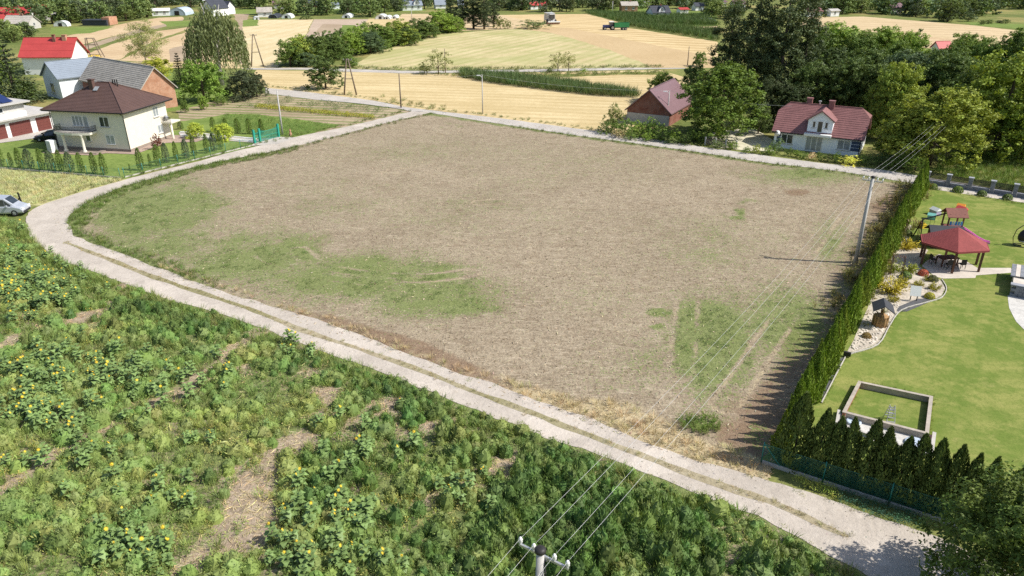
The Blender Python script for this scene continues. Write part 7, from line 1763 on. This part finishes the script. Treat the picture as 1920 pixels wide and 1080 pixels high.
# clods and straw bits on the soil
cx_, cy_, rng = sample(field_w, .42, 6)
k = (rng.random(len(cx_)) < .45); n = k.sum()
pale = rng.random(n) < .62; colr = np.where(pale[:, None], jc(rng, n, (.56, .47, .33)), jc(rng, n, (.3, .23, .15)))
C = np.stack([cx_[k], cy_[k], np.full(n, .07)], 1); A = norm(rng.normal(size=(n, 3)) * np.array([1, 1, .25])); Nn = norm(np.array([0, 0, 1.]) + rng.normal(size=(n, 3)) * .45)
me = leaf_mesh('soil_litter', C, A, Nn, (.12 + .25 * rng.random(n)), .03 + .06 * rng.random(n), colr); o = link('soil_litter', me, M['leaf']); o.color = (1, 1, 1, 1); tag(o, 'clods and straw bits strewn over the bare field', 'soil litter', kind='stuff')
# weeds and shrubs at the foot of the hedge, bush by the field corner
h0_, h1_ = np.array(G(1425, 840)), np.array(G(1712, 352)); m = 420; t = rng.random(m); off = rng.normal(size=m) * .9 - .2
hn = np.array([-(h1_ - h0_)[1], (h1_ - h0_)[0]]); hn = hn / np.linalg.norm(hn)
hx = h0_[0] + (h1_ - h0_)[0] * t + hn[0] * off; hy = h0_[1] + (h1_ - h0_)[1] * t + hn[1] * off; up_ = (t > .4) * 1.0; kq = t > .3; hx, hy, up_ = hx[kq], hy[kq], up_[kq]; m = len(hx)
stuff('hedge_weeds', [(FEA, hx, hy, .6 + .5 * rng.random(m) * (1 + up_), (.35 + .5 * rng.random(m)) * (1 + .8 * up_), jc(rng, m, (.26, .24, .085), .35))], 'tall olive and dry weeds between field and thuja hedge', 'weeds')
bx2 = np.array(G(1311, 797)); m = 60; a = rng.random(m) * 6.28; r_ = 1.1 * rng.random(m) ** .5
stuff('weed_clump', [(FEA, bx2[0] + np.cos(a) * r_ * 1.2, bx2[1] + np.sin(a) * r_, .6, .35 + .25 * rng.random(m), jc(rng, m, (.22, .31, .075)))], 'bright green weed clump near the field corner by the power lines', 'weeds')
# centre strip and back road verges
cs = np.array(resample(cw, .4)); cs = cs + rng.normal(size=cs.shape) * .14; n = len(cs)
stuff('strip_grass', [(GRA, cs[:, 0], cs[:, 1], .4, .14 + .12 * rng.random(n), jc(rng, n, (.36, .32, .16), .3))], 'short yellowish grass in the middle of the gravel road', 'grass')
def along(pts, step, jit, seed):
    p = np.array(resample(pts, step)); r_ = np.random.default_rng(seed); return p + r_.normal(size=p.shape) * jit
vb = np.concatenate([along(catmull(pxpoly([(q[0], q[1] - 3) for q in BACK_UP]), 3), .6, .5, 1), along(catmull(pxpoly([(q[0], q[1] + 2.5) for q in BACK_LOW[6:]]), 3), .5, .35, 2), along(catmull(pxpoly([(q[0], q[1] - 2.5) for q in LOOP_OUT[4:]]), 3), .5, .35, 3), along(catmull(pxpoly([(q[0], q[1] + 2.5) for q in LOOP_IN[4:]]), 3), .45, .4, 4)])
vb = vb[~on_road(vb[:, 0], vb[:, 1])]; n = len(vb); stuff('verge_grass', [(GRA, vb[:, 0], vb[:, 1], .7, .3 + .3 * rng.random(n), jc(rng, n, (.15, .2, .05), .3))], 'uneven green grass edging the paved back road', 'grass')
# reeds in the stubble, garden rows, maize, pale meadow, meadow right, far rough grass
def polyfill(poly_px, step, seed): return sample(pxpoly(poly_px), step, seed)
a, b, rng = polyfill([(862, 137), (960, 146), (1080, 160), (1190, 177), (1197, 184), (1110, 179), (960, 161), (900, 152), (868, 144)], .75, 21)
stuff('reeds', [(GRA, a, b, 2.2, 1.5 + .9 * rng.random(len(a)), jc(rng, len(a), (.14, .2, .075)))], 'band of tall green reeds across the golden stubble', 'reeds')
a, b, rng = polyfill([(480, 197), (560, 205), (700, 219), (702, 224), (560, 211), (480, 203)], .5, 22)
stuff('garden_plants', [(LOW, a, b, 1.0, 1.4, jc(rng, len(a), (.36, .36, .05)))], 'yellow-green row of garden plants behind the driveway gate', 'plants')
a, b, rng = polyfill([(400, 190), (500, 177), (590, 189), (740, 205), (700, 217), (560, 203), (440, 203)], 1.0, 23); k = rng.random(len(a)) < .5 * smooth(.4, .6, fbm(a, b, 3, 7)) * 2
stuff('garden_plants', [(LOW, a[k], b[k], 1.1, 1.2, jc(rng, k.sum(), (.14, .2, .07)))], 'green vegetable plants in the upper garden rows', 'plants')
a, b, rng = polyfill([(420, 214), (480, 216), (640, 236), (560, 255), (530, 258), (400, 244)], .7, 24)
stuff('garden_plants', [(LOW, a, b, .9, .7, jc(rng, len(a), (.13, .22, .045), .3))], 'bright green weeds in the lower garden plot by the gate', 'plants')
for pl, lb, sd in (([(1097, 24), (1320, 31), (1345, 48), (1182, 46)], 'far maize field before the dark-roofed white house', 25), ([(1163, 47), (1182, 46), (1345, 58), (1345, 77)], 'nearer maize strip beside the mown swaths', 26)):
    a, b, rng = polyfill(pl, 1.7, sd); stuff('maize', [(GRA, a, b, 3.0, 2.2, jc(rng, len(a), (.1, .155, .045)))], lb, 'maize')
a, b, rng = polyfill([(-50, 318), (0, 320), (222, 338), (250, 334), (178, 352), (75, 384), (-50, 374)], .55, 27)
stuff('pale_grass', [(GRA, a, b, .8, .35 + .35 * rng.random(len(a)), jc(rng, len(a), (.52, .52, .27), .25))], 'pale dry meadow grass between garden fence and silver van', 'grass')
a, b, rng = polyfill([(1745, 322), (1800, 285), (1940, 275), (1940, 368)], .7, 28)
stuff('meadow_grass', [(GRA, a, b, 1.1, .5 + .5 * rng.random(len(a)), jc(rng, len(a), (.17, .25, .05), .3))], 'tall green meadow grass behind the stone fence', 'grass')
a, b, rng = polyfill([(1485, 893), (1520, 900), (1600, 925), (1735, 972), (1735, 994), (1680, 982), (1617, 962), (1560, 936), (1500, 915)], .28, 29)
ppx, _ = PX(a, b); cc = np.where((ppx < 1570)[:, None], jc(rng, len(a), (.42, .46, .09)), jc(rng, len(a), (.07, .165, .095)))
stuff('ground_cover', [(LOW, a, b, .5, .75, cc)], 'low creeping conifers between the mesh fence and gravel road', 'ground cover', 'needle')
a, b, rng = polyfill([(600, 172), (760, 200), (850, 210), (860, 205), (760, 188), (640, 172)], 1.2, 30); k = rng.random(len(a)) < .35
stuff('verge_grass', [(GRA, a[k], b[k], 1.3, .8, jc(rng, k.sum(), (.24, .26, .09), .3))], 'tufts of rough grass on the stubble side of the junction', 'grass')
a, b, rng = polyfill([(670, 126), (800, 129), (1240, 124), (1250, 127), (1000, 131), (780, 133), (670, 130)], 1.6, 31)
stuff('track_grass', [(GRA, a, b, 1.8, .9, jc(rng, len(a), (.2, .23, .08), .3))], 'rough green grass along the far field track', 'grass')
a, b, rng = polyfill([(800, 139), (1250, 134), (1262, 141), (1150, 141), (1000, 149), (870, 147)], 1.5, 32)
stuff('track_grass', [(GRA, a, b, 1.6, .8, jc(rng, len(a), (.2, .24, .08), .3))], 'rough green grass below the far field track', 'grass')
# lawn texture near the camera
a, b, rng = polyfill(lawn_px, .42, 33)
M['blade'] = M['leaf']

gx_, gy_, rng = sample(GRAV_POLY, .3, 41)
ed_ = np.minimum(seg_dist(gx_, gy_, rl_w), seg_dist(gx_, gy_, ru_w)); kc = np.minimum(ed_, seg_dist(gx_, gy_, cw)); k = rng.random(len(gx_)) < .1 + .5 * smooth(.7, .1, kc); n = k.sum()
C = np.stack([gx_[k], gy_[k], np.full(n, .065)], 1); A = norm(rng.normal(size=(n, 3)) * np.array([1, 1, .2])); Nn = norm(np.array([0, 0, 1.]) + rng.normal(size=(n, 3)) * .6)
L = .04 + .07 * rng.random(n); me = leaf_mesh('loose_gravel', C, A, Nn, L, L * .8, jc(rng, n, (.46, .42, .37), .25)); o = link('loose_gravel', me, M['leaf']); o.color = (1, 1, 1, 1); tag(o, 'loose stones along the edges of the gravel road', 'gravel', kind='stuff')
# grass creeping over the track edges
ce = np.concatenate([along(rl_w, .35, .22, 51), along(ru_w, .5, .2, 52)]); r2 = rng.random(len(ce)) < .55; ce = ce[r2]; n = len(ce)
stuff('creeping_grass', [(LOW, ce[:, 0], ce[:, 1], .3 + .25 * rng.random(n), .25, jc(rng, n, (.3, .32, .13), .3))], 'low grass creeping over the gravel road edges', 'grass')
# longer tufts left standing along lawn edges and frame
le = np.concatenate([along(ep, .18, .06, 61), along([G(1583, 775), G(1614, 717), G(1748, 746), G(1741, 815)], .2, .08, 62)]); n = len(le)
stuff('lawn_edge_grass', [(GRA, le[:, 0], le[:, 1], .25, .16 + .1 * rng.random(n), jc(rng, n, (.2, .26, .06), .3))], 'longer lawn grass along the bed edging and timber frame', 'grass')
